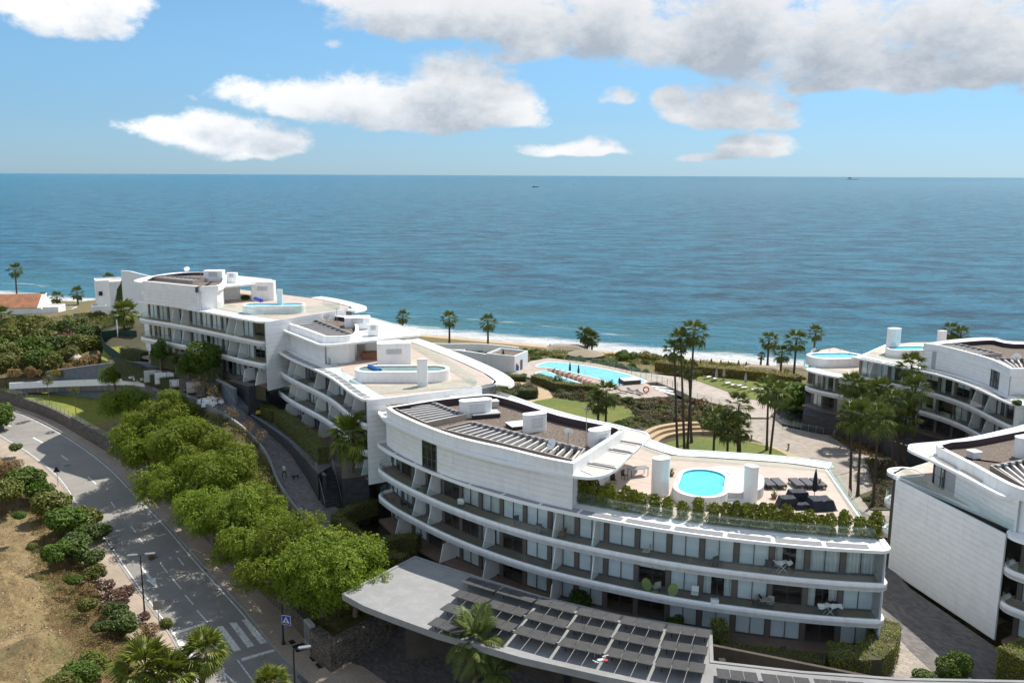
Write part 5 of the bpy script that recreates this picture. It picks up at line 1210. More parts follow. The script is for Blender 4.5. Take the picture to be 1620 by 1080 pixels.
def plate(pts, off, z, th, name, mt, par):
    mb = MB(); a = face(pts, off, z); b = face(pts, off - th, z); n = len(a); mb.add(a + b, [tuple(range(n)), tuple(range(2 * n - 1, n - 1, -1))] + [(i, n + i, n + (i + 1) % n, (i + 1) % n) for i in range(n)]); return mb.build(name, mt, par)
zc = p.z + 2.55
bd = plate([(-.46, -.46), (.46, -.46), (.46, .46), (-.46, .46)], .06, zc, .03, 'sign_board', 'sign_white', t)
plate([(-.42, -.42), (.42, -.42), (.42, .42), (-.42, .42)], .068, zc, .006, 'blue_field', 'blue_sign', bd)
plate([(-.36, -.28), (.36, -.28), (0, .34)], .076, zc, .006, 'white_triangle', 'sign_white', bd)
mb = MB()
for (x0, y0, x1, y1, w_) in ((0, .08, -.02, -.06, .05), (-.02, -.06, .08, -.16, .035), (.08, -.16, .10, -.24, .03), (-.02, -.06, -.06, -.15, .035), (-.06, -.15, -.13, -.23, .03), (0, .06, .09, -.02, .025), (0, .06, -.09, 0, .025)):
    l = math.hypot(x1 - x0, y1 - y0); nx_, ny_ = -(y1 - y0) / l * w_, (x1 - x0) / l * w_; a = face([(x0 + nx_, y0 + ny_), (x0 - nx_, y0 - ny_), (x1 - nx_, y1 - ny_), (x1 + nx_, y1 + ny_)], .084, zc); mb.add(a, [(0, 1, 2, 3)])
a = face([(.005 + .04 * math.cos(k * math.pi / 4), .14 + .04 * math.sin(k * math.pi / 4)) for k in range(8)], .084, zc); mb.add(a, [tuple(range(8))])
for k in range(4): a = face([(-.26 + k * .14, -.27), (-.18 + k * .14, -.27), (-.16 + k * .13, -.24), (-.22 + k * .13, -.24)], .084, zc); mb.add(a, [(0, 1, 2, 3)])
mb.build('walking_figure', 'metal_dark', bd)
p = PR(252.5, 998, .14); t = thing('road_sign', 'rectangular road sign seen from its grey-green back beside the white stop line', 'road sign', tuple(p)); sign_pole(p, 3.0, t)
ca, sa = math.cos(.1), math.sin(.1); plate([(-.42, -.45), (.42, -.45), (.42, .45), (-.42, .45)], .06, p.z + 2.7, .03, 'sign_board', 'metal_grey', t)
p = PR(92, 768, .14); t = thing('road_sign', 'triangular road sign seen from its dark back above the roadside bushes', 'road sign', tuple(p)); sign_pole(p, 2.6, t)
plate([(-.5, -.35), (.5, -.35), (0, .5)], .06, p.z + 2.3, .03, 'sign_board', 'metal_dark', t)
# fences
lf = thing('glass_fence', 'low glass fence with slim posts on the stone wall beside the sunny lawn', 'fence', top[0]); lft = [(t_[0], t_[1]) for t_ in offset([(q[0], q[1]) for q in top[5:26]], -.25)]
cf_ = Curve(lft)
for i in range(int(cf_.L / 1.8)):
    a, b = cf_.pt(i * 1.8), cf_.pt(i * 1.8 + 1.75); za, zb_ = road_z(a[1]) + 2.1, road_z(b[1]) + 2.1
    mb = MB(); mb.box((a[0], a[1], za + .55), (.05, .05, 1.1)); mb.build('post', 'metal_grey', lf)
    mb = MB(); mb.add([(a[0], a[1], za + .05), (b[0], b[1], zb_ + .05), (b[0], b[1], zb_ + 1.05), (a[0], a[1], za + 1.05)], [(0, 1, 2, 3)]); mb.build('glass_panel', 'rail_glass', lf)
def post_fence(label, pts, n, h, rails=(.5, .98), mesh=None, name='fence', mt='metal_dark', r=.035):
    w_ = Curve([tuple(P(a, b, c))[:2] for a, b, c in pts]); zs = [c for _, _, c in pts]; t = thing(name, label, 'fence', (*w_.pt(0), zs[0]))
    P_ = []
    for i in range(n + 1):
        f = i / n; x, y = w_.pt(w_.L * f); k = min(int(f * (len(zs) - 1)), len(zs) - 2); g_ = f * (len(zs) - 1) - k; z = zs[k] * (1 - g_) + zs[k + 1] * g_; P_.append((x, y, z))
        mb = MB(); mb.tube([(x, y, z - .3), (x, y, z + h)], r, 5); mb.build('post', mt, t)
    for rr in rails:
        mb = MB(); mb.tube([(x, y, z + h * rr) for x, y, z in P_], .02, 4); mb.build('rail', mt, t)
    if mesh:
        for a, b in zip(P_, P_[1:]): mb = MB(); mb.add([(a[0], a[1], a[2]), (b[0], b[1], b[2]), (b[0], b[1], b[2] + h), (a[0], a[1], a[2] + h)], [(0, 1, 2, 3)]); mb.build('mesh_panel', mesh, t)
post_fence('thin dark post fence on top of the grey wall below the scrub hill', [(3, 597, 9.4), (60, 592, 10), (122, 586, 11), (160, 582, 11.5)], 9, 1.9)
post_fence('dark green mesh screen fence beside the small sunlit lawn', [(217, 540, 12.8), (185, 539, 12.6), (159, 546, 12.0), (168, 562, 11.8), (197, 582, 11.6)], 12, 2.2, mesh='green_mesh')
post_fence('slim steel post fence along the curved edge of the promenade', [(1080, 621, 6.3), (1094, 628, 6.3), (1120, 636, 6.3), (1150, 643, 6.3)], 7, 1.0, rails=(), mesh='rail_glass', mt='metal_grey')
post_fence('glass fence with dark posts along the seaward edge of the big pool', [(900, 572, 6.3), (935, 576, 6.3), (985, 586, 6.3), (1012, 596, 6.3), (1040, 605, 6.3), (1062, 613, 6.3), (1080, 620, 6.3)], 20, 1.5, rails=(), mesh='rail_glass')
post_fence('glass fence with slim posts around the dark moat below the block behind the palms', [(1220, 659, 6.1), (1238, 673, 6.1), (1275, 681, 6.1), (1303, 686, 6.1)], 10, 1.1, rails=(), mesh='rail_glass', mt='metal_grey')
for k, (a, b) in enumerate((((1305, 684), (1335, 672)), ((1319, 691), (1350, 677)))):
    pa, pb = P(*a, 6.1), P(*b, 6.1); t = thing('handrail', ['longer steel handrail by the moat at the plaza edge', 'shorter steel handrail by the moat next to the planting bed'][k], 'handrail', tuple(pa)); mb = MB(); mb.tube([pa, pa + Vector((0, 0, 1.1)), pb + Vector((0, 0, 1.3)), pb], .05, 6); mb.build('rail', 'steel', t)
# ---- pools of the garden
def flatpool(label, px, z, mt):
    q = [tuple(P(a, b, z)) for a, b in px]; q = catmull(q, 3, True); t = thing('swimming_pool', label, 'swimming pool', q[0]); pp = [(p[0], p[1]) for p in q]
    if sum(pp[k][0] * pp[(k + 1) % len(pp)][1] - pp[(k + 1) % len(pp)][0] * pp[k][1] for k in range(len(pp))) < 0: pp = pp[::-1]
    mb = MB(); mb.prism(pp, z - .2, z + .03); mb.build('water', mt, t); mb = MB(); mb.sweep(pp, [(-.3, z), (.05, z), (.05, z + .08), (-.3, z + .08)], closed=True); mb.build('pool_edge', 'white_paint', t); return t
t = flatpool('large pale blue garden pool narrowing to a point beside the promenade', [(849, 580), (858, 575), (870.6, 573), (896, 574.6), (944.5, 582), (984.6, 590.6), (1021.5, 603.5), (992.6, 607.5), (970, 608), (944.5, 598.6), (902.7, 589), (870.6, 582.6)], 6.32, 'pool_water_pale')
ladder(t, *P(927, 592, 6.3).xy, 6.4, 1.9)
flatpool('small turquoise pool between the loungers and the round clipped bush', [(848, 590.6), (864, 588), (883.5, 595.4), (925, 610), (890, 612), (874, 600), (864, 597)], 6.32, 'pool_water_pale')
# amphitheatre benches
arc = catmull([tuple(P(a, b, 6)) for a, b in ((1034, 713), (1040, 703), (1057, 693), (1082, 688), (1112, 686.5))], 6)
arc = [(p[0], p[1]) for p in arc]; t = thing('stepped_bench', 'three-tier curved pale stone bench beside the oval lawn', 'bench', (*arc[0], 6))
for k in range(3): mb = MB(); mb.sweep(offset(arc, .95 * k), [(0, 5.8), (.93, 5.8), (.93, 6.45 + .42 * k), (0, 6.45 + .42 * k)]); mb.build('tier', 'sand_path', t)
wall_px('garden_wall', 'short low curved stone wall behind the lawn palms', [(1112, 686.5, 6.0), (1140, 688, 6.0), (1168, 691, 6), (1184, 696, 6)], 5.8, .55, .5, 'sand_path')
for k, (a, b) in enumerate(((1188.5, 697), (1247, 711), (1283, 735))):
    p = P(a, b, 6.03); t = thing('bollard_light', ['bollard light at the end of the low curved wall', 'bollard light in the middle of the plaza edge', 'bollard light nearest the roof terrace corner'][k], 'bollard', tuple(p)); mb = MB(); mb.box((p.x, p.y, p.z + .4), (.22, .22, .8)); mb.build('post', 'metal_grey', t); mb = MB(); mb.box((p.x, p.y, p.z + .86), (.3, .3, .1)); mb.build('cap', 'metal_dark', t)
# slab steps over the basin
for k in range(3):
    mb = MB(); a, b = P(1030 + k * 6, 610 + k * 3.2, 6.1), P(1062 + k * 3, 613 + k * 5, 6.1); d = (b - a); rz = math.atan2(d.y, d.x); c = (a + b) / 2
    mb.box((c.x, c.y, 5.9), (d.length, .7, .3), rz); tag(mb.build('stepping_slab', 'white_paint'), ['farthest', 'middle', 'nearest'][k] + ' white slab crossing the dark basin at the pool end', 'slab')
# ---- loungers, umbrellas
def lounger_proto(c1, c2):
    t = proto('sun_lounger', 'x', 'sun lounger'); mb = MB(); mb.box((0, -.3, .33), (.66, 1.35, .08)); mb.build('seat', c1, t)
    mb = MB(); M = Matrix.Rotation(R(32), 3, 'X'); b = MB(); b.box((0, .32, 0), (.66, .68, .08)); b.v = [tuple(M @ Vector(v) + Vector((0, .37, .33))) for v in b.v]; b.build('backrest', c1, t)
    for x in (-.3, .3):
        for y in (-.85, .45): mb = MB(); mb.box((x, y, .15), (.05, .05, .3)); mb.build('leg', c2, t)
    return t
def flatbed_proto():
    t = proto('sun_lounger', 'x', 'sun lounger'); mb = MB(); mb.box((0, 0, .38), (.86, 2.05, .14)); mb.build('mattress', 'fabric_grey', t); mb = MB(); mb.box((0, 0, .27), (.9, 2.1, .08)); mb.build('frame', 'metal_dark', t)
    for x in (-.38, .38):
        for y in (-.9, .9): mb = MB(); mb.box((x, y, .12), (.07, .07, .24)); mb.build('leg', 'metal_dark', t)
    return t
def R9(x, y): return (1180 + x / 6.75, 720 + y / 6.75)
d = (P(*R9(570, 345), 17) - P(*R9(480, 270), 17)); lrz = math.atan2(-d.x, d.y) + math.pi
rw = (P(*R9(620, 270), 17) - P(*R9(450, 270), 17)); rw.normalize(); rw2 = Vector((rw.x, rw.y, 0))
st1, st2 = P(*R9(175, 325), 17.05), P(*R9(540, 325), 17.05); sp = []
for g_, s0 in (('beside the oval chimney', st1), ('beside the closed navy parasol', st2)):
    for k in range(3): q = s0 + rw2 * (k - (0 if g_[7] == 't' and s0 is st2 else .5)) * 1.02; sp.append((tuple(q), lrz, f'dark grey flat lounger {g_}, {ORD[k]} of three from the left'))
multi(flatbed_proto, sp, 'dark loungers on the roof terrace')
def parasol(px, z, h, mt, label, r=.22):
    p = P(*px, z); t = thing('parasol', label, 'parasol', tuple(p)); mb = MB(); mb.lathe(tuple(p), [(.3, 0), (.3, .08), (.06, .1)], 10); mb.build('base', 'metal_dark', t); mb = MB(); mb.tube([p, p + Vector((0, 0, h))], .03, 6); mb.build('pole', 'metal_dark', t)
    mb = MB(); n = 16; prof = [(.05, h * .25), (r, h * .3), (r * .9, h * .55), (r * .5, h * .85), (.02, h * 1.02)]
    vs = [(p.x + rr * (1 if k % 2 else .72) * math.cos(2 * math.pi * k / n), p.y + rr * (1 if k % 2 else .72) * math.sin(2 * math.pi * k / n), p.z + zz) for rr, zz in prof for k in range(n)]
    mb.add(vs, [(i * n + k, i * n + (k + 1) % n, (i + 1) * n + (k + 1) % n, (i + 1) * n + k) for i in range(len(prof) - 1) for k in range(n)]); mb.build('folded_canopy', mt, t)
parasol(R9(728, 470), 17.03, 2.9, 'fabric_navy', 'closed navy parasol standing on the roof terrace among covered furniture', .24)
for k, (a, b, z, lb) in enumerate(((901.5, 591, 6.3, 'first'), (915, 595, 6.3, 'second'))): parasol((a, b), z, 2.4, 'fabric_grey', f'{lb} closed grey parasol from the left between the two garden pools', .26)
for k, (a, b) in enumerate(((1133, 602), (1145, 601), (1179, 610))): parasol((a, b), 6.35, 2.6, 'fabric_stone', f'closed pale parasol on the sunbathing lawn, {ORD[k]} from the left', .3)
pl = []
for k in range(10):
    f = k / 9; a = 873 + 64 * f; b = 586.5 + 22 * f; pl.append((tuple(P(a, b, 6.34)), -2.2 + random.uniform(-.1, .1), f'lounger with rust towel in the row between the garden pools, {ORD[k]} from the left'))
multi(lambda: lounger_proto('fabric_red', 'metal_grey'), pl, 'loungers between the garden pools')
pl = [(tuple(P(a, b, 6.4)), rz_, f'pale lounger on the sunbathing lawn, {ORD[k]} from the left') for k, (a, b, rz_) in enumerate(((1119, 598.5, 2.2), (1129, 601.5, 2.4), (1149, 608, 2.0), (1158, 611, 2.1), (1168, 612, 2.1), (1175, 615, 2.0), (1191, 618, 1.9), (1200, 618, 1.6)))]
multi(lambda: lounger_proto('fabric_white', 'fabric_stone'), pl, 'pale loungers on the lawn')
pl = [(tuple(P(a, b, 6.36)), rz_, lb) for a, b, rz_, lb in ((985, 621, 1.2, 'dark lounger at the left of the sunning deck by the basin'), (998, 620, .6, 'dark lounger with patterned towel on the sunning deck'), (1011, 623, .4, 'dark lounger beside the red ring on the sunning deck'))]
multi(lambda: lounger_proto('fabric_grey', 'metal_grey'), pl, 'loungers on the sunning deck')
p = P(1022, 621, 6.4); t = thing('swim_ring', 'red and white inflatable ring standing on the sunning deck', 'swim ring', tuple(p)); mb = MB()
mb.tube([(p.x + .5 * math.cos(a), p.y, p.z + .6 + .5 * math.sin(a)) for a in np.linspace(0, 2 * math.pi, 17)], .13, 8); mb.build('ring', 'plastic_red', t)
p = P(996, 605, 6.4); t = thing('pool_platform', 'white square daybed platform at the end of the large pool', 'daybed', tuple(p)); mb = MB(); mb.box((p.x, p.y, p.z + .3), (3.6, 2.6, .6), .3); mb.build('base', 'dark_stone', t); mb = MB(); mb.box((p.x, p.y, p.z + .68), (3.4, 2.4, .15), .3); mb.build('mattress', 'fabric_white', t)
# covered furniture on the roof terrace
def cover(px, z, l, w_, h, rz, label, drape=.12):
    p = P(*px, z); t = thing('covered_furniture', label, 'covered furniture', tuple(p)); mb = MB(); n = 9; vs = []
    for i in range(n):
        for j in range(n):
            x, y = (i / (n - 1) - .5) * 2, (j / (n - 1) - .5) * 2; e = max(abs(x), abs(y)); hz = h * (1 if e < .78 else 1 - (e - .78) / .22 * .96) + random.uniform(-drape, drape) * .3 * (e < .9)
            X, Y = x * l / 2 * (1 - .06 * (hz / h)), y * w_ / 2; vs.append((p.x + X * math.cos(rz) - Y * math.sin(rz), p.y + X * math.sin(rz) + Y * math.cos(rz), p.z + max(.02, hz)))
    mb.add(vs, [(i * n + j, (i + 1) * n + j, (i + 1) * n + j + 1, i * n + j + 1) for i in range(n - 1) for j in range(n - 1)]); mb.build('cover', 'fabric_navy', t)
cover(R9(550, 485), 17.04, 2.1, 1.4, .95, .1, 'armchair group under a navy cover left of the closed parasol'); cover(R9(440, 540), 17.04, 1.9, 1.3, .85, .0, 'sofa under a navy cover behind the potted hedge')
cover(R9(790, 560), 17.04, 2.5, 1.9, .9, .15, 'square table under a navy cover at the foot of the parasol', .2); cover(R9(600, 565), 17.04, 1.6, .9, .45, .1, 'low table under a navy cover between sofa and parasol')
def chair(px, z, mt, label, rz=0, name='chair', leg='metal_dark', s=1):
    p = P(*px, z); t = thing(name, label, 'chair', tuple(p), rz); mb = MB(); mb.box((0, 0, .42 * s), (.5 * s, .5 * s, .06)); mb.build('seat', mt, t); mb = MB(); mb.box((0, .24 * s, .68 * s), (.5 * s, .06, .5 * s)); mb.build('backrest', mt, t)
    for x in (-.21, .21):
        for y in (-.21, .21): mb = MB(); mb.box((x * s, y * s, .2 * s), (.04, .04, .4 * s)); mb.build('leg', leg, t)
def egg(px, z, label, rz, r=.48):
    p = P(*px, z); t = thing('lounge_chair', label, 'lounge chair', tuple(p), rz); mb = MB(); mb.lathe((0, 0, 0), [(.03, 0), (r * .7, .06), (r, .22)], 14); M = Matrix.Rotation(R(55), 3, 'X'); mb.v = [tuple(M @ Vector((v[0], v[1] * 1.15, v[2])) + Vector((0, 0, .62))) for v in mb.v]; mb.build('shell', 'green_seat', t)
    mb = MB()
    for x, y in ((-.3, -.3), (.3, -.3), (-.2, .3), (.2, .3)): mb.tube([(x, y, 0), (x * .4, y * .4, .4)], .015, 4)
    mb.build('legs', 'metal_dark', t)
egg((1020.6, 935), 10.84, 'green round lounge chair left of a small table on the lower balcony', .5); egg((1066, 944), 10.84, 'green round lounge chair right of a small table on the lower balcony', -.7)
p = P(1036, 942, 10.84); t = thing('side_table', 'small round green table between two green balcony chairs', 'table', tuple(p)); mb = MB(); mb.lathe((p.x, p.y, p.z + .38), [(.24, 0), (.24, .04)], 12); mb.build('tabletop', 'green_seat', t); mb = MB(); mb.tube([p, p + Vector((0, 0, .38))], .03, 5); mb.build('stem', 'metal_dark', t)
def airer(px, z, w_, label, cloth=True):
    p = P(*px, z); t = thing('clothes_airer', label, 'clothes airer', tuple(p)); mb = MB()
    for s in (-1, 1): mb.tube([(p.x - .4, p.y + s * .25, p.z), (p.x + .4, p.y + s * .25, p.z + .95)], .02, 4); mb.tube([(p.x + .4, p.y + s * .25, p.z), (p.x - .4, p.y + s * .25, p.z + .95)], .02, 4)
    mb.build('frame', 'white_bright', t); mb = MB(); n = 9; vs = [(p.x + (i / n - .5) * w_, p.y + s * .38, p.z + 1.0 - abs(s) * (.3 * random.random()) + .04 * random.random()) for i in range(n + 1) for s in (-1, 0, 1)]
    mb.add(vs, [(3 * i + j, 3 * i + 3 + j, 3 * i + 4 + j, 3 * i + 1 + j) for i in range(n) for j in range(2)]); mb.build('laundry', 'fabric_white', t)
airer((1237, 905), 13.94, 1.5, 'airer with white laundry on the upper balcony'); airer((1311, 973), 10.84, 2.0, 'airer with a long white sheet on the lower balcony near the corner')
p = P(1130, 958, 10.84); t = thing('storage_box', 'small white storage box on the lower balcony', 'box', tuple(p)); mb = MB(); mb.box((p.x, p.y, p.z + .28), (.6, .45, .55)); mb.build('box_body', 'white_paint', t); mb = MB(); mb.box((p.x, p.y, p.z + .58), (.64, .49, .06)); mb.build('lid', 'white_bright', t)
chair((1200, 958), 10.84, 'fabric_stone', 'pale wicker chair left of the balcony table', .4); chair((1218, 960), 10.84, 'fabric_stone', 'pale wicker chair right of the balcony table', -.6)
p = P(1209, 960, 10.84); t = thing('balcony_table', 'pale table between two wicker chairs on the lower balcony', 'table', tuple(p)); mb = MB(); mb.box((p.x, p.y, p.z + .72), (.9, .8, .05)); mb.build('tabletop', 'fabric_stone', t); mb = MB(); mb.tube([p, p + Vector((0, 0, .72))], .04, 5); mb.build('stem', 'metal_dark', t)
chair((1241, 1040), 7.74, 'fabric_grey', 'dark chair standing on the ground-floor terrace', .3); chair((1300, 773), 17.04, 'wood', 'dark folding chair at the right end of the terrace loungers', .9)
for lv, z_, nm in ((1, 13.94, 'upper'), (2, 10.84, 'lower')):
    r9 = random.Random(lv); ss = sorted(r9.uniform(.05, .98) * cC.L for _ in range(7))
    for k, s_ in enumerate(ss):
        q = cC.pt(s_, 1.25); t = thing('balcony_chair', f'small chair on the {nm} balcony of the main block, {ORD[k]} from its rounded end', 'chair', (q[0], q[1], z_), r9.uniform(.2, 6)); m_ = r9.choice(['fabric_grey', 'fabric_stone', 'wood', 'fabric_white', 'metal_dark']); mb = MB(); mb.box((0, 0, .42), (.6, .6, .12)); mb.build('seat', m_, t); mb = MB(); mb.box((0, .28, .7), (.6, .08, .5)); mb.build('backrest', m_, t)
        for x in (-.24, .24):
            for y in (-.24, .24): mb = MB(); mb.box((x, y, .2), (.04, .04, .4)); mb.build('leg', 'metal_dark', t)
for k, (a, b) in enumerate(((107, 736), (176, 868), (330, 900), (215, 770))):
    a_ = PR(a, b, .02); mb = MB(); mb.box((a_.x, a_.y, road_z(a_.y) + .02), (.8, .5, .012), .9); tag(mb.build('drain_cover', 'metal_dark'), ['drain cover at the near kerb by the triangular sign', 'drain cover at the near kerb below the dense shrubs', 'drain cover at the far kerb under the tree row', 'drain cover at the far kerb by the first lamp'][k], 'drain cover')
chair((612, 722), 13.94, 'wood_pale', 'wooden balcony chair at the rounded corner of the upper balcony', .3); chair((818, 831), 13.94, 'fabric_grey', 'grey balcony chair in front of the white blinds', .3)
p = P(1009, 752, 17.04); t = thing('terrace_bench', 'grey tilted sunshade table on thin legs beside the white chimney', 'bench', tuple(p)); mb = MB(); mb.box((p.x, p.y, p.z + .8), (2.0, .9, .06), .35); mb.build('top', 'metal_grey', t)
for x, y in ((-.9, -.4), (.9, -.4), (.9, .4), (-.9, .4)): mb = MB(); mb.box((p.x + x * .94 - y * .34, p.y + x * .34 + y * .94, p.z + .39), (.05, .05, .78)); mb.build('leg', 'metal_dark', t)
for k, (a, b) in enumerate((((970, 765), .2), ((988, 758), .8), ((965, 752), 2))): chair(a, 17.04, 'metal_dark', ['black terrace chair under the awning nearest the hedge', 'black terrace chair under the awning facing the pool', 'black terrace chair under the awning nearest the wall'][k], b)
p = P(RB(668, 395)[0], RB(668, 395)[1], zB); t = thing('wooden_tub', 'reddish wooden hot tub on the middle rooftop terrace', 'tub', tuple(p)); mb = MB(); mb.box((p.x, p.y, p.z + .45), (2.0, 1.8, .9), .1); mb.build('tub_body', 'wood', t); mb = MB(); mb.box((p.x, p.y, p.z + .93), (2.1, 1.9, .06), .1); mb.build('rim', 'wood', t)
chair(RB(620, 375), zB, 'fabric_stone', 'pale armchair beside the reddish wooden tub', .4)
for (pp, z, lb) in ((RB(698, 455), zB + 1.35, 'rolled blue pool cover at the end of the green oval pool'), (R7(1450, 345), zA + 1.2, 'rolled blue pool cover beside the farthest rooftop pool')):
    p = P(*pp, z); t = thing('pool_cover', lb, 'pool cover', tuple(p)); mb = MB(); d = Vector((.8, -1.2, 0)); mb.tube([p - d, p + d], .3, 10); mb.build('roll', 'plastic_blue' if z < 23 else 'blue_sign', t); mb = MB()
    for s in (-1, 1): mb.tube([p + d * s * 1.05, p + d * s * 1.05 - Vector((0, 0, .5))], .05, 4)
    mb.build('stand', 'steel', t)
# ---- people, dog
def person(p, h, rz, top_, legs, label, pose='stand', cap='hair_dark'):
    me = bpy.data.meshes.new('person'); s = h / 1.75
    J = dict(pel=(0, 0, .95), ch=(0, .01, 1.28), nk=(0, 0, 1.5), hd=(0, .02, 1.63), tp=(0, .02, 1.73))
    st_ = .16 if pose == 'walk' else .04
    V = [(0, 0, .95), (0, .01, 1.15), (0, .01, 1.36), (0, 0, 1.48), (0, .02, 1.6), (0, .02, 1.72),
         (.1, 0, .88), (.11, st_, .5), (.11, st_ * .9, .1), (.11, st_ + .12, .04), (-.1, 0, .88), (-.11, -st_, .5), (-.11, -st_ * 1.6, .1), (-.11, -st_ * 1.6 + .14, .04),
         (.19, 0, 1.38), (.25, -.04, 1.12), (.26, .06, .86), (.26, .1, .76), (-.19, 0, 1.38), (-.25, .02, 1.12), (-.26, -.06 if pose == 'walk' else .06, .86), (-.26, -.04 if pose == 'walk' else .08, .76)]
    E_ = [(0, 1), (1, 2), (2, 3), (3, 4), (4, 5), (0, 6), (6, 7), (7, 8), (8, 9), (0, 10), (10, 11), (11, 12), (12, 13), (2, 14), (14, 15), (15, 16), (16, 17), (2, 18), (18, 19), (19, 20), (20, 21)]
    RR = [.13, .12, .15, .055, .09, .07, .09, .06, .045, .04, .09, .06, .045, .04, .06, .045, .035, .035, .06, .045, .035, .035]
    me.from_pydata([(v[0] * s, v[1] * s, v[2] * s) for v in V], E_, []); o = bpy.data.objects.new('person', me); COL.objects.link(o); me.skin_vertices or None
    m_ = o.modifiers.new('s', 'SKIN'); 
    for i, r in enumerate(RR): me.skin_vertices[0].data[i].radius = (r * s, r * s * .8)
    me.skin_vertices[0].data[0].use_root = True
    o.modifiers.new('u', 'SUBSURF').levels = 1
    dg = bpy.context.evaluated_depsgraph_get(); bm_ = bpy.data.meshes.new_from_object(o.evaluated_get(dg)); o.modifiers.clear(); o.data = bm_
    for mm in (legs, top_, 'skin', cap): bm_.materials.append(MATS[mm])
    for f in bm_.polygons:
        z = f.center.z / s; x = abs(f.center.x / s); f.use_smooth = True
        f.material_index = 3 if z > 1.66 or (z > 1.56 and f.center.y < 0) else 2 if z > 1.49 or (x > .2 and z < 1.1 and z > .6) or z < .0 else 1 if z > .93 else 0
    o.location = p; o.rotation_euler = (0, 0, rz); tag(o, label, 'person'); return o
def on_path(px, z):
    q = P(*px, z); return Vector((q.x, q.y, idw(q.x, q.y, PLc + PRc) + .03))
try: person(on_path((450, 756), 9.75), 1.75, 2.6, 'cloth_light', 'cloth_dark', 'person in a pale shirt and dark trousers walking down the cobbled path', 'walk')
except Exception as ex: print('person', ex)
try: person(P(980, 610.5, 6.34), 1.78, .5, 'cloth_blue', 'cloth_dark', 'person in dark blue standing by the corner of the large pool')
except Exception as ex: print('person', ex)
p = on_path((468, 757), 9.75)
def dog(p):
    V = [(0, .28, .36), (0, 0, .36), (0, -.25, .38), (0, .38, .46), (0, .45, .55), (0, .58, .53), (.07, .26, .2), (.07, .27, .03), (-.07, .26, .2), (-.07, .2, .03), (.07, -.25, .22), (.07, -.33, .15), (.07, -.28, .03), (-.07, -.25, .22), (-.07, -.3, .15), (-.07, -.24, .03), (0, -.36, .46), (0, -.46, .56)]
    E_ = [(1, 0), (1, 2), (0, 3), (3, 4), (4, 5), (0, 6), (6, 7), (0, 8), (8, 9), (2, 10), (10, 11), (11, 12), (2, 13), (13, 14), (14, 15), (2, 16), (16, 17)]
    RR = [.11, .1, .1, .07, .08, .035, .04, .025, .04, .025, .05, .03, .025, .05, .03, .025, .025, .012]
    me = bpy.data.meshes.new('dog'); me.from_pydata(V, E_, []); o = bpy.data.objects.new('dog', me); COL.objects.link(o); o.modifiers.new('s', 'SKIN')
    for i, r in enumerate(RR): me.skin_vertices[0].data[i].radius = (r, r)
    me.skin_vertices[0].data[1].use_root = True; o.modifiers.new('u', 'SUBSURF').levels = 1; dg = bpy.context.evaluated_depsgraph_get(); bm_ = bpy.data.meshes.new_from_object(o.evaluated_get(dg)); o.modifiers.clear(); o.data = bm_; bm_.materials.append(MATS['cloth_dark'])
    o.location = p; o.rotation_euler = (0, 0, 2.4); o.scale = (1.15,) * 3; tag(o, 'small black dog walking beside the person on the cobbled path', 'dog')
try: dog(p)
except Exception as ex: print('dog', ex)
# ---- building materials by the retaining wall
def stack(px, z, nx_, nz, sz, mt, label, rz=.35, name='block_stack', cat='stack', piece='block'):
    p = P(*px, z); t = thing(name, label, cat, tuple(p)); mb = MB(); mb.box((p.x, p.y, z + .07), (sz[0] * nx_, sz[1], .14), rz); mb.build('pallet', 'wood_pale', t)
    for i in range(nx_):
        for k in range(nz):
            x = (i - (nx_ - 1) / 2) * sz[0]; mb = MB(); mb.box((p.x + x * math.cos(rz), p.y + x * math.sin(rz), z + .14 + sz[2] * (k + .5)), (sz[0] * .95, sz[1] * .98, sz[2] * .95), rz + random.uniform(-.03, .03)); mb.build(piece, mt, t)
zz = 14.4
stack((249, 603), 14.2, 2, 2, (1.9, 1.1, .8), 'bright_block', 'tall pallet of wrapped pale blocks left in the storage row'); stack((264, 606), 14.4, 2, 2, (1.7, 1.1, .75), 'white_paint', 'second pallet of white blocks next to the tall one')
stack((281, 611), 14.5, 2, 1, (1.1, 1.0, .9), 'white_bright', 'pair of white bulk bags on a pallet', piece='bulk_bag', name='bag_stack'); stack((287, 604), 14.5, 1, 2, (1.6, 1.2, .6), 'wood_pale', 'stack of pale timber boards beside the white bags', piece='board', name='timber_stack')
stack((297, 616), 14.5, 2, 2, (1.2, 1.1, .7), 'pier_brown', 'brown wrapped pallet of stones beside the timber'); stack((309, 620), 14.4, 2, 2, (1.2, 1.1, .7), 'beige_fabric', 'pale brown pallet of stones at the end of the row'); stack((318, 625), 14.3, 1, 2, (1.2, 1.1, .6), 'pier_brown', 'small brown pallet by the bare tree')
def heap(px, z, r, h, mt, label, n=26, name='rubble_bag', cat='heap', s=.4):
    p = P(*px, z); mb = MB()
    for _ in range(n):
        a = random.uniform(0, 6.28); q = r * math.sqrt(random.random()); zz = h * (1 - (q / r) ** 2) * random.uniform(.2, .9) + .1; l = s * random.uniform(.6, 1.3); mb.box((p.x + q * math.cos(a), p.y + q * math.sin(a), z + zz), (l, l * .8, l * .7), random.uniform(0, 3), top=.7)
    o = mb.build(name, mt); tag(o, label, cat); return o
heap((219, 599), 13.5, 1.6, 1.1, 'bright_block', 'heap of white wrapped rubble bags against the grey wall', 40, 'rubble_heap'); heap((232, 601), 14.0, .8, 1.0, 'beige_fabric', 'small heap of grey bags beside the tall white pallet', 18, 'rubble_heap'); heap((335, 637), 14.0, 1.7, .7, 'white_bright', 'crumpled white tarpaulin heap on the path', 40, 'tarpaulin_heap', s=.7)
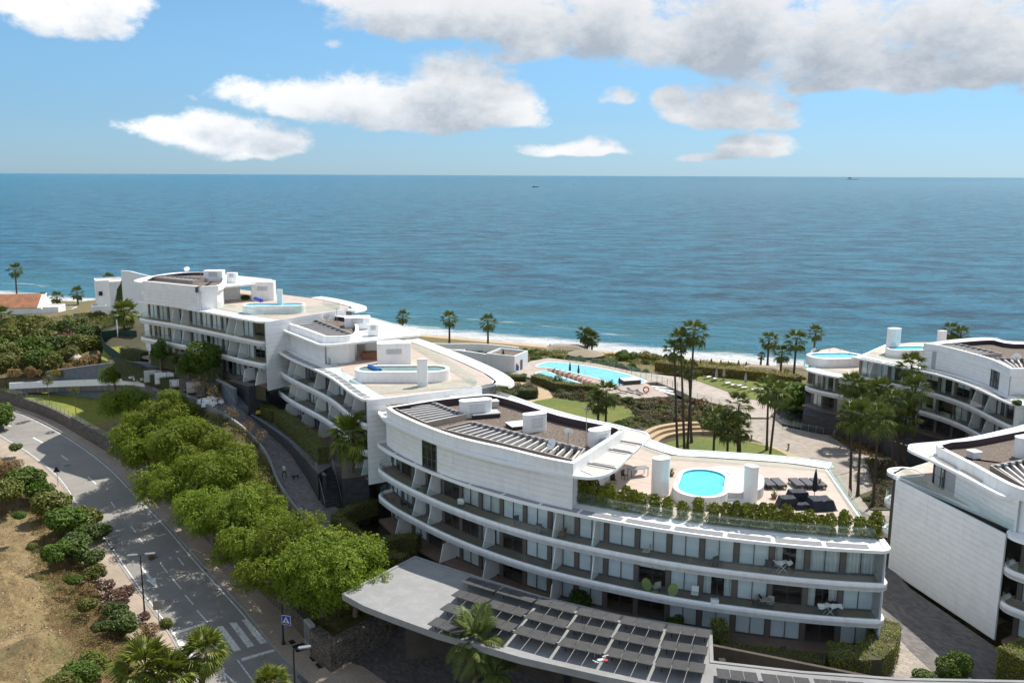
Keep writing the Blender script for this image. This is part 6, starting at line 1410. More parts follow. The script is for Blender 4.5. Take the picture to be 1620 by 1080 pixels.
p = P(408, 657, 12.15); t = thing('ride_on_mower', 'small yellow and black ride-on machine parked by the hedge end', 'machine', tuple(p), .4); mb = MB(); mb.box((0, 0, .65), (.9, 1.3, .5), top=.85); mb.build('machine_body', 'plastic_yellow', t); mb = MB(); mb.box((-.1, -.3, 1.05), (.5, .45, .35)); mb.build('seat', 'metal_dark', t)
for x in (-.5, .5):
    for y in (-.5, .5): mb = MB(); mb.tube([(x - .1, y, .3), (x + .1, y, .3)], .3, 12); mb.build('wheel', 'metal_dark', t)
mb = MB(); mb.tube([(0, .35, .9), (0, .1, 1.35)], .03, 5); mb.build('steering_column', 'metal_dark', t)
# ---- small drone hovering over the panels
p = P(950, 1044, 12.2); t = thing('drone', 'small white and red quadcopter drone over the solar panels', 'drone', tuple(p)); mb = MB(); mb.box(tuple(p), (.55, .3, .16), .2, top=.7); mb.build('drone_body', 'sign_white', t)
mb = MB(); mb.box((p.x + .38, p.y - .02, p.z), (.25, .22, .12), .2); mb.build('battery', 'plastic_red', t)
for k in range(4):
    a = .78 + k * 1.57; q = Vector((p.x + .55 * math.cos(a), p.y + .55 * math.sin(a), p.z + .05)); mb = MB(); mb.tube([p, q], .03, 4); mb.build('arm', 'metal_dark', t); mb = MB(); mb.lathe(tuple(q), [(.05, 0), (.05, .09)], 8); mb.box((q.x, q.y, q.z + .1), (.5, .05, .012), k + .4); mb.build('rotor', 'metal_dark' if k % 2 else 'sign_white', t)
# ---- far buildings
def bld(name, label, z0): return thing(name, label, 'house', z0)
# villa with tiled roof
va = P(-40, 502, 8); vb = P(64, 500, 8); d = (vb - va); L = d.length; rz = math.atan2(d.y, d.x); c = va.lerp(vb, .5); nrm = Vector((-math.sin(rz), math.cos(rz), 0))
t = bld('villa', 'white villa with a terracotta tiled roof near the shore', (c.x, c.y, 8)); cc = c + nrm * 4; H_ = 2.3
mb = MB(); mb.box((cc.x, cc.y, 8 + H_ / 2), (L, 8, H_), rz); mb.build('walls', 'white_paint', t)
dd = d.normalized(); r0 = cc - dd * (L / 2 + .4); r1 = cc + dd * (L / 2 + .4); rh = 3.2; e = 4.5; mb = MB()
def V3(a, n_, z): return (a.x + nrm.x * n_, a.y + nrm.y * n_, z)
mb.add([V3(r0, -e, 8 + H_), V3(r1, -e, 8 + H_), V3(r1, 0, 8 + H_ + rh), V3(r0, 0, 8 + H_ + rh), V3(r1, e, 8 + H_), V3(r0, e, 8 + H_)], [(0, 1, 2, 3), (3, 2, 4, 5), (1, 4, 2), (0, 3, 5), (0, 5, 4, 1)]); rf = mb.build('roof', 'white_paint', t)
mb = MB(); nt = int(L / .42)
for i in range(nt):
    a = r0 + dd * (.21 + i * .42)
    for s in (-1, 1): mb.tube([Vector(V3(a, s * e, 8 + H_ + .08)), Vector(V3(a, 0, 8 + H_ + rh + .08))], .17, 5)
tl = mb.build('tile_rows', 'terracotta', rf); tl['kind'] = 'stuff'
mb = MB(); q = r1; mb.add([V3(q + dd * .1, -e - .2, 8 + H_ - .3), V3(q + dd * .5, -e - .2, 8 + H_ - .3), V3(q + dd * .5, 0, 8 + H_ + rh + .35), V3(q + dd * .1, 0, 8 + H_ + rh + .35)], [(0, 1, 2, 3), (3, 2, 1, 0)]); mb.build('gable_edge', 'white_bright', rf)
def boxhouse(label, base, z0, l, w_, h, rz, extra=None, name='white_house', mt='white_paint'):
    p = P(*base, z0); t = bld(name, label, tuple(p)); mb = MB(); mb.box((p.x, p.y, z0 + h / 2), (l, w_, h), rz); mb.build('walls', mt, t)
    mb = MB(); mb.box((p.x, p.y, z0 + h + .06), (l - .6, w_ - .6, .1), rz); mb.build('roof', 'beige_fabric', t)
    mb = MB(); mb.sweep(stadium(p.x, p.y, l, w_, rz, 1, .02), [(0, z0 + h), (.25, z0 + h), (.25, z0 + h + .35), (0, z0 + h + .35)], closed=True); mb.build('parapet', 'white_bright', t); return t, p
boxhouse('low white annex with a terrace beside the tiled villa', (79, 500), 7.5, 6.5, 6, 2.6, rz)
boxhouse('small white house behind the annex near the sand', (101, 498), 6.5, 6, 5, 1.6, rz)
t, p = boxhouse('tall narrow white house with one dark window beside the cypress', (177, 496), 9, 7.0, 7, 9.0, .5)
mb = MB(); mb.box((p.x - .6, p.y - 4.2, 15), (.9, .6, 1.1), .5); mb.build('window', 'metal_dark', t)
t, p = boxhouse('white seaside house with a curved rising parapet behind the farthest block', (214, 500), 10, 11, 8, 9.2, .45)
mb = MB(); q = [P(a, b, 19.6) for a, b in ((191, 446), (212, 449), (240, 452))]; 
for k, (a, b, hh) in enumerate(((191, 427.6, 0), (212, 431.5, 0), (233, 437, 0))): pass
pts = [PY(191, 428, 197), PY(205, 429, 196), PY(220, 433, 195), PY(238, 437, 194)]; vs = [tuple(a) for a in pts] + [(a.x, a.y, 16) for a in pts]; vs += [(a[0] + .1, a[1] + .4, a[2]) for a in vs]
n = 4; mb.add(vs, [(i, i + 1, n + i + 1, n + i) for i in range(3)] + [(8 + n + i, 8 + n + i + 1, 8 + i + 1, 8 + i) for i in range(3)] + [(i, 8 + i, 8 + i + 1, i + 1) for i in range(3)] + [(0, 4, 12, 8), (3, 11, 15, 7)]); mb.build('curved_parapet', 'white_bright', t)
boxhouse('low white porch building at the foot of the tall narrow house', (158, 503), 8.5, 3.5, 5, 3.2, .5)
p = P(187, 540, 12.6); t = thing('flag_pole', 'thin white flag pole on the small sunlit lawn', 'pole', tuple(p)); mb = MB(); mb.tube([p, p + Vector((0, 0, 4.4))], .09, 6); mb.build('pole', 'white_bright', t); mb = MB(); mb.lathe(tuple(p), [(.3, 0), (.3, .1)], 8); mb.build('base', 'concrete', t)
# white changing house by the beach
q = [P(814, 590, 6.2), P(835, 580.5, 6.2)]; d = q[1] - q[0]; per = Vector((-d.y, d.x, 0)).normalized(); w0, w1 = q[0], q[1]; w2, w3 = q[1] + per * 6.5, q[0] + per * 6.5
t = bld('changing_house', 'white changing house with a brown gravel roof beside the garden pool', tuple(w0)); pl4 = [(v.x, v.y) for v in (w0, w1, w2, w3)]
mb = MB(); mb.prism(pl4, 6, 9.2); mb.build('walls', 'white_paint', t); mb = MB(); pc = pl4 if sum(pl4[k][0] * pl4[(k + 1) % 4][1] - pl4[(k + 1) % 4][0] * pl4[k][1] for k in range(4)) > 0 else pl4[::-1]
mb.sweep(pc, [(0, 9.2), (.3, 9.2), (.3, 9.75), (0, 9.75)], closed=True); mb.build('parapet', 'white_bright', t); mb = MB(); mb.prism(offset(pc, .3, True), 9.2, 9.35); mb.build('roof_gravel', 'gravel', t)
m = w0.lerp(w1, .5); rz = math.atan2(d.y, d.x); mb = MB(); mb.box((m.x - per.x * .03, m.y - per.y * .03, 7.3), (.9, .12, 2.2), rz); mb.build('door', 'frame_dark', t)
wall_px('garden_wall', 'long white wall running from the changing house toward the middle block', [(640, 573, 6.4), (700, 571, 6.3), (760, 578, 6.2), (813, 589, 6.2)], 5.5, 2.6, .35, 'white_paint', 'white_bright')
wall_px('garden_wall', 'low white beach wall behind the changing house', [(640, 553, 5.6), (700, 556, 5.6), (760, 556, 5.6), (820, 562, 5.6)], 4.5, 1.8, .35, 'white_paint', 'white_bright')
podium('white paved beach terrace between the two white walls', [(640, 568), (700, 560), (760, 562), (790, 572), (760, 577), (700, 572)], 6.6, 5, 'white_paint', 'beige_fabric')
boxhouse('small white shower block on the white beach terrace', (718, 566), 6.6, 5, 2.5, 1.3, .1)
p = P(818, 588, 6.3); t = thing('information_board', 'small blue board with a red round top beside the changing house', 'sign', tuple(p)); mb = MB(); mb.box((p.x, p.y, p.z + .8), (.75, .1, 1.1), .2); mb.build('board', 'plastic_blue', t); mb = MB(); mb.lathe((p.x, p.y, p.z + 1.35), [(.05, 0), (.32, .2), (.05, .45)], 10); mb.build('buoy', 'plastic_red', t)
# thatched shelters on the beach
def thatch(px, z, l, w_, h, label, rz=0, round_=False):
    p = P(*px, z); t = thing('beach_shelter', label, 'beach shelter', tuple(p)); mb = MB()
    if round_: mb.lathe((p.x, p.y, z + h), [(l / 2, 0), (l * .3, .5), (.2, 1.1)], 24)
    else:
        b = MB(); b.box((p.x, p.y, z + h + .35), (l, w_, .7), rz, top=.55); mb = b
    mb.build('thatch_roof', 'thatch', t)
    for sx_, sy_ in ((-1, -1), (1, -1), (1, 1), (-1, 1)): x, y = sx_ * l * .32, sy_ * w_ * .32; mb = MB(); mb.tube([(p.x + x * math.cos(rz) - y * math.sin(rz), p.y + x * math.sin(rz) + y * math.cos(rz), z), (p.x + x * math.cos(rz) - y * math.sin(rz), p.y + x * math.sin(rz) + y * math.cos(rz), z + h + .1)], .08, 5); mb.build('post', 'trunk', t)
thatch((896, 561), 4.0, 9.5, 5, 1.6, 'pale flat thatched beach bar roof left of the palm clump', -.1); thatch((927, 569), 4.6, 8.5, 8.5, 1.4, 'round brown thatched shelter below the palm clump', 0, True)
thatch((1206, 592), 4.4, 9, 4, 1.1, 'long pale thatched sunshade beyond the lawn loungers', -.35); thatch((1252, 592), 4.2, 8, 4, 1.1, 'second pale thatched sunshade near the seaward wing', -.35)
for k, (a, b) in enumerate(((1005, 572), (1020, 573), (1046, 577), (1057, 576), (1092, 579), (1125, 580), (1140, 582), (1180, 585), (1152, 584), (870, 556), (1108, 581), (1168, 583))):
    parasol((a, b), 4.4, 1.9, 'fabric_grey' if k % 2 else 'thatch', f'small closed beach parasol on the pale strip by the sand, {ORD[k]} of its scatter', .32)
# distant boats
for k, (a, b, l, lb) in enumerate(((847, 296.5, 26, 'small dark boat near the horizon'), (908, 292, 10, 'tiny dark buoy boat near the horizon'), (1348, 279.5, 160, 'faint long ship on the horizon at the right'))):
    p = P(a, b + (3 if k == 2 else 0), 0) if k < 2 else P(1348, 284.5, 0); t = thing('ship' if k == 2 else 'boat', lb, 'ship' if k == 2 else 'boat', tuple(p)); s = l
    mb = MB(); mb.prism([(p.x - s / 2, p.y - s * .1), (p.x + s * .4, p.y - s * .1), (p.x + s / 2, p.y), (p.x + s * .4, p.y + s * .1), (p.x - s / 2, p.y + s * .1)], 0, s * (.09 if k < 2 else .05)); mb.build('hull', 'metal_dark' if k < 2 else 'joint_grey', t)
    mb = MB(); mb.box((p.x - s * .2, p.y, s * .15), (s * .25, s * .12, s * .12)); mb.build('cabin', 'metal_grey', t)
# ------------------------------------------------------------------ vegetation
def fan_frond(name, mt, L=1.0, pet=.95, nb=15, droop=.5, seed=0, spread=78):
    r_ = random.Random(seed); vs = []; fs = []
    # petiole
    for k in range(4):
        t = k / 3; x = pet * t; z = -.12 * droop * t * t
        vs += [(x, -.022, z), (x, .022, z), (x, 0, z + .03)]
    for k in range(3): fs += [(k * 3 + j, k * 3 + (j + 1) % 3, k * 3 + 3 + (j + 1) % 3, k * 3 + 3 + j) for j in range(3)]
    hx, hz = pet, -.12 * droop
    for b in range(nb):
        a = R(-spread + 2 * spread * b / (nb - 1)); l = L * (.75 + .25 * math.cos(a)) * r_.uniform(.9, 1.08); w_ = .075 * l / 1
        ca, sa = math.cos(a), math.sin(a); px_, py_ = -sa * w_, ca * w_; f1, f2 = .55, 1.0
        d1 = -.10 * droop; d2 = -(.35 + r_.random() * .35) * droop; z0 = .06 * (1 if b % 2 else -1)
        o = len(vs)
        vs += [(hx + ca * .06, sa * .06, hz), (hx + ca * l * f1 + px_, sa * l * f1 + py_, hz + d1 + .03), (hx + ca * l * f1 - px_, sa * l * f1 - py_, hz + d1 + .03), (hx + ca * l * f1, sa * l * f1, hz + d1 - .035), (hx + ca * l * f2 * .96, sa * l * f2 * .96, hz + d2)]
        fs += [(o, o + 3, o + 1), (o, o + 2, o + 3), (o + 1, o + 3, o + 4), (o + 3, o + 2, o + 4)]
    me = bpy.data.meshes.new(name); me.from_pydata(vs, [], fs); me.materials.append(MATS[mt])
    at = me.attributes.new('leafv', 'FLOAT', 'FACE'); at.data.foreach_set('value', [r_.random() for _ in me.polygons]); return me
FR = [fan_frond('frond', 'leaf_palm', 1.0, .9, 13, d, i) for i, d in enumerate((.5, .9, 1.3))]
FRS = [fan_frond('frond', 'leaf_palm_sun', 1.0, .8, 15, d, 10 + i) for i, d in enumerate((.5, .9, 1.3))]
FRD = fan_frond('dead_frond', 'leaf_thatch', .9, .5, 9, 1.6, 5, 60)
def fan_palm(base, top, label, group, s=1.0, n=26, fr=FR, dead=4, tr=.17, skirt=0):
    base, top = Vector(base), Vector(top); t = thing('palm_tree', label, 'palm tree', tuple(base), 0, group); h = (top - base).length; mb = MB(); m = 7; pts = []; rs = []
    for k in range(m + 1):
        f = k / m; q = base.lerp(top, f); lean = (top - base).xy * .0; pts.append(q); rs.append(tr * (1.35 - .45 * f if f > .06 else 1.9))
    mb.tube(pts, rs, 8); mb.build('trunk', 'trunk', t)
    if skirt: mb = MB(); mb.lathe(tuple(top), [(tr * 1.3, -skirt), (tr * 2.6, -skirt * .6), (tr * 2.2, -.1), (tr, .1)], 9); mb.build('leaf_skirt', 'thatch', t)
    o0 = ORG[t.name]; rnd = random.Random(int(abs(base.x * 13 + base.y * 7)))
    for i in range(n + dead):
        if i < n: f = (i + .5) / n; el = R(82 - 128 * f ** 1.05 + rnd.uniform(-7, 7)); me = fr[min(2, int(f * 3))]
        else: el = R(-55 - rnd.random() * 25); me = FRD
        az_ = i * 2.39996 + rnd.uniform(-.25, .25); ss = s * rnd.uniform(.88, 1.1)
        o = bpy.data.objects.new(me.name, me); COL.objects.link(o); o.parent = t; KIDS.setdefault(t.name, []).append(o)
        o.location = (top.x - o0[0], top.y - o0[1], top.z - o0[2]); o.rotation_euler = (rnd.uniform(-.25, .25), -el, az_); o.rotation_mode = 'XYZ'; o.scale = (ss, ss, ss)
    return t
GP_, CP_ = 'tall palms on the lawns', 'palm cluster beside the plaza'
def palm_px(base_px, zb, top_px, label, group, **k):
    if group in (GP_, CP_): k['s'] = k.get('s', 1) * .9; k['tr'] = .145; k['n'] = int(k.get('n', 26) * .85)
    b = P(*base_px, zb); tp = PY(*top_px, b.y); 
    return fan_palm(b, (b.x * .0 + tp.x, b.y, max(tp.z, zb + 1)), label, group, **k)
BP = 'palms along the shore'
for i, (b, zb, tp, s, lb) in enumerate((((27, 474), 7, (24, 428), 1.5, 'tallest lone fan palm on the far shore above the tiled villa'), ((124, 489), 6.5, (122, 464), 1.35, 'short round fan palm on the far shore between villa and tall white house'), ((90, 486), 6, (90, 470), 1.2, 'small fan palm behind the white annex'), ((70, 486), 6, (68, 471), 1.1, 'smallest fan palm just behind the gable of the tiled villa'),
    ((172, 470), 7, (172.5, 441), 1.25, 'fan palm top showing behind the tall narrow white house'), ((637, 530), 4, (637, 501), 1.2, 'fan palm showing above the roof of the middle block'), ((711, 544), 4, (711, 505), 1.35, 'fan palm behind the white beach terrace, nearer the middle block'), ((772, 549), 4, (772, 510), 1.4, 'fan palm behind the changing house roof'),
    ((927, 560), 3.6, (925, 529), 1.35, 'left palm of the dense clump above the thatched shelters'), ((936, 561), 3.6, (937, 537), 1.3, 'right palm of the dense clump above the thatched shelters'), ((928, 561), 3.6, (931, 533), 1.3, 'middle palm of the dense clump above the thatched shelters'),
    ((1214, 579), 3.2, (1216.5, 539), 1.4, 'shore palm behind the lawn, farthest left of four near the seaward wing'), ((1255, 603), 4.5, (1260, 539), 1.5, 'tall shore palm standing just left of the oval pool'), ((1287, 565), 3, (1290, 527), 1.3, 'shore palm rising directly behind the oval pool'), ((1234, 600), 4.6, (1237, 560), 1.3, 'shorter broad shore palm leaning over the hedge'), ((1203, 579), 3.4, (1205, 563), .6, 'tiny young palm on the sand'),
    ((1503, 560), 3.4, (1505, 524), 1.5, 'taller palm above the rear roof line of the block behind the palm cluster'), ((1520, 562), 3.4, (1520, 530), 1.4, 'shorter palm above the rear roof line of the block behind the palm cluster'))):
    palm_px(b, zb, tp, lb, BP, s=s, n=22, dead=3, tr=.2)
GP = 'tall palms on the lawns'
for (b, zb, tp, s, lb) in (((1072, 721), 6.1, (1066.5, 553), 1.25, 'very tall slim palm with the lowest crown of the lawn trio'), ((1083, 722), 6.1, (1077, 537), 1.2, 'very tall slim palm in the middle of the lawn trio'), ((1087, 720), 6.1, (1098, 527), 1.5, 'tallest palm of the lawn trio leaning toward the sea'), ((1094, 700), 6.1, (1090, 585), 1.2, 'mid-height palm half hidden by the tall lawn trio'),
    ((1128, 733), 6.1, (1131, 663), 1.45, 'short palm on the oval lawn farthest from the plaza'), ((1150, 735), 6.1, (1152, 678), 1.35, 'shortest palm on the oval lawn with hanging dead leaves'), ((1167, 732), 6.1, (1169, 642), 1.45, 'mid-height palm on the oval lawn with a high crown'), ((1171, 728), 6.1, (1170, 680), 1.3, 'low palm beside the mid-height one on the oval lawn'),
    ((1213, 712), 6.1, (1215.5, 617), 1.5, 'palm at the plaza edge of the oval lawn with a brown trunk'), ((1217, 731), 6.1, (1229, 623), 1.5, 'leaning palm at the plaza edge of the oval lawn'), ((946, 671), 6.05, (947, 636), 1.45, 'shorter palm of the pair on the middle lawn'), ((958, 672), 6.05, (960, 622), 1.6, 'taller palm of the pair on the middle lawn')):
    palm_px(b, zb, tp, lb, GP, s=s, n=26, tr=.19, dead=7 if 'dead' in lb else 3)
CP = 'palm cluster beside the plaza'
def R4b(x, y): return (1280 + x / 3.86, 560 + y / 3.86)
for i, (b, tp, s) in enumerate((((250, 862), (262, 385), 1.45), ((297, 860), (322, 360), 1.35), ((390, 925), (425, 405), 1.55), ((240, 540), (265, 190), 1.5), ((415, 600), (435, 230), 1.6), ((312, 545), (330, 225), 1.3), ((510, 700), (515, 290), 1.3), ((548, 675), (545, 390), 1.35), ((567, 675), (590, 400), 1.5), ((628, 670), (650, 215), 1.5), ((640, 600), (625, 75), 1.5), ((600, 690), (470, 370), 1.2))):
    lbl = ['cluster palm with the leftmost bare trunk on the plaza paving', 'cluster palm with the second bare trunk on the plaza paving', 'nearest cluster palm with the thickest trunk in the planting bed', 'rear cluster palm at the left under the seaward wing', 'large-crowned rear palm in the middle of the cluster', 'rear palm squeezed between two larger crowns', 'slim palm in the dark middle of the cluster', 'left of two close palms near the small bed', 'right of two close palms with the brightest arching leaves', 'tall rear palm at the right of the cluster', 'highest palm of the cluster in front of the penthouse wall', 'low-crowned palm filling the middle of the cluster'][i]
    palm_px(R4b(*b), 6.1, R4b(*tp), lbl, CP, s=s, n=28, tr=.2)
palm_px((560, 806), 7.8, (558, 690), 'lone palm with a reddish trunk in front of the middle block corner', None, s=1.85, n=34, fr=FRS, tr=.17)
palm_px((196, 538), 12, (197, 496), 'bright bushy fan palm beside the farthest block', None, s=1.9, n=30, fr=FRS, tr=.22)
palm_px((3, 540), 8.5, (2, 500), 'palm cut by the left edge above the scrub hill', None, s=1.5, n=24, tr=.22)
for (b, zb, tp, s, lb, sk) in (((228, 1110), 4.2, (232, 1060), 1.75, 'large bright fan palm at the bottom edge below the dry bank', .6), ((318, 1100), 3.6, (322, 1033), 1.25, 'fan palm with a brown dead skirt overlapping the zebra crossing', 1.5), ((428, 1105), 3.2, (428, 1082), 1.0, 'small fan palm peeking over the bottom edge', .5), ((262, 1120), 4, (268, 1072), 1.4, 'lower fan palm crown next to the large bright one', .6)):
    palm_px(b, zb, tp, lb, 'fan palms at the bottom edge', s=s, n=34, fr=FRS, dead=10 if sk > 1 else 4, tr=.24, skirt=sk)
# feathery palm over the solar panels
def pinnate(name, mt, L, nl, droop, seed):
    r_ = random.Random(seed); vs = []; fs = []; pts = []
    for k in range(9): t = k / 8; pts.append(Vector((L * t * (1 - .18 * droop * t), 0, L * (.25 * t - .55 * droop * t * t))))
    for k in range(9): q = pts[k]; w_ = .03 * (1 - k / 10); vs += [(q.x, -w_, q.z), (q.x, w_, q.z), (q.x, 0, q.z + w_)]
    for k in range(8): fs += [(k * 3 + j, k * 3 + (j + 1) % 3, k * 3 + 3 + (j + 1) % 3, k * 3 + 3 + j) for j in range(3)]
    for i in range(nl):
        t = .15 + .85 * i / (nl - 1); k = min(7, int(t * 8)); q = pts[k].lerp(pts[k + 1], t * 8 - k); l = .62 * math.sin(math.pi * min(.95, t * .8 + .15)) * r_.uniform(.85, 1.15) + .12
        for s in (-1, 1):
            o = len(vs); dx = .45 + .4 * t; dr = r_.uniform(.25, .7)
            vs += [(q.x - .02, 0, q.z), (q.x + dx * l * .5 - .02, s * l * .5, q.z - dr * l * .18 + .04), (q.x + dx * l * .5 + .05, s * l * .5, q.z - dr * l * .18), (q.x + dx * l, s * l * .9, q.z - dr * l)]
            fs += [(o, o + 1, o + 2), (o + 1, o + 3, o + 2)]
    me = bpy.data.meshes.new(name); me.from_pydata(vs, [], fs); me.materials.append(MATS[mt])
    at = me.attributes.new('leafv', 'FLOAT', 'FACE'); at.data.foreach_set('value', [r_.random() for _ in me.polygons]); return me
PIN = [pinnate('frond', 'leaf_palm', 2.3, 44, d, i) for i, d in enumerate((.5, .9, 1.3))]
PIND = pinnate('dead_frond', 'leaf_thatch', 1.7, 26, 1.8, 9)
for (ctr, z, s, n, lb) in (((752, 1016), 9.8, 1.4, 24, 'large feathery palm in front of the solar canopy'), ((783, 1066), 8.0, .95, 14, 'lower feathery palm crown at the bottom edge beneath the large one')):
    tp = P(*ctr, z); t = thing('palm_tree', lb, 'palm tree', (tp.x, tp.y, 4.1)); mb = MB(); mb.tube([Vector((tp.x, tp.y, 4)), Vector((tp.x - .05, tp.y, 6)), tp], [.26, .2, .14], 9); mb.build('trunk', 'trunk_pale', t)
    for i in range(n):
        f = (i + .5) / n; el = R(75 - 95 * f); o = bpy.data.objects.new('frond', PIN[min(2, int(f * 3))]); COL.objects.link(o); o.parent = t; o.location = (0, 0, tp.z - 4.1); o.rotation_euler = (random.uniform(-.4, .4), -el, i * 2.4 + .4); o.scale = (s * random.uniform(.85, 1.1),) * 3
    for i in range(5): o = bpy.data.objects.new('dead_frond', PIND); COL.objects.link(o); o.parent = t; o.location = (0, 0, tp.z - 4.25); o.rotation_euler = (0, R(50), i * 1.7); o.scale = (s, s, s)
# ---- feathery trees along the road
def tree_thing(name, label, cat, base, crown, cz, trunk_h, tr, scale=1, rz=0, group=None, crown_name='crown', tm='trunk_pale', limbs=5, lr=2.2):
    b = Vector(base); t = thing(name, label, cat, tuple(b), 0, group); mb = MB(); top_ = b + Vector((0, 0, trunk_h))
    mb.tube([b - Vector((0, 0, .3)), b + Vector((.05, 0, trunk_h * .5)), top_], [tr * 1.3, tr, tr * .8], 7)
    for k in range(limbs):
        a = k * 6.28 / max(limbs, 1) + rz; e = top_ + Vector((math.cos(a) * lr, math.sin(a) * lr, (cz - trunk_h) * .9)); mb.tube([top_ - Vector((0, 0, .1)), top_.lerp(e, .5) + Vector((0, 0, .3)), e], [tr * .6, tr * .4, tr * .2], 5)
    mb.build('trunk', tm, t); o = mobj(crown_name, crown, t, (0, 0, cz), rz, scale); return t
CR = [crown_mesh('crown', 'leaf_bright', 5.3, 5.3, 3.7, 34, 1.15, 6000, .36, .13, s, .85, .35, .7, low=-.5, spray=5) for s in (1, 2, 3)]
row = [(200, 642, 11.6), (250, 660, 12.8), (232, 704, 10.2), (303, 704, 12.0), (284, 762, 9.6), (350, 752, 11.0), (334, 812, 9.2), (404, 810, 10.5), (398, 864, 8.8), (474, 862, 10.2), (452, 892, 8.8), (528, 892, 10.2), (508, 912, 9.2), (560, 910, 10.0)]
for i, (a, b, z) in enumerate(row):
    p = P(a, b, z); bz = z - 3.7; sc = random.uniform(.80, 1.0)
    tree_thing('feathery_tree', f'bright green feathery tree of the road row, {ORD[i]} from the far end', 'tree', (p.x, p.y, bz), CR[i % 3], z - bz + .4, z - bz - 1.6, .2, (sc, sc, sc * random.uniform(.85, 1.1)), random.uniform(0, 6.28), 'feathery trees between road and path')
RC = crown_mesh('crown', 'leaf_bright', 2.7, 2.7, 2.2, 16, 1.0, 5200, .26, .14, 8, .8, .3, .7, spray=2)
p = P(179, 588, 13.0); tree_thing('round_tree', 'small round bright tree at the end of the blue-grey wall', 'tree', (p.x, p.y, 9.5), RC, 3.1, 1.8, .14, .85, lr=1)
DG = [crown_mesh('crown', 'leaf_green', 2.5, 2.5, 2.6, 16, .95, 6000, .32, .2, s, .9, .3, .8) for s in (21, 22)]
for (a, b, z0, zc, sc, lb) in ((258, 551, 16.7, 19.2, .72, 'small dense green tree before the left part of the farthest block'), (330, 560, 16.7, 20.0, 1.15, 'largest bright green tree before the farthest block'), (302, 572, 16.7, 18.6, .8, 'dark green tree left of the largest one before the farthest block'), (283, 566, 16.7, 18.3, .3, 'tiny young tree between two trees before the farthest block')):
    p = P(a, b, zc); bz = z0 - .2; tree_thing('garden_tree', lb, 'tree', (p.x, p.y - 1.5, bz), DG[int(sc > .9)], zc - bz, zc - bz - 1.0, .1, sc, a, lr=.8)
BRN = crown_mesh('twigs', 'leaf_dry', 1.3, 1.3, 1.3, 10, .7, 420, .3, .12, 31, 1, .3, .9)
for i, (a, b, z, s) in enumerate(((319, 643, 13.8, 1.0), (345, 661, 13.4, 1.0), (370, 680, 12.8, .75), (391, 706, 11.5, .8), (411, 722, 11.0, .8))):
    p = P(a, b, z); tree_thing('bare_tree', f'thin nearly bare tree with brown leaves on the path verge, {ORD[i]} from the pallets', 'tree', (p.x, p.y, z - .3), BRN, 3.2 * s + .4, 2.6 * s, .06, s, i, 'bare young trees on the path verge', 'crown', limbs=5, lr=.7)
SP = crown_mesh('crown', 'leaf_scrub', 1.0, 1.0, 1.3, 8, .55, 700, .25, .14, 33, 1, .3, .9)
for i, (a, b, lb, h) in enumerate(((78, 639, 'thin yellowish sapling on the sunny lawn nearer the scrub hill', 4.4), (120, 653, 'thin green sapling on the sunny lawn nearer the tree row', 4.0))):
    p = P(a, b, 7.0); tree_thing('sapling', lb, 'tree', (p.x, p.y, 6.8), SP, h, h - .8, .05, 1 - .15 * i, i, limbs=3, lr=.4)
def conifer(px, z, r, h, label, mt='leaf_dark', n=5000):
    p = P(*px, z); t = thing('cypress', label, 'cypress tree', tuple(p)); mb = MB(); mb.tube([p, p + Vector((0, 0, h * .8))], [.15, .05], 6); mb.build('trunk', 'trunk', t)
    r_ = np.random.default_rng(int(px[0])); f = r_.random(n) ** .8; a = r_.random(n) * 6.283; rr = r * np.sin(np.clip(f * 2.9 + .25, 0, math.pi)) ** .55 * (.75 + .25 * r_.random(n)) * (1 + .12 * np.sin(a * 3 + f * 9)) * np.where(f > .8, (1 - f) / .2 * .9 + .1, 1)
    C3 = np.stack([rr * np.cos(a), rr * np.sin(a), f * h], 1); N3 = np.stack([np.cos(a), np.sin(a), .3 + 0 * a], 1); mobj('foliage', quads_mesh('foliage', leaf_arrays(C3, N3, .35, .18, r_, .6), mt), t)
conifer((197, 505), 12.5, 1.6, 9.0, 'tall dark cypress tree against the white seaside house', n=6000); conifer((796, 588), 6, .45, 4.6, 'slim dark cypress against the long white garden wall', n=900)
# ---- shrubs
def bush_mesh(mt, rx, ry, rz, seed, n=1600, L=.20, Wd=.11, nl=9, lr=.5): return crown_mesh('foliage', mt, rx, ry, rz, nl, lr, n, L, Wd, seed, 1, .3, .8, low=-.15)
BM = {k: [bush_mesh('leaf_' + k, 1, 1, .8, 40 + i + 7 * j, 3600 if k in ('scrub', 'green', 'dark') else 1700) for i in range(2)] for j, k in enumerate(('scrub', 'green', 'dark', 'heather', 'red', 'dry', 'orange', 'pale', 'bright'))}
def bush(px, z, r, kind, label, group=None, h=.8, name='shrub', w=None, loc=None):
    p = Vector(loc) if loc is not None else P(*px, z); t = thing(name, label, 'shrub', tuple(p), 0, group)
    mb = MB()
    for k in range(4): a = k * 1.6; mb.tube([p - Vector((0, 0, .2)), p + Vector((math.cos(a) * r * .4, math.sin(a) * r * .4, r * h * .6))], [.05, .02], 4)
    mb.build('stems', 'trunk_pale', t); mobj('foliage', BM[kind][random.randrange(2)], t, (0, 0, r * h * .45), random.uniform(0, 6), (r, w or r, r * h)); return t
def bushpx(cx, cy, z, r, kind, label, group=None, h=.8):  # centre pixel instead of base
    p = P(cx, cy, z + r * h * .5); return bush(None, 0, r, kind, label, group, h, loc=(p.x, p.y, z))
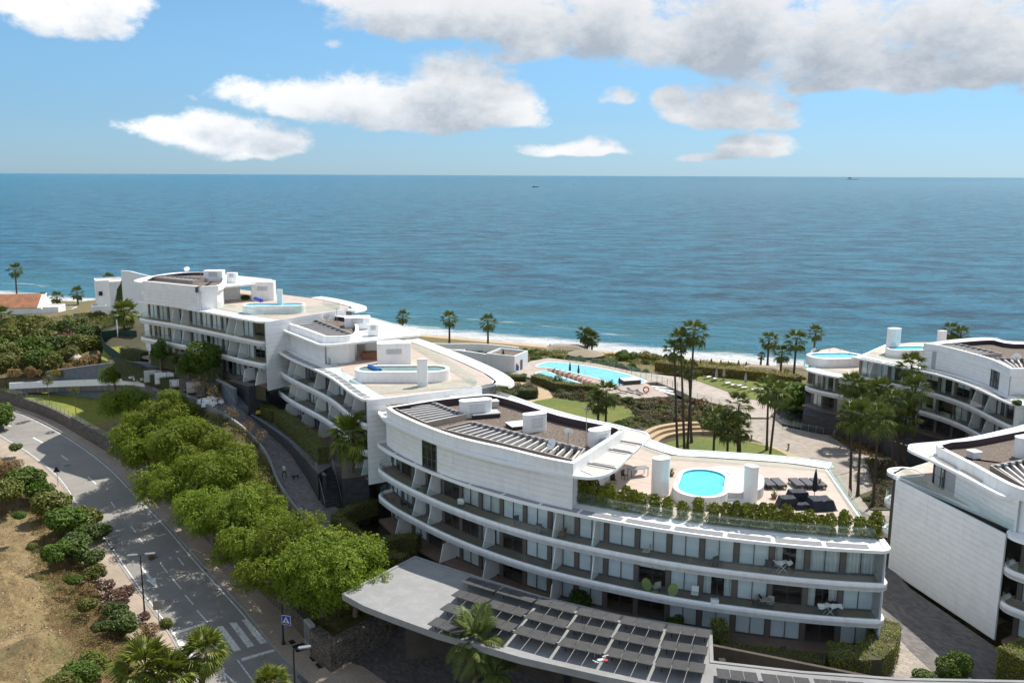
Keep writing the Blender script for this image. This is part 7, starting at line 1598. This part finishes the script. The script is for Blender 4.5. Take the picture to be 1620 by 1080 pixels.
# road bank
HB = 'wild shrubs on the dry roadside bank'
for i, (a, b, z, r, k, lb) in enumerate(((2, 655, 5.6, 3.4, 'green', 'tall green shrub cut by the left edge beside the road bend'), (24, 707, 5.5, 1.0, 'green', 'small round shrub on the pavement at the road bend'), (32, 757, 6.0, 2.9, 'green', 'bright green sprawling shrub nearest the dry grass patch'), (8, 775, 6.4, 2.2, 'scrub', 'olive shrub low at the left edge below the dry grass'), (62, 770, 5.3, 2.2, 'green', 'upright shrub in the middle of the roadside row'),
    (80, 795, 5.0, 2.6, 'scrub', 'yellow-green shrub beside the triangular sign'), (96, 822, 4.8, 2.8, 'green', 'wide green shrub below the triangular sign'), (130, 818, 4.3, 2.3, 'scrub', 'olive feathery shrub hanging over the pavement'), (145, 840, 4.1, 2.0, 'dark', 'dark shrub closest to the road edge'), (120, 862, 4.6, 2.3, 'dark', 'dark dense shrub under the wide green one'), (95, 872, 5.1, 1.9, 'green', 'round bright shrub standing on the bare earth'), (142, 880, 4.1, 1.5, 'dark', 'dark shrub at the lower end of the dense row'),
    (30, 814, 6.8, .9, 'green', 'small lone green tuft on the upper bare slope'), (50, 864, 6.4, .7, 'scrub', 'tiny olive tuft on the bare slope'), (150, 906, 4.0, 1.4, 'scrub', 'olive shrub where the reddish plants begin'), (165, 925, 4.0, 1.1, 'red', 'reddish brown shrub beside the lower pavement'), (178, 945, 3.9, 1.4, 'red', 'dark red bushy plant near the lamp base'), (196, 935, 3.7, 1.1, 'red', 'small red plant leaning on the pavement'), (140, 932, 4.4, 1.0, 'dry', 'dry straw-coloured plant on the slope side of the shrubs'), (180, 965, 3.9, 1.3, 'dark', 'dark green plant under the reddish ones'), (196, 982, 3.8, 1.7, 'dark', 'low dark green mound near the rectangular sign'),
    (115, 915, 4.9, 1.0, 'green', 'small green plant left of the reddish group'), (138, 956, 4.6, 1.1, 'scrub', 'grey-green plant on the lower bare slope'), (160, 990, 4.3, 1.0, 'dark', 'small dark mound at the lower slope'), (232, 995, 3.4, 1.1, 'dry', 'dry brown plant at the pavement end'), (225, 975, 3.5, .8, 'red', 'brown weed beside the pavement joint'), (262, 985, 3.1, .8, 'scrub', 'weeds at the foot of the rectangular sign'), (150, 1045, 5.0, 1.5, 'scrub', 'olive plant above the bottom fan palm'), (125, 1065, 5.2, 1.6, 'green', 'green plant at the bottom edge of the slope'), (90, 1078, 6.0, 1.3, 'scrub', 'low plant at the bottom edge of the bare slope'),
    (6, 742, 6.8, 1.6, 'dry', 'dry golden grass clump at the left edge'), (22, 735, 6.3, 1.3, 'dry', 'dry golden grass clump above the bright shrub'), (240, 880, 3.4, .5, 'dry', 'dry weed by the road edge'))):
    bushpx(a, b, z, r, k, lb, HB, .75)
# scrub hill
SB = 'scrub on the hill beside the farthest block'; nsb = 0
hill = [(15, 530, 3.5, 'scrub'), (45, 520, 4.0, 'scrub'), (75, 535, 3.6, 'scrub'), (20, 560, 3.2, 'scrub'), (55, 550, 4.0, 'green'), (95, 520, 3.4, 'dark'), (85, 545, 3.5, 'dark'), (110, 540, 3.4, 'red'), (128, 512, 3.4, 'dark'), (140, 525, 3.0, 'dark'), (115, 515, 3.2, 'scrub'), (130, 545, 3.6, 'scrub'), (148, 545, 3.0, 'scrub'), (105, 560, 2.6, 'scrub'), (65, 570, 3.4, 'green'), (80, 575, 2.6, 'scrub'), (0, 575, 3.0, 'scrub'), (35, 575, 2.0, 'dry'), (125, 575, 1.6, 'dry'), (145, 570, 1.8, 'dry'), (105, 585, 1.5, 'dry'), (50, 588, 1.5, 'dry'), (20, 590, 1.4, 'dry'), (90, 590, 1.2, 'orange'), (-15, 545, 4, 'green'), (155, 500, 2.4, 'green'), (170, 525, 2.2, 'dark'), (183, 520, 2.0, 'dark'), (215, 525, 2.0, 'dark'), (160, 515, 2.0, 'green'), (28, 505, 2.4, 'dark'), (60, 505, 2.2, 'dark'), (-10, 515, 3, 'dark')]
adj = {'scrub': 'olive green', 'green': 'bright green', 'dark': 'dark green', 'red': 'brownish', 'dry': 'dry straw-coloured', 'orange': 'yellowing'}
cnt = {}
for (a, b, r, k) in sorted(hill):
    cnt[k] = cnt.get(k, 0) + 1; bushpx(a, b, 10.6 if b > 515 else 9.6, r * (1.0 if b > 515 else .85), k, f'{adj[k]} shrub on the scrub hill, {ordn(cnt[k] - 1)} of its colour from the left', SB, .85)
for k, (a, b, s) in enumerate(((116, 566, 1.5), (123, 568, .8))):
    p = P(a, b, 11); mb = MB(); mb.lathe(tuple(p), [(s, -.2), (s * 1.05, s * .25), (s * .7, s * .6), (.15, s * .7)], 7); mb.v = [(x + random.uniform(-.2, .2) * s, y + random.uniform(-.2, .2) * s, z) for x, y, z in mb.v]; tag(mb.build('rock', 'rock'), ['large pale rock on the scrub hill', 'small pale rock beside the large one on the scrub hill'][k], 'rock')
# hedges
def hedge(label, pts, w_, h, kind='hedge', dens=170, dark=False, group=None, z_follow=True):
    pp = [tuple(P(a, b, c)) for a, b, c in pts]; c = Curve(pp); zs = [p[2] for p in pp]; t = thing('hedge', label, 'hedge', pp[0], 0, group)
    mb = MB(); m = max(2, int(c.L)); path = [c.pt(c.L * i / m) for i in range(m + 1)]; zb = min(zs); mb.sweep(path, [(-w_ / 2 + .12, zb), (w_ / 2 - .12, zb), (w_ / 2 - .12, zb + h - .12), (-w_ / 2 + .12, zb + h - .12)]); mb.build('branches', 'bed_soil', t)
    r_ = np.random.default_rng(len(label) + int(c.L * 10)); per = 2 * h + w_; n = int(c.L * per * dens / 3) + int(w_ * h * dens); u = r_.random(n) * per; s = r_.random(n) * (c.L + .3) - .15; C3 = []; N3 = []
    for uu, ss in zip(u, s):
        if uu < h: o, z, nn = -w_ / 2, uu, (-1, 0)
        elif uu < h + w_: o, z, nn = uu - h - w_ / 2, h, (0, 1)
        else: o, z, nn = w_ / 2, uu - h - w_, (1, 0)
        q, d_ = c.at(ss); j = r_.normal() * .05; o += nn[0] * j; z += nn[1] * j + .05 * math.sin(ss * 2.1) + .04 * math.sin(ss * 5.7)
        C3.append((q.x - d_.y * o, q.y + d_.x * o, zb + max(z, .02))); N3.append((-d_.y * nn[0], d_.x * nn[0], nn[1]))
    for e, sg in ((0, -1), (c.L, 1)):
        q, d_ = c.at(e)
        for _ in range(int(w_ * h * dens / 3)): o, z = r_.uniform(-w_ / 2, w_ / 2), r_.uniform(0, h); C3.append((q.x + d_.x * .02 * sg - d_.y * o, q.y + d_.y * .02 * sg + d_.x * o, zb + z)); N3.append((d_.x * sg, d_.y * sg, 0))
    o0 = Vector(ORG[t.name]); C3 = np.array(C3) - np.array(o0); mobj('foliage', quads_mesh('foliage', leaf_arrays(C3, np.array(N3), .16 if dens > 100 else .30, .10 if dens > 100 else .18, r_, .7), 'leaf_' + kind), t); return t
hedge('short clipped hedge by the yellow machine at the end of the middle block', [(410, 652, 12.1), (436, 667, 12.1)], 1.5, 1.7)
hedge('long tall clipped hedge in front of the middle block terraces', [(444, 672, 12.05), (470, 692, 12.05), (493, 712, 12.05), (513, 733, 12.05)], 1.6, 2.1)
hedge('dark clipped hedge at the left garden of the farthest block', [(197, 566, 14.6), (229, 567, 15.4)], 1.6, 2.0, 'dark')
hedge('long dark hedge above the blue-grey retaining wall', [(190, 586, 13.6), (240, 588, 15.6), (278, 594, 16.2)], 1.8, 1.9, 'dark')
hedge('dark hedge running below the trees of the farthest block', [(246, 576, 16.4), (290, 584, 16.6), (345, 601, 16.6)], 1.8, 2.2, 'dark')
hedge('bright clipped hedge beside the lone palm and the stone podium', [(533, 838, 7.6), (560, 822, 7.6), (592, 812, 7.6)], 1.4, 1.8); hedge('side arm of the clipped hedge turning toward the entrance canopy', [(534, 838, 7.6), (570, 868, 7.6)], 1.3, 1.7)
hedge('shaded clipped hedge nearest the ground floor of the main block', [(596, 880, 7.6), (640, 868, 7.6), (662, 872, 7.6)], 1.5, 1.7); hedge('shaded hedge parallel to the clipped one behind the entrance canopy', [(570, 868, 7.6), (600, 900, 7.6), (640, 905, 7.6)], 1.5, 1.8)
hedge('dark low hedge along the ground-floor terrace above the solar strip', [(1140, 1040, 7.65), (1220, 1052, 7.65), (1300, 1062, 7.65)], 1.5, 1.2); hedge('bright bushy hedge wrapping the corner of the ground-floor terrace', [(1310, 1064, 7.65), (1370, 1070, 7.65), (1392, 1050, 7.65), (1398, 1015, 7.65)], 2.4, 2.1)
hedge('dark upright hedge piece between canopy corner and ground-floor window', [(1134, 1012, 7.65), (1141, 1030, 7.65)], 1.2, 2.0)
hedge('bright clipped hedge at the foot of the boarded end wall on the right', [(1592, 1068, 7.65), (1640, 1092, 7.65)], 3.0, 2.8)
hedge('long clipped hedge curving behind the small garden pool', [(846, 604, 6.1), (868, 610, 6.1), (882, 616, 6.1), (905, 619, 6.1), (945, 621, 6.1)], 2.2, 1.5, 'hedge', 60); hedge('low clipped hedge near the garden path and the changing house', [(800, 600, 6.1), (832, 601, 6.1)], 2.2, 1.0, 'green', 60); hedge('low clipped hedge between garden path and small pool', [(848, 600, 6.1), (872, 607, 6.1)], 1.8, 1.1, 'green', 60)
hedge('dark clipped hedge in the island of the garden path', [(822, 627, 6.1), (849, 627, 6.1)], 2.6, 1.5, 'dark', 60)
hedge('long bushy hedge behind the sunbathing lawn', [(1040, 586, 6.0), (1090, 592, 6.0), (1150, 597, 6.0), (1210, 603, 6.0), (1262, 612, 6.0)], 3.2, 2.1, 'orange', 80)
p = P(882, 612, 6.2); t = thing('topiary', 'round clipped green bush at the tip of the small garden pool', 'shrub', tuple(p)); mobj('foliage', crown_mesh('foliage', 'leaf_green', 1.25, 1.25, 1.25, 14, .6, 2600, .2, .12, 77, 1, .2, .5, low=-1), t, (0, 0, 1.2)); mb = MB(); mb.tube([p, p + Vector((0, 0, 1))], .1); mb.build('stem', 'trunk', t)
STRAP = bpy.data.meshes.new('leaf'); STRAP.from_pydata([(0, -.03, 0), (0, .03, 0), (.35, .035, .12), (.35, -.035, .12), (.7, 0, -.02)], [], [(0, 3, 2, 1), (3, 4, 2)]); STRAP.materials.append(MATS['leaf_palm_sun'])
# potted hedge on the main roof terrace
def column_mesh(seed, mt='leaf_hedge', n=900):
    r_ = np.random.default_rng(seed); f = r_.random(n); a = r_.random(n) * 6.283; rr = (.42 + .07 * np.sin(f * 9 + seed) + .05 * np.sin(a * 3)) * (.5 + .5 * r_.random(n)) * np.where(f > .85, .7, 1)
    return quads_mesh('foliage', leaf_arrays(np.stack([rr * np.cos(a), rr * np.sin(a), f * 1.75 + .12], 1), np.stack([np.cos(a), np.sin(a), .3 + 0 * a], 1), .20, .12, r_, .8), mt)
CMs = [column_mesh(s) for s in range(4)]
xs = [918, 929, 938, 952, 965, 978, 990, 1002, 1013, 1033, 1056, 1078, 1104, 1128, 1146, 1162, 1180, 1193, 1205, 1218, 1231, 1242, 1250, 1261, 1278, 1298, 1311, 1335, 1357, 1378, 1390]
for i, x in enumerate(xs):
    best = min((abs(proj((*cC.pt(s, 2.95), zC))[0] - x), s) for s in np.linspace(cC.L * .5, cC.L, 160))[1]; q = cC.pt(best, 2.95 + random.uniform(-.15, .25)); t = thing('potted_shrub', f'slim green potted shrub on the roof terrace edge, {ordn(i)} from the penthouse wall', 'potted shrub', (q[0], q[1], zC + .03), 0, 'potted shrubs along the terrace rail')
    mb = MB(); mb.lathe((q[0], q[1], zC + .03), [(.16, 0), (.22, .3), (.22, .32)], 8); mb.build('pot', 'pot', t); s = random.uniform(.78, 1.2) * (1.25 if i < 3 else 1); mobj('foliage', CMs[i % 4], t, (0, 0, 0), i * 1.3, (1.3, 1.3, s))
for (a, z, s, k, lb) in (((1062, 752), 17.04, .55, 'red', 'reddish spiky plant in a pot beside the turquoise pool'), ((1041, 782), 17.04, .6, 'green', 'spiky green potted plant in front of the white chimney'), (R9(300, 455), 17.04, .6, 'green', 'grassy potted plant between loungers and covered sofa')):
    p = P(*a, z); t = thing('potted_plant', lb, 'potted plant', tuple(p)); mb = MB(); mb.lathe(tuple(p), [(.2, 0), (.32, .35), (.3, .36)], 10); mb.build('pot', 'pot', t)
    for i in range(14): mobj('leaf', STRAP, t, (0, 0, .35)).rotation_euler = (0, -R(random.uniform(15, 75)), i * 2.4)
p = P(R7(995, 370)[0], R7(995, 370)[1], zA); t = thing('potted_tree', 'clipped ball tree in a white pot on the farthest roof terrace', 'potted tree', tuple(p)); mb = MB(); mb.lathe(tuple(p), [(.35, 0), (.45, .7)], 10); mb.build('pot', 'white_bright', t); mb = MB(); mb.tube([p + Vector((0, 0, .6)), p + Vector((0, 0, 1.4))], .05); mb.build('stem', 'trunk', t); mobj('foliage', BM['dark'][0], t, (0, 0, 1.9), 0, .75)
bush((1608, 640), 18.05, .7, 'dark', 'dark potted plant on the terrace corner at the right edge'); bush(R7(1335, 345), 26.05, .8, 'dark', 'dark spreading plant under the farthest roof canopy')
bush((1500, 1066), 7.65, 1.1, 'green', 'small green shrub right of the bright hedge in the courtyard', h=1); bush((1518, 1062), 7.65, 1.0, 'green', 'upright green shrub in the middle of the dark courtyard', h=1.4); bush((1462, 1075), 7.65, .9, 'green', 'low green shrub by the courtyard path', h=.7)
bush((915, 960), 7.65, 1.1, 'dark', 'dark shrub in front of the shaded ground floor above the panels', h=1.2); bush((1068, 995), 7.65, .9, 'green', 'green shrub above the last column of solar panels', h=1.1)
# garden shrubs
GS = 'low shrubs in the central garden'; r_ = random.Random(5)
areas = [([(1000, 640), (1060, 632), (1150, 652), (1170, 672), (1120, 672), (1040, 676), (1010, 664)], 95, ('heather', 'heather', 'red', 'dark', 'scrub', 'dry'), (.7, 1.5)), ([(890, 617), (960, 625), (1000, 635), (990, 640), (930, 634), (880, 628)], 26, ('dark', 'red', 'green', 'dark', 'heather'), (.7, 1.3)), ([(970, 672), (1010, 666), (1070, 676), (1025, 690), (1010, 700)], 30, ('scrub', 'heather', 'green'), (.6, 1.1)), ([(790, 612), (838, 612), (848, 622), (800, 635), (780, 628)], 22, ('dark', 'red', 'heather', 'green'), (.7, 1.3)),
         ([(780, 560), (836, 562), (838, 577), (800, 580)], 6, ('green', 'dark'), (.6, 1.1)), ([(870, 562), (1000, 576), (1030, 588), (930, 574), (870, 566)], 22, ('green', 'scrub', 'dark'), (.8, 1.4)), ([(1060, 583), (1200, 596), (1260, 606), (1200, 602), (1080, 592)], 20, ('orange', 'scrub', 'green'), (1.0, 1.6)), ([(1000, 566), (1280, 590), (1285, 598), (1180, 588), (1000, 570)], 24, ('dark', 'green', 'scrub'), (.5, 1.0)), ([(640, 548), (720, 548), (830, 549), (860, 552), (700, 552)], 14, ('scrub', 'dark'), (.5, .9)),
         ([(1230, 640), (1300, 636), (1310, 648), (1250, 652)], 10, ('dark', 'green'), (.8, 1.5)), ([(1325, 692), (1345, 692), (1400, 710), (1384, 718), (1355, 708)], 12, ('dry', 'red', 'scrub'), (.4, .7)), ([(1372, 732), (1412, 730), (1417, 756), (1384, 758)], 14, ('red', 'dark', 'scrub'), (.4, .7)), ([(1366, 786), (1414, 774), (1418, 800), (1382, 803)], 14, ('dark', 'red', 'scrub'), (.4, .8)), ([(700, 585), (790, 596), (790, 606), (720, 600)], 12, ('dark', 'green', 'scrub'), (.7, 1.2)), ([(835, 553), (870, 556), (866, 566), (838, 566)], 8, ('green', 'scrub'), (.7, 1.2)), ([(975, 553), (1040, 555), (1040, 566), (978, 566)], 13, ('orange', 'scrub', 'green'), (1.5, 2.2)), ([(1110, 655), (1165, 665), (1160, 680), (1120, 676)], 12, ('green', 'orange'), (.8, 1.3))]
places = ['in the heather bed beyond the middle lawn', 'in the border between pool hedge and middle lawn', 'on the slope above the curved bench', 'in the island of the garden path', 'beside the slim cypress', 'in the border behind the big pool', 'in the hedge line behind the sunbathing lawn', 'along the pale beach strip', 'on the beach edge behind the white walls', 'by the moat near the seaward wing', 'in the plaza bed with the handrail', 'in the middle bed of the palm cluster', 'in the nearest bed of the palm cluster', 'below the long white garden wall', 'beside the changing house', 'in the tall yellowish thicket at the beach', 'beside the bench end near the plaza']
for (ar, n, kinds, rr), pl_ in zip(areas, places):
    q = [P(a, b, 6.0) for a, b in ar]; x0, x1, y0, y1 = min(v.x for v in q), max(v.x for v in q), min(v.y for v in q), max(v.y for v in q); k = 0; tries = 0; pts = []
    while k < n and tries < 4000:
        tries += 1; x, y = r_.uniform(x0, x1), r_.uniform(y0, y1)
        if inside((x, y), [(v.x, v.y) for v in q]) and all((x - a) ** 2 + (y - b) ** 2 > (rr[0] * 1.1) ** 2 for a, b in pts): pts.append((x, y)); k += 1
    pts.sort(); adj2 = {'heather': 'heather', 'red': 'reddish', 'dark': 'dark green', 'scrub': 'olive', 'dry': 'dry brown', 'green': 'green', 'orange': 'yellow-green', 'pale': 'pale'}; cc = {}
    for (x, y) in pts:
        kd_ = r_.choice(kinds); cc[kd_] = cc.get(kd_, 0) + 1; z = 6.0 if y < 175 else 5.3 if y < coastY(x) - 30 else 3.4
        t = thing('garden_shrub', f'{ordn(cc[kd_] - 1)} {adj2[kd_]} shrub from the left {pl_}', 'shrub', (x, y, z), 0, GS); s = r_.uniform(*rr); mobj('foliage', BM[kd_][k % 2], t, (0, 0, s * .3), r_.uniform(0, 6), (s, s, s * r_.uniform(.7, 1.0)))
for i, (a, b, s, k, lb) in enumerate(((1018, 684, 1.4, 'pale', 'pale grey flowering shrub above the curved bench'), (1012, 692, 1.1, 'pale', 'smaller pale grey shrub beside the canopy nose'), (1262, 625, 3.6, 'green', 'large round dark tree-like shrub by the seaward wing'), (1247, 618, 2.8, 'green', 'large shrub left of the biggest one by the seaward wing'))): bushpx(a, b, 6, s, k, lb, None, .9)
# ---- uncountable ground cover
def cover_stuff(name, poly_px, z, n, mt, L, Wd, h, zf=None, seed=3, clump=60, cs=.8):
    r_ = np.random.default_rng(seed); q = [P(a, b, z) for a, b in poly_px] if len(poly_px[0]) == 2 else [Vector(p) for p in poly_px]; poly = [(v.x, v.y) for v in q]
    x0, x1 = min(p[0] for p in poly), max(p[0] for p in poly); y0, y1 = min(p[1] for p in poly), max(p[1] for p in poly); C3 = []
    while len(C3) < n:
        x, y = r_.uniform(x0, x1), r_.uniform(y0, y1)
        if not inside((x, y), poly): continue
        zz = zf(x, y) if zf else z; m = int(clump * r_.uniform(.4, 1.2)); rr = cs * r_.uniform(.5, 1.3)
        d = r_.normal(size=(m, 3)) * (rr * .5, rr * .5, 0); hh = h * np.exp(-(d[:, 0] ** 2 + d[:, 1] ** 2) / (rr * rr)) * r_.random(m); C3 += [(x + a, y + b, zz + c) for (a, b, _), c in zip(d, hh)]
    C3 = np.array(C3); V = leaf_arrays(C3, np.tile([0, 0, 1.0], (len(C3), 1)), L, Wd, r_, 1.0); o = mobj(name, quads_mesh(name, V, mt)); o['kind'] = 'stuff'; return o
cover_stuff('undergrowth', [(890, 600), (1000, 640), (1165, 662), (1180, 690), (1110, 677), (1040, 678), (1015, 700), (968, 672), (1004, 660), (990, 642), (930, 638), (880, 628)], 6.0, 42000, 'leaf_heather', .30, .16, .6, clump=70, cs=1.1)
cover_stuff('undergrowth', [(985, 668), (1060, 670), (1110, 676), (1040, 680), (1018, 705), (1000, 690), (965, 676)], 6.0, 14000, 'leaf_scrub', .28, .14, .4, seed=4, clump=60, cs=.9)
treebed = [tuple(t_) for t_ in top[24:]] + [tuple(P(528, 1000, 5.3)), tuple(P(606, 962, 5.3)), tuple(P(540, 880, 7.4))] + [tuple(p) for p in PLc[::-1][4:28]]
cover_stuff('undergrowth', treebed, 6.5, 22000, 'leaf_scrub', .25, .14, .5, zf=lambda x, y: idw(x, y, treebed) + .05, seed=6)
cover_stuff('dry_grass', [P(-40, 735, 8), P(30, 720, 6.5), P(40, 745, 6), P(10, 775, 7), P(-40, 780, 8)], 7, 9000, 'leaf_dry', .30, .05, .8, zf=lambda x, y: idw(x, y, bank[::3] + [tuple(p) for p in bk]) + .1, seed=7)
bkz = bank[::3] + [tuple(p) for p in bk] + [tuple(P(0, 740, 6.0)), tuple(P(0, 900, 8.0)), tuple(P(60, 1000, 7.0)), tuple(P(120, 1060, 5.5)), tuple(P(-50, 1080, 9))]
cover_stuff('dry_weeds', [tuple(p) for p in bank[8::4]] + [tuple(P(100, 1100, 7)), tuple(P(-200, 1100, 9)), tuple(P(-100, 760, 8))], 7, 26000, 'leaf_dry', .16, .06, .22, zf=lambda x, y: idw(x, y, bkz) + .06, seed=8, clump=26, cs=.7)
cover_stuff('green_weeds', [tuple(p) for p in bank[8::4]] + [tuple(P(150, 1050, 6)), tuple(P(60, 900, 7)), tuple(P(40, 760, 7))], 7, 12000, 'leaf_scrub', .2, .08, .35, zf=lambda x, y: idw(x, y, bkz) + .06, seed=9, clump=50, cs=.6)
cover_stuff('scrub_weeds', [P(a, b, 10.5) for a, b in ((-20, 590), (60, 590), (160, 585), (170, 560), (150, 520), (60, 500), (-20, 510))], 10.5, 30000, 'leaf_orange', .3, .14, .7, zf=lambda x, y: 10.4 + .3 * math.sin(x * .3), seed=10, clump=60, cs=1.3)
cover_stuff('dry_grass', [tuple(p) for p in bank[8::4]] + [tuple(P(140, 1060, 6)), tuple(P(80, 960, 7)), tuple(P(60, 800, 7))], 7, 30000, 'leaf_dry', .26, .04, .5, zf=lambda x, y: idw(x, y, bkz) + .08, seed=17, clump=34, cs=.9)
cover_stuff('undergrowth', [(640, 556), (830, 553), (1000, 562), (1250, 583), (1262, 600), (1100, 588), (1000, 574), (900, 566), (840, 568), (700, 590)], 5.45, 30000, 'leaf_scrub', .32, .18, .5, seed=14, clump=60, cs=1.4)
cover_stuff('undergrowth', [(780, 612), (840, 612), (850, 625), (790, 638), (760, 625)], 6.0, 9000, 'leaf_heather', .3, .15, .5, seed=15, clump=60, cs=.9)
cover_stuff('undergrowth', [(1315, 691), (1345, 689), (1417, 715), (1384, 723), (1352, 714)], 6.1, 6000, 'leaf_dry', .24, .1, .4, seed=18, clump=50, cs=.7)
cover_stuff('undergrowth', [(1368, 728), (1415, 728), (1424, 760), (1414, 804), (1378, 804), (1384, 770)], 6.1, 12000, 'leaf_heather', .24, .1, .5, seed=19, clump=50, cs=.7)
cover_stuff('undergrowth', [(60, 507), (150, 497), (215, 507), (222, 540), (160, 546), (120, 530)], 10.8, 16000, 'leaf_scrub', .32, .18, .9, seed=24, clump=60, cs=1.6)
# stones on the bank
mb = MB(); r_ = random.Random(3); poly = [tuple(p)[:2] for p in bank[6::4]] + [tuple(P(100, 1100, 7))[:2], tuple(P(-100, 1100, 9))[:2], tuple(P(-60, 780, 8))[:2]]; k = 0
while k < 200:
    x, y = r_.uniform(-75, -25), r_.uniform(55, 110)
    if not inside((x, y), poly): continue
    s = r_.uniform(.05, .16) * (2 if r_.random() < .06 else 1); z = idw(x, y, bkz); mb.box((x, y, z + s * .3), (s * 1.4, s, s * .8), r_.uniform(0, 3), top=.6); k += 1
mb.build('stones', 'rock')['kind'] = 'stuff'
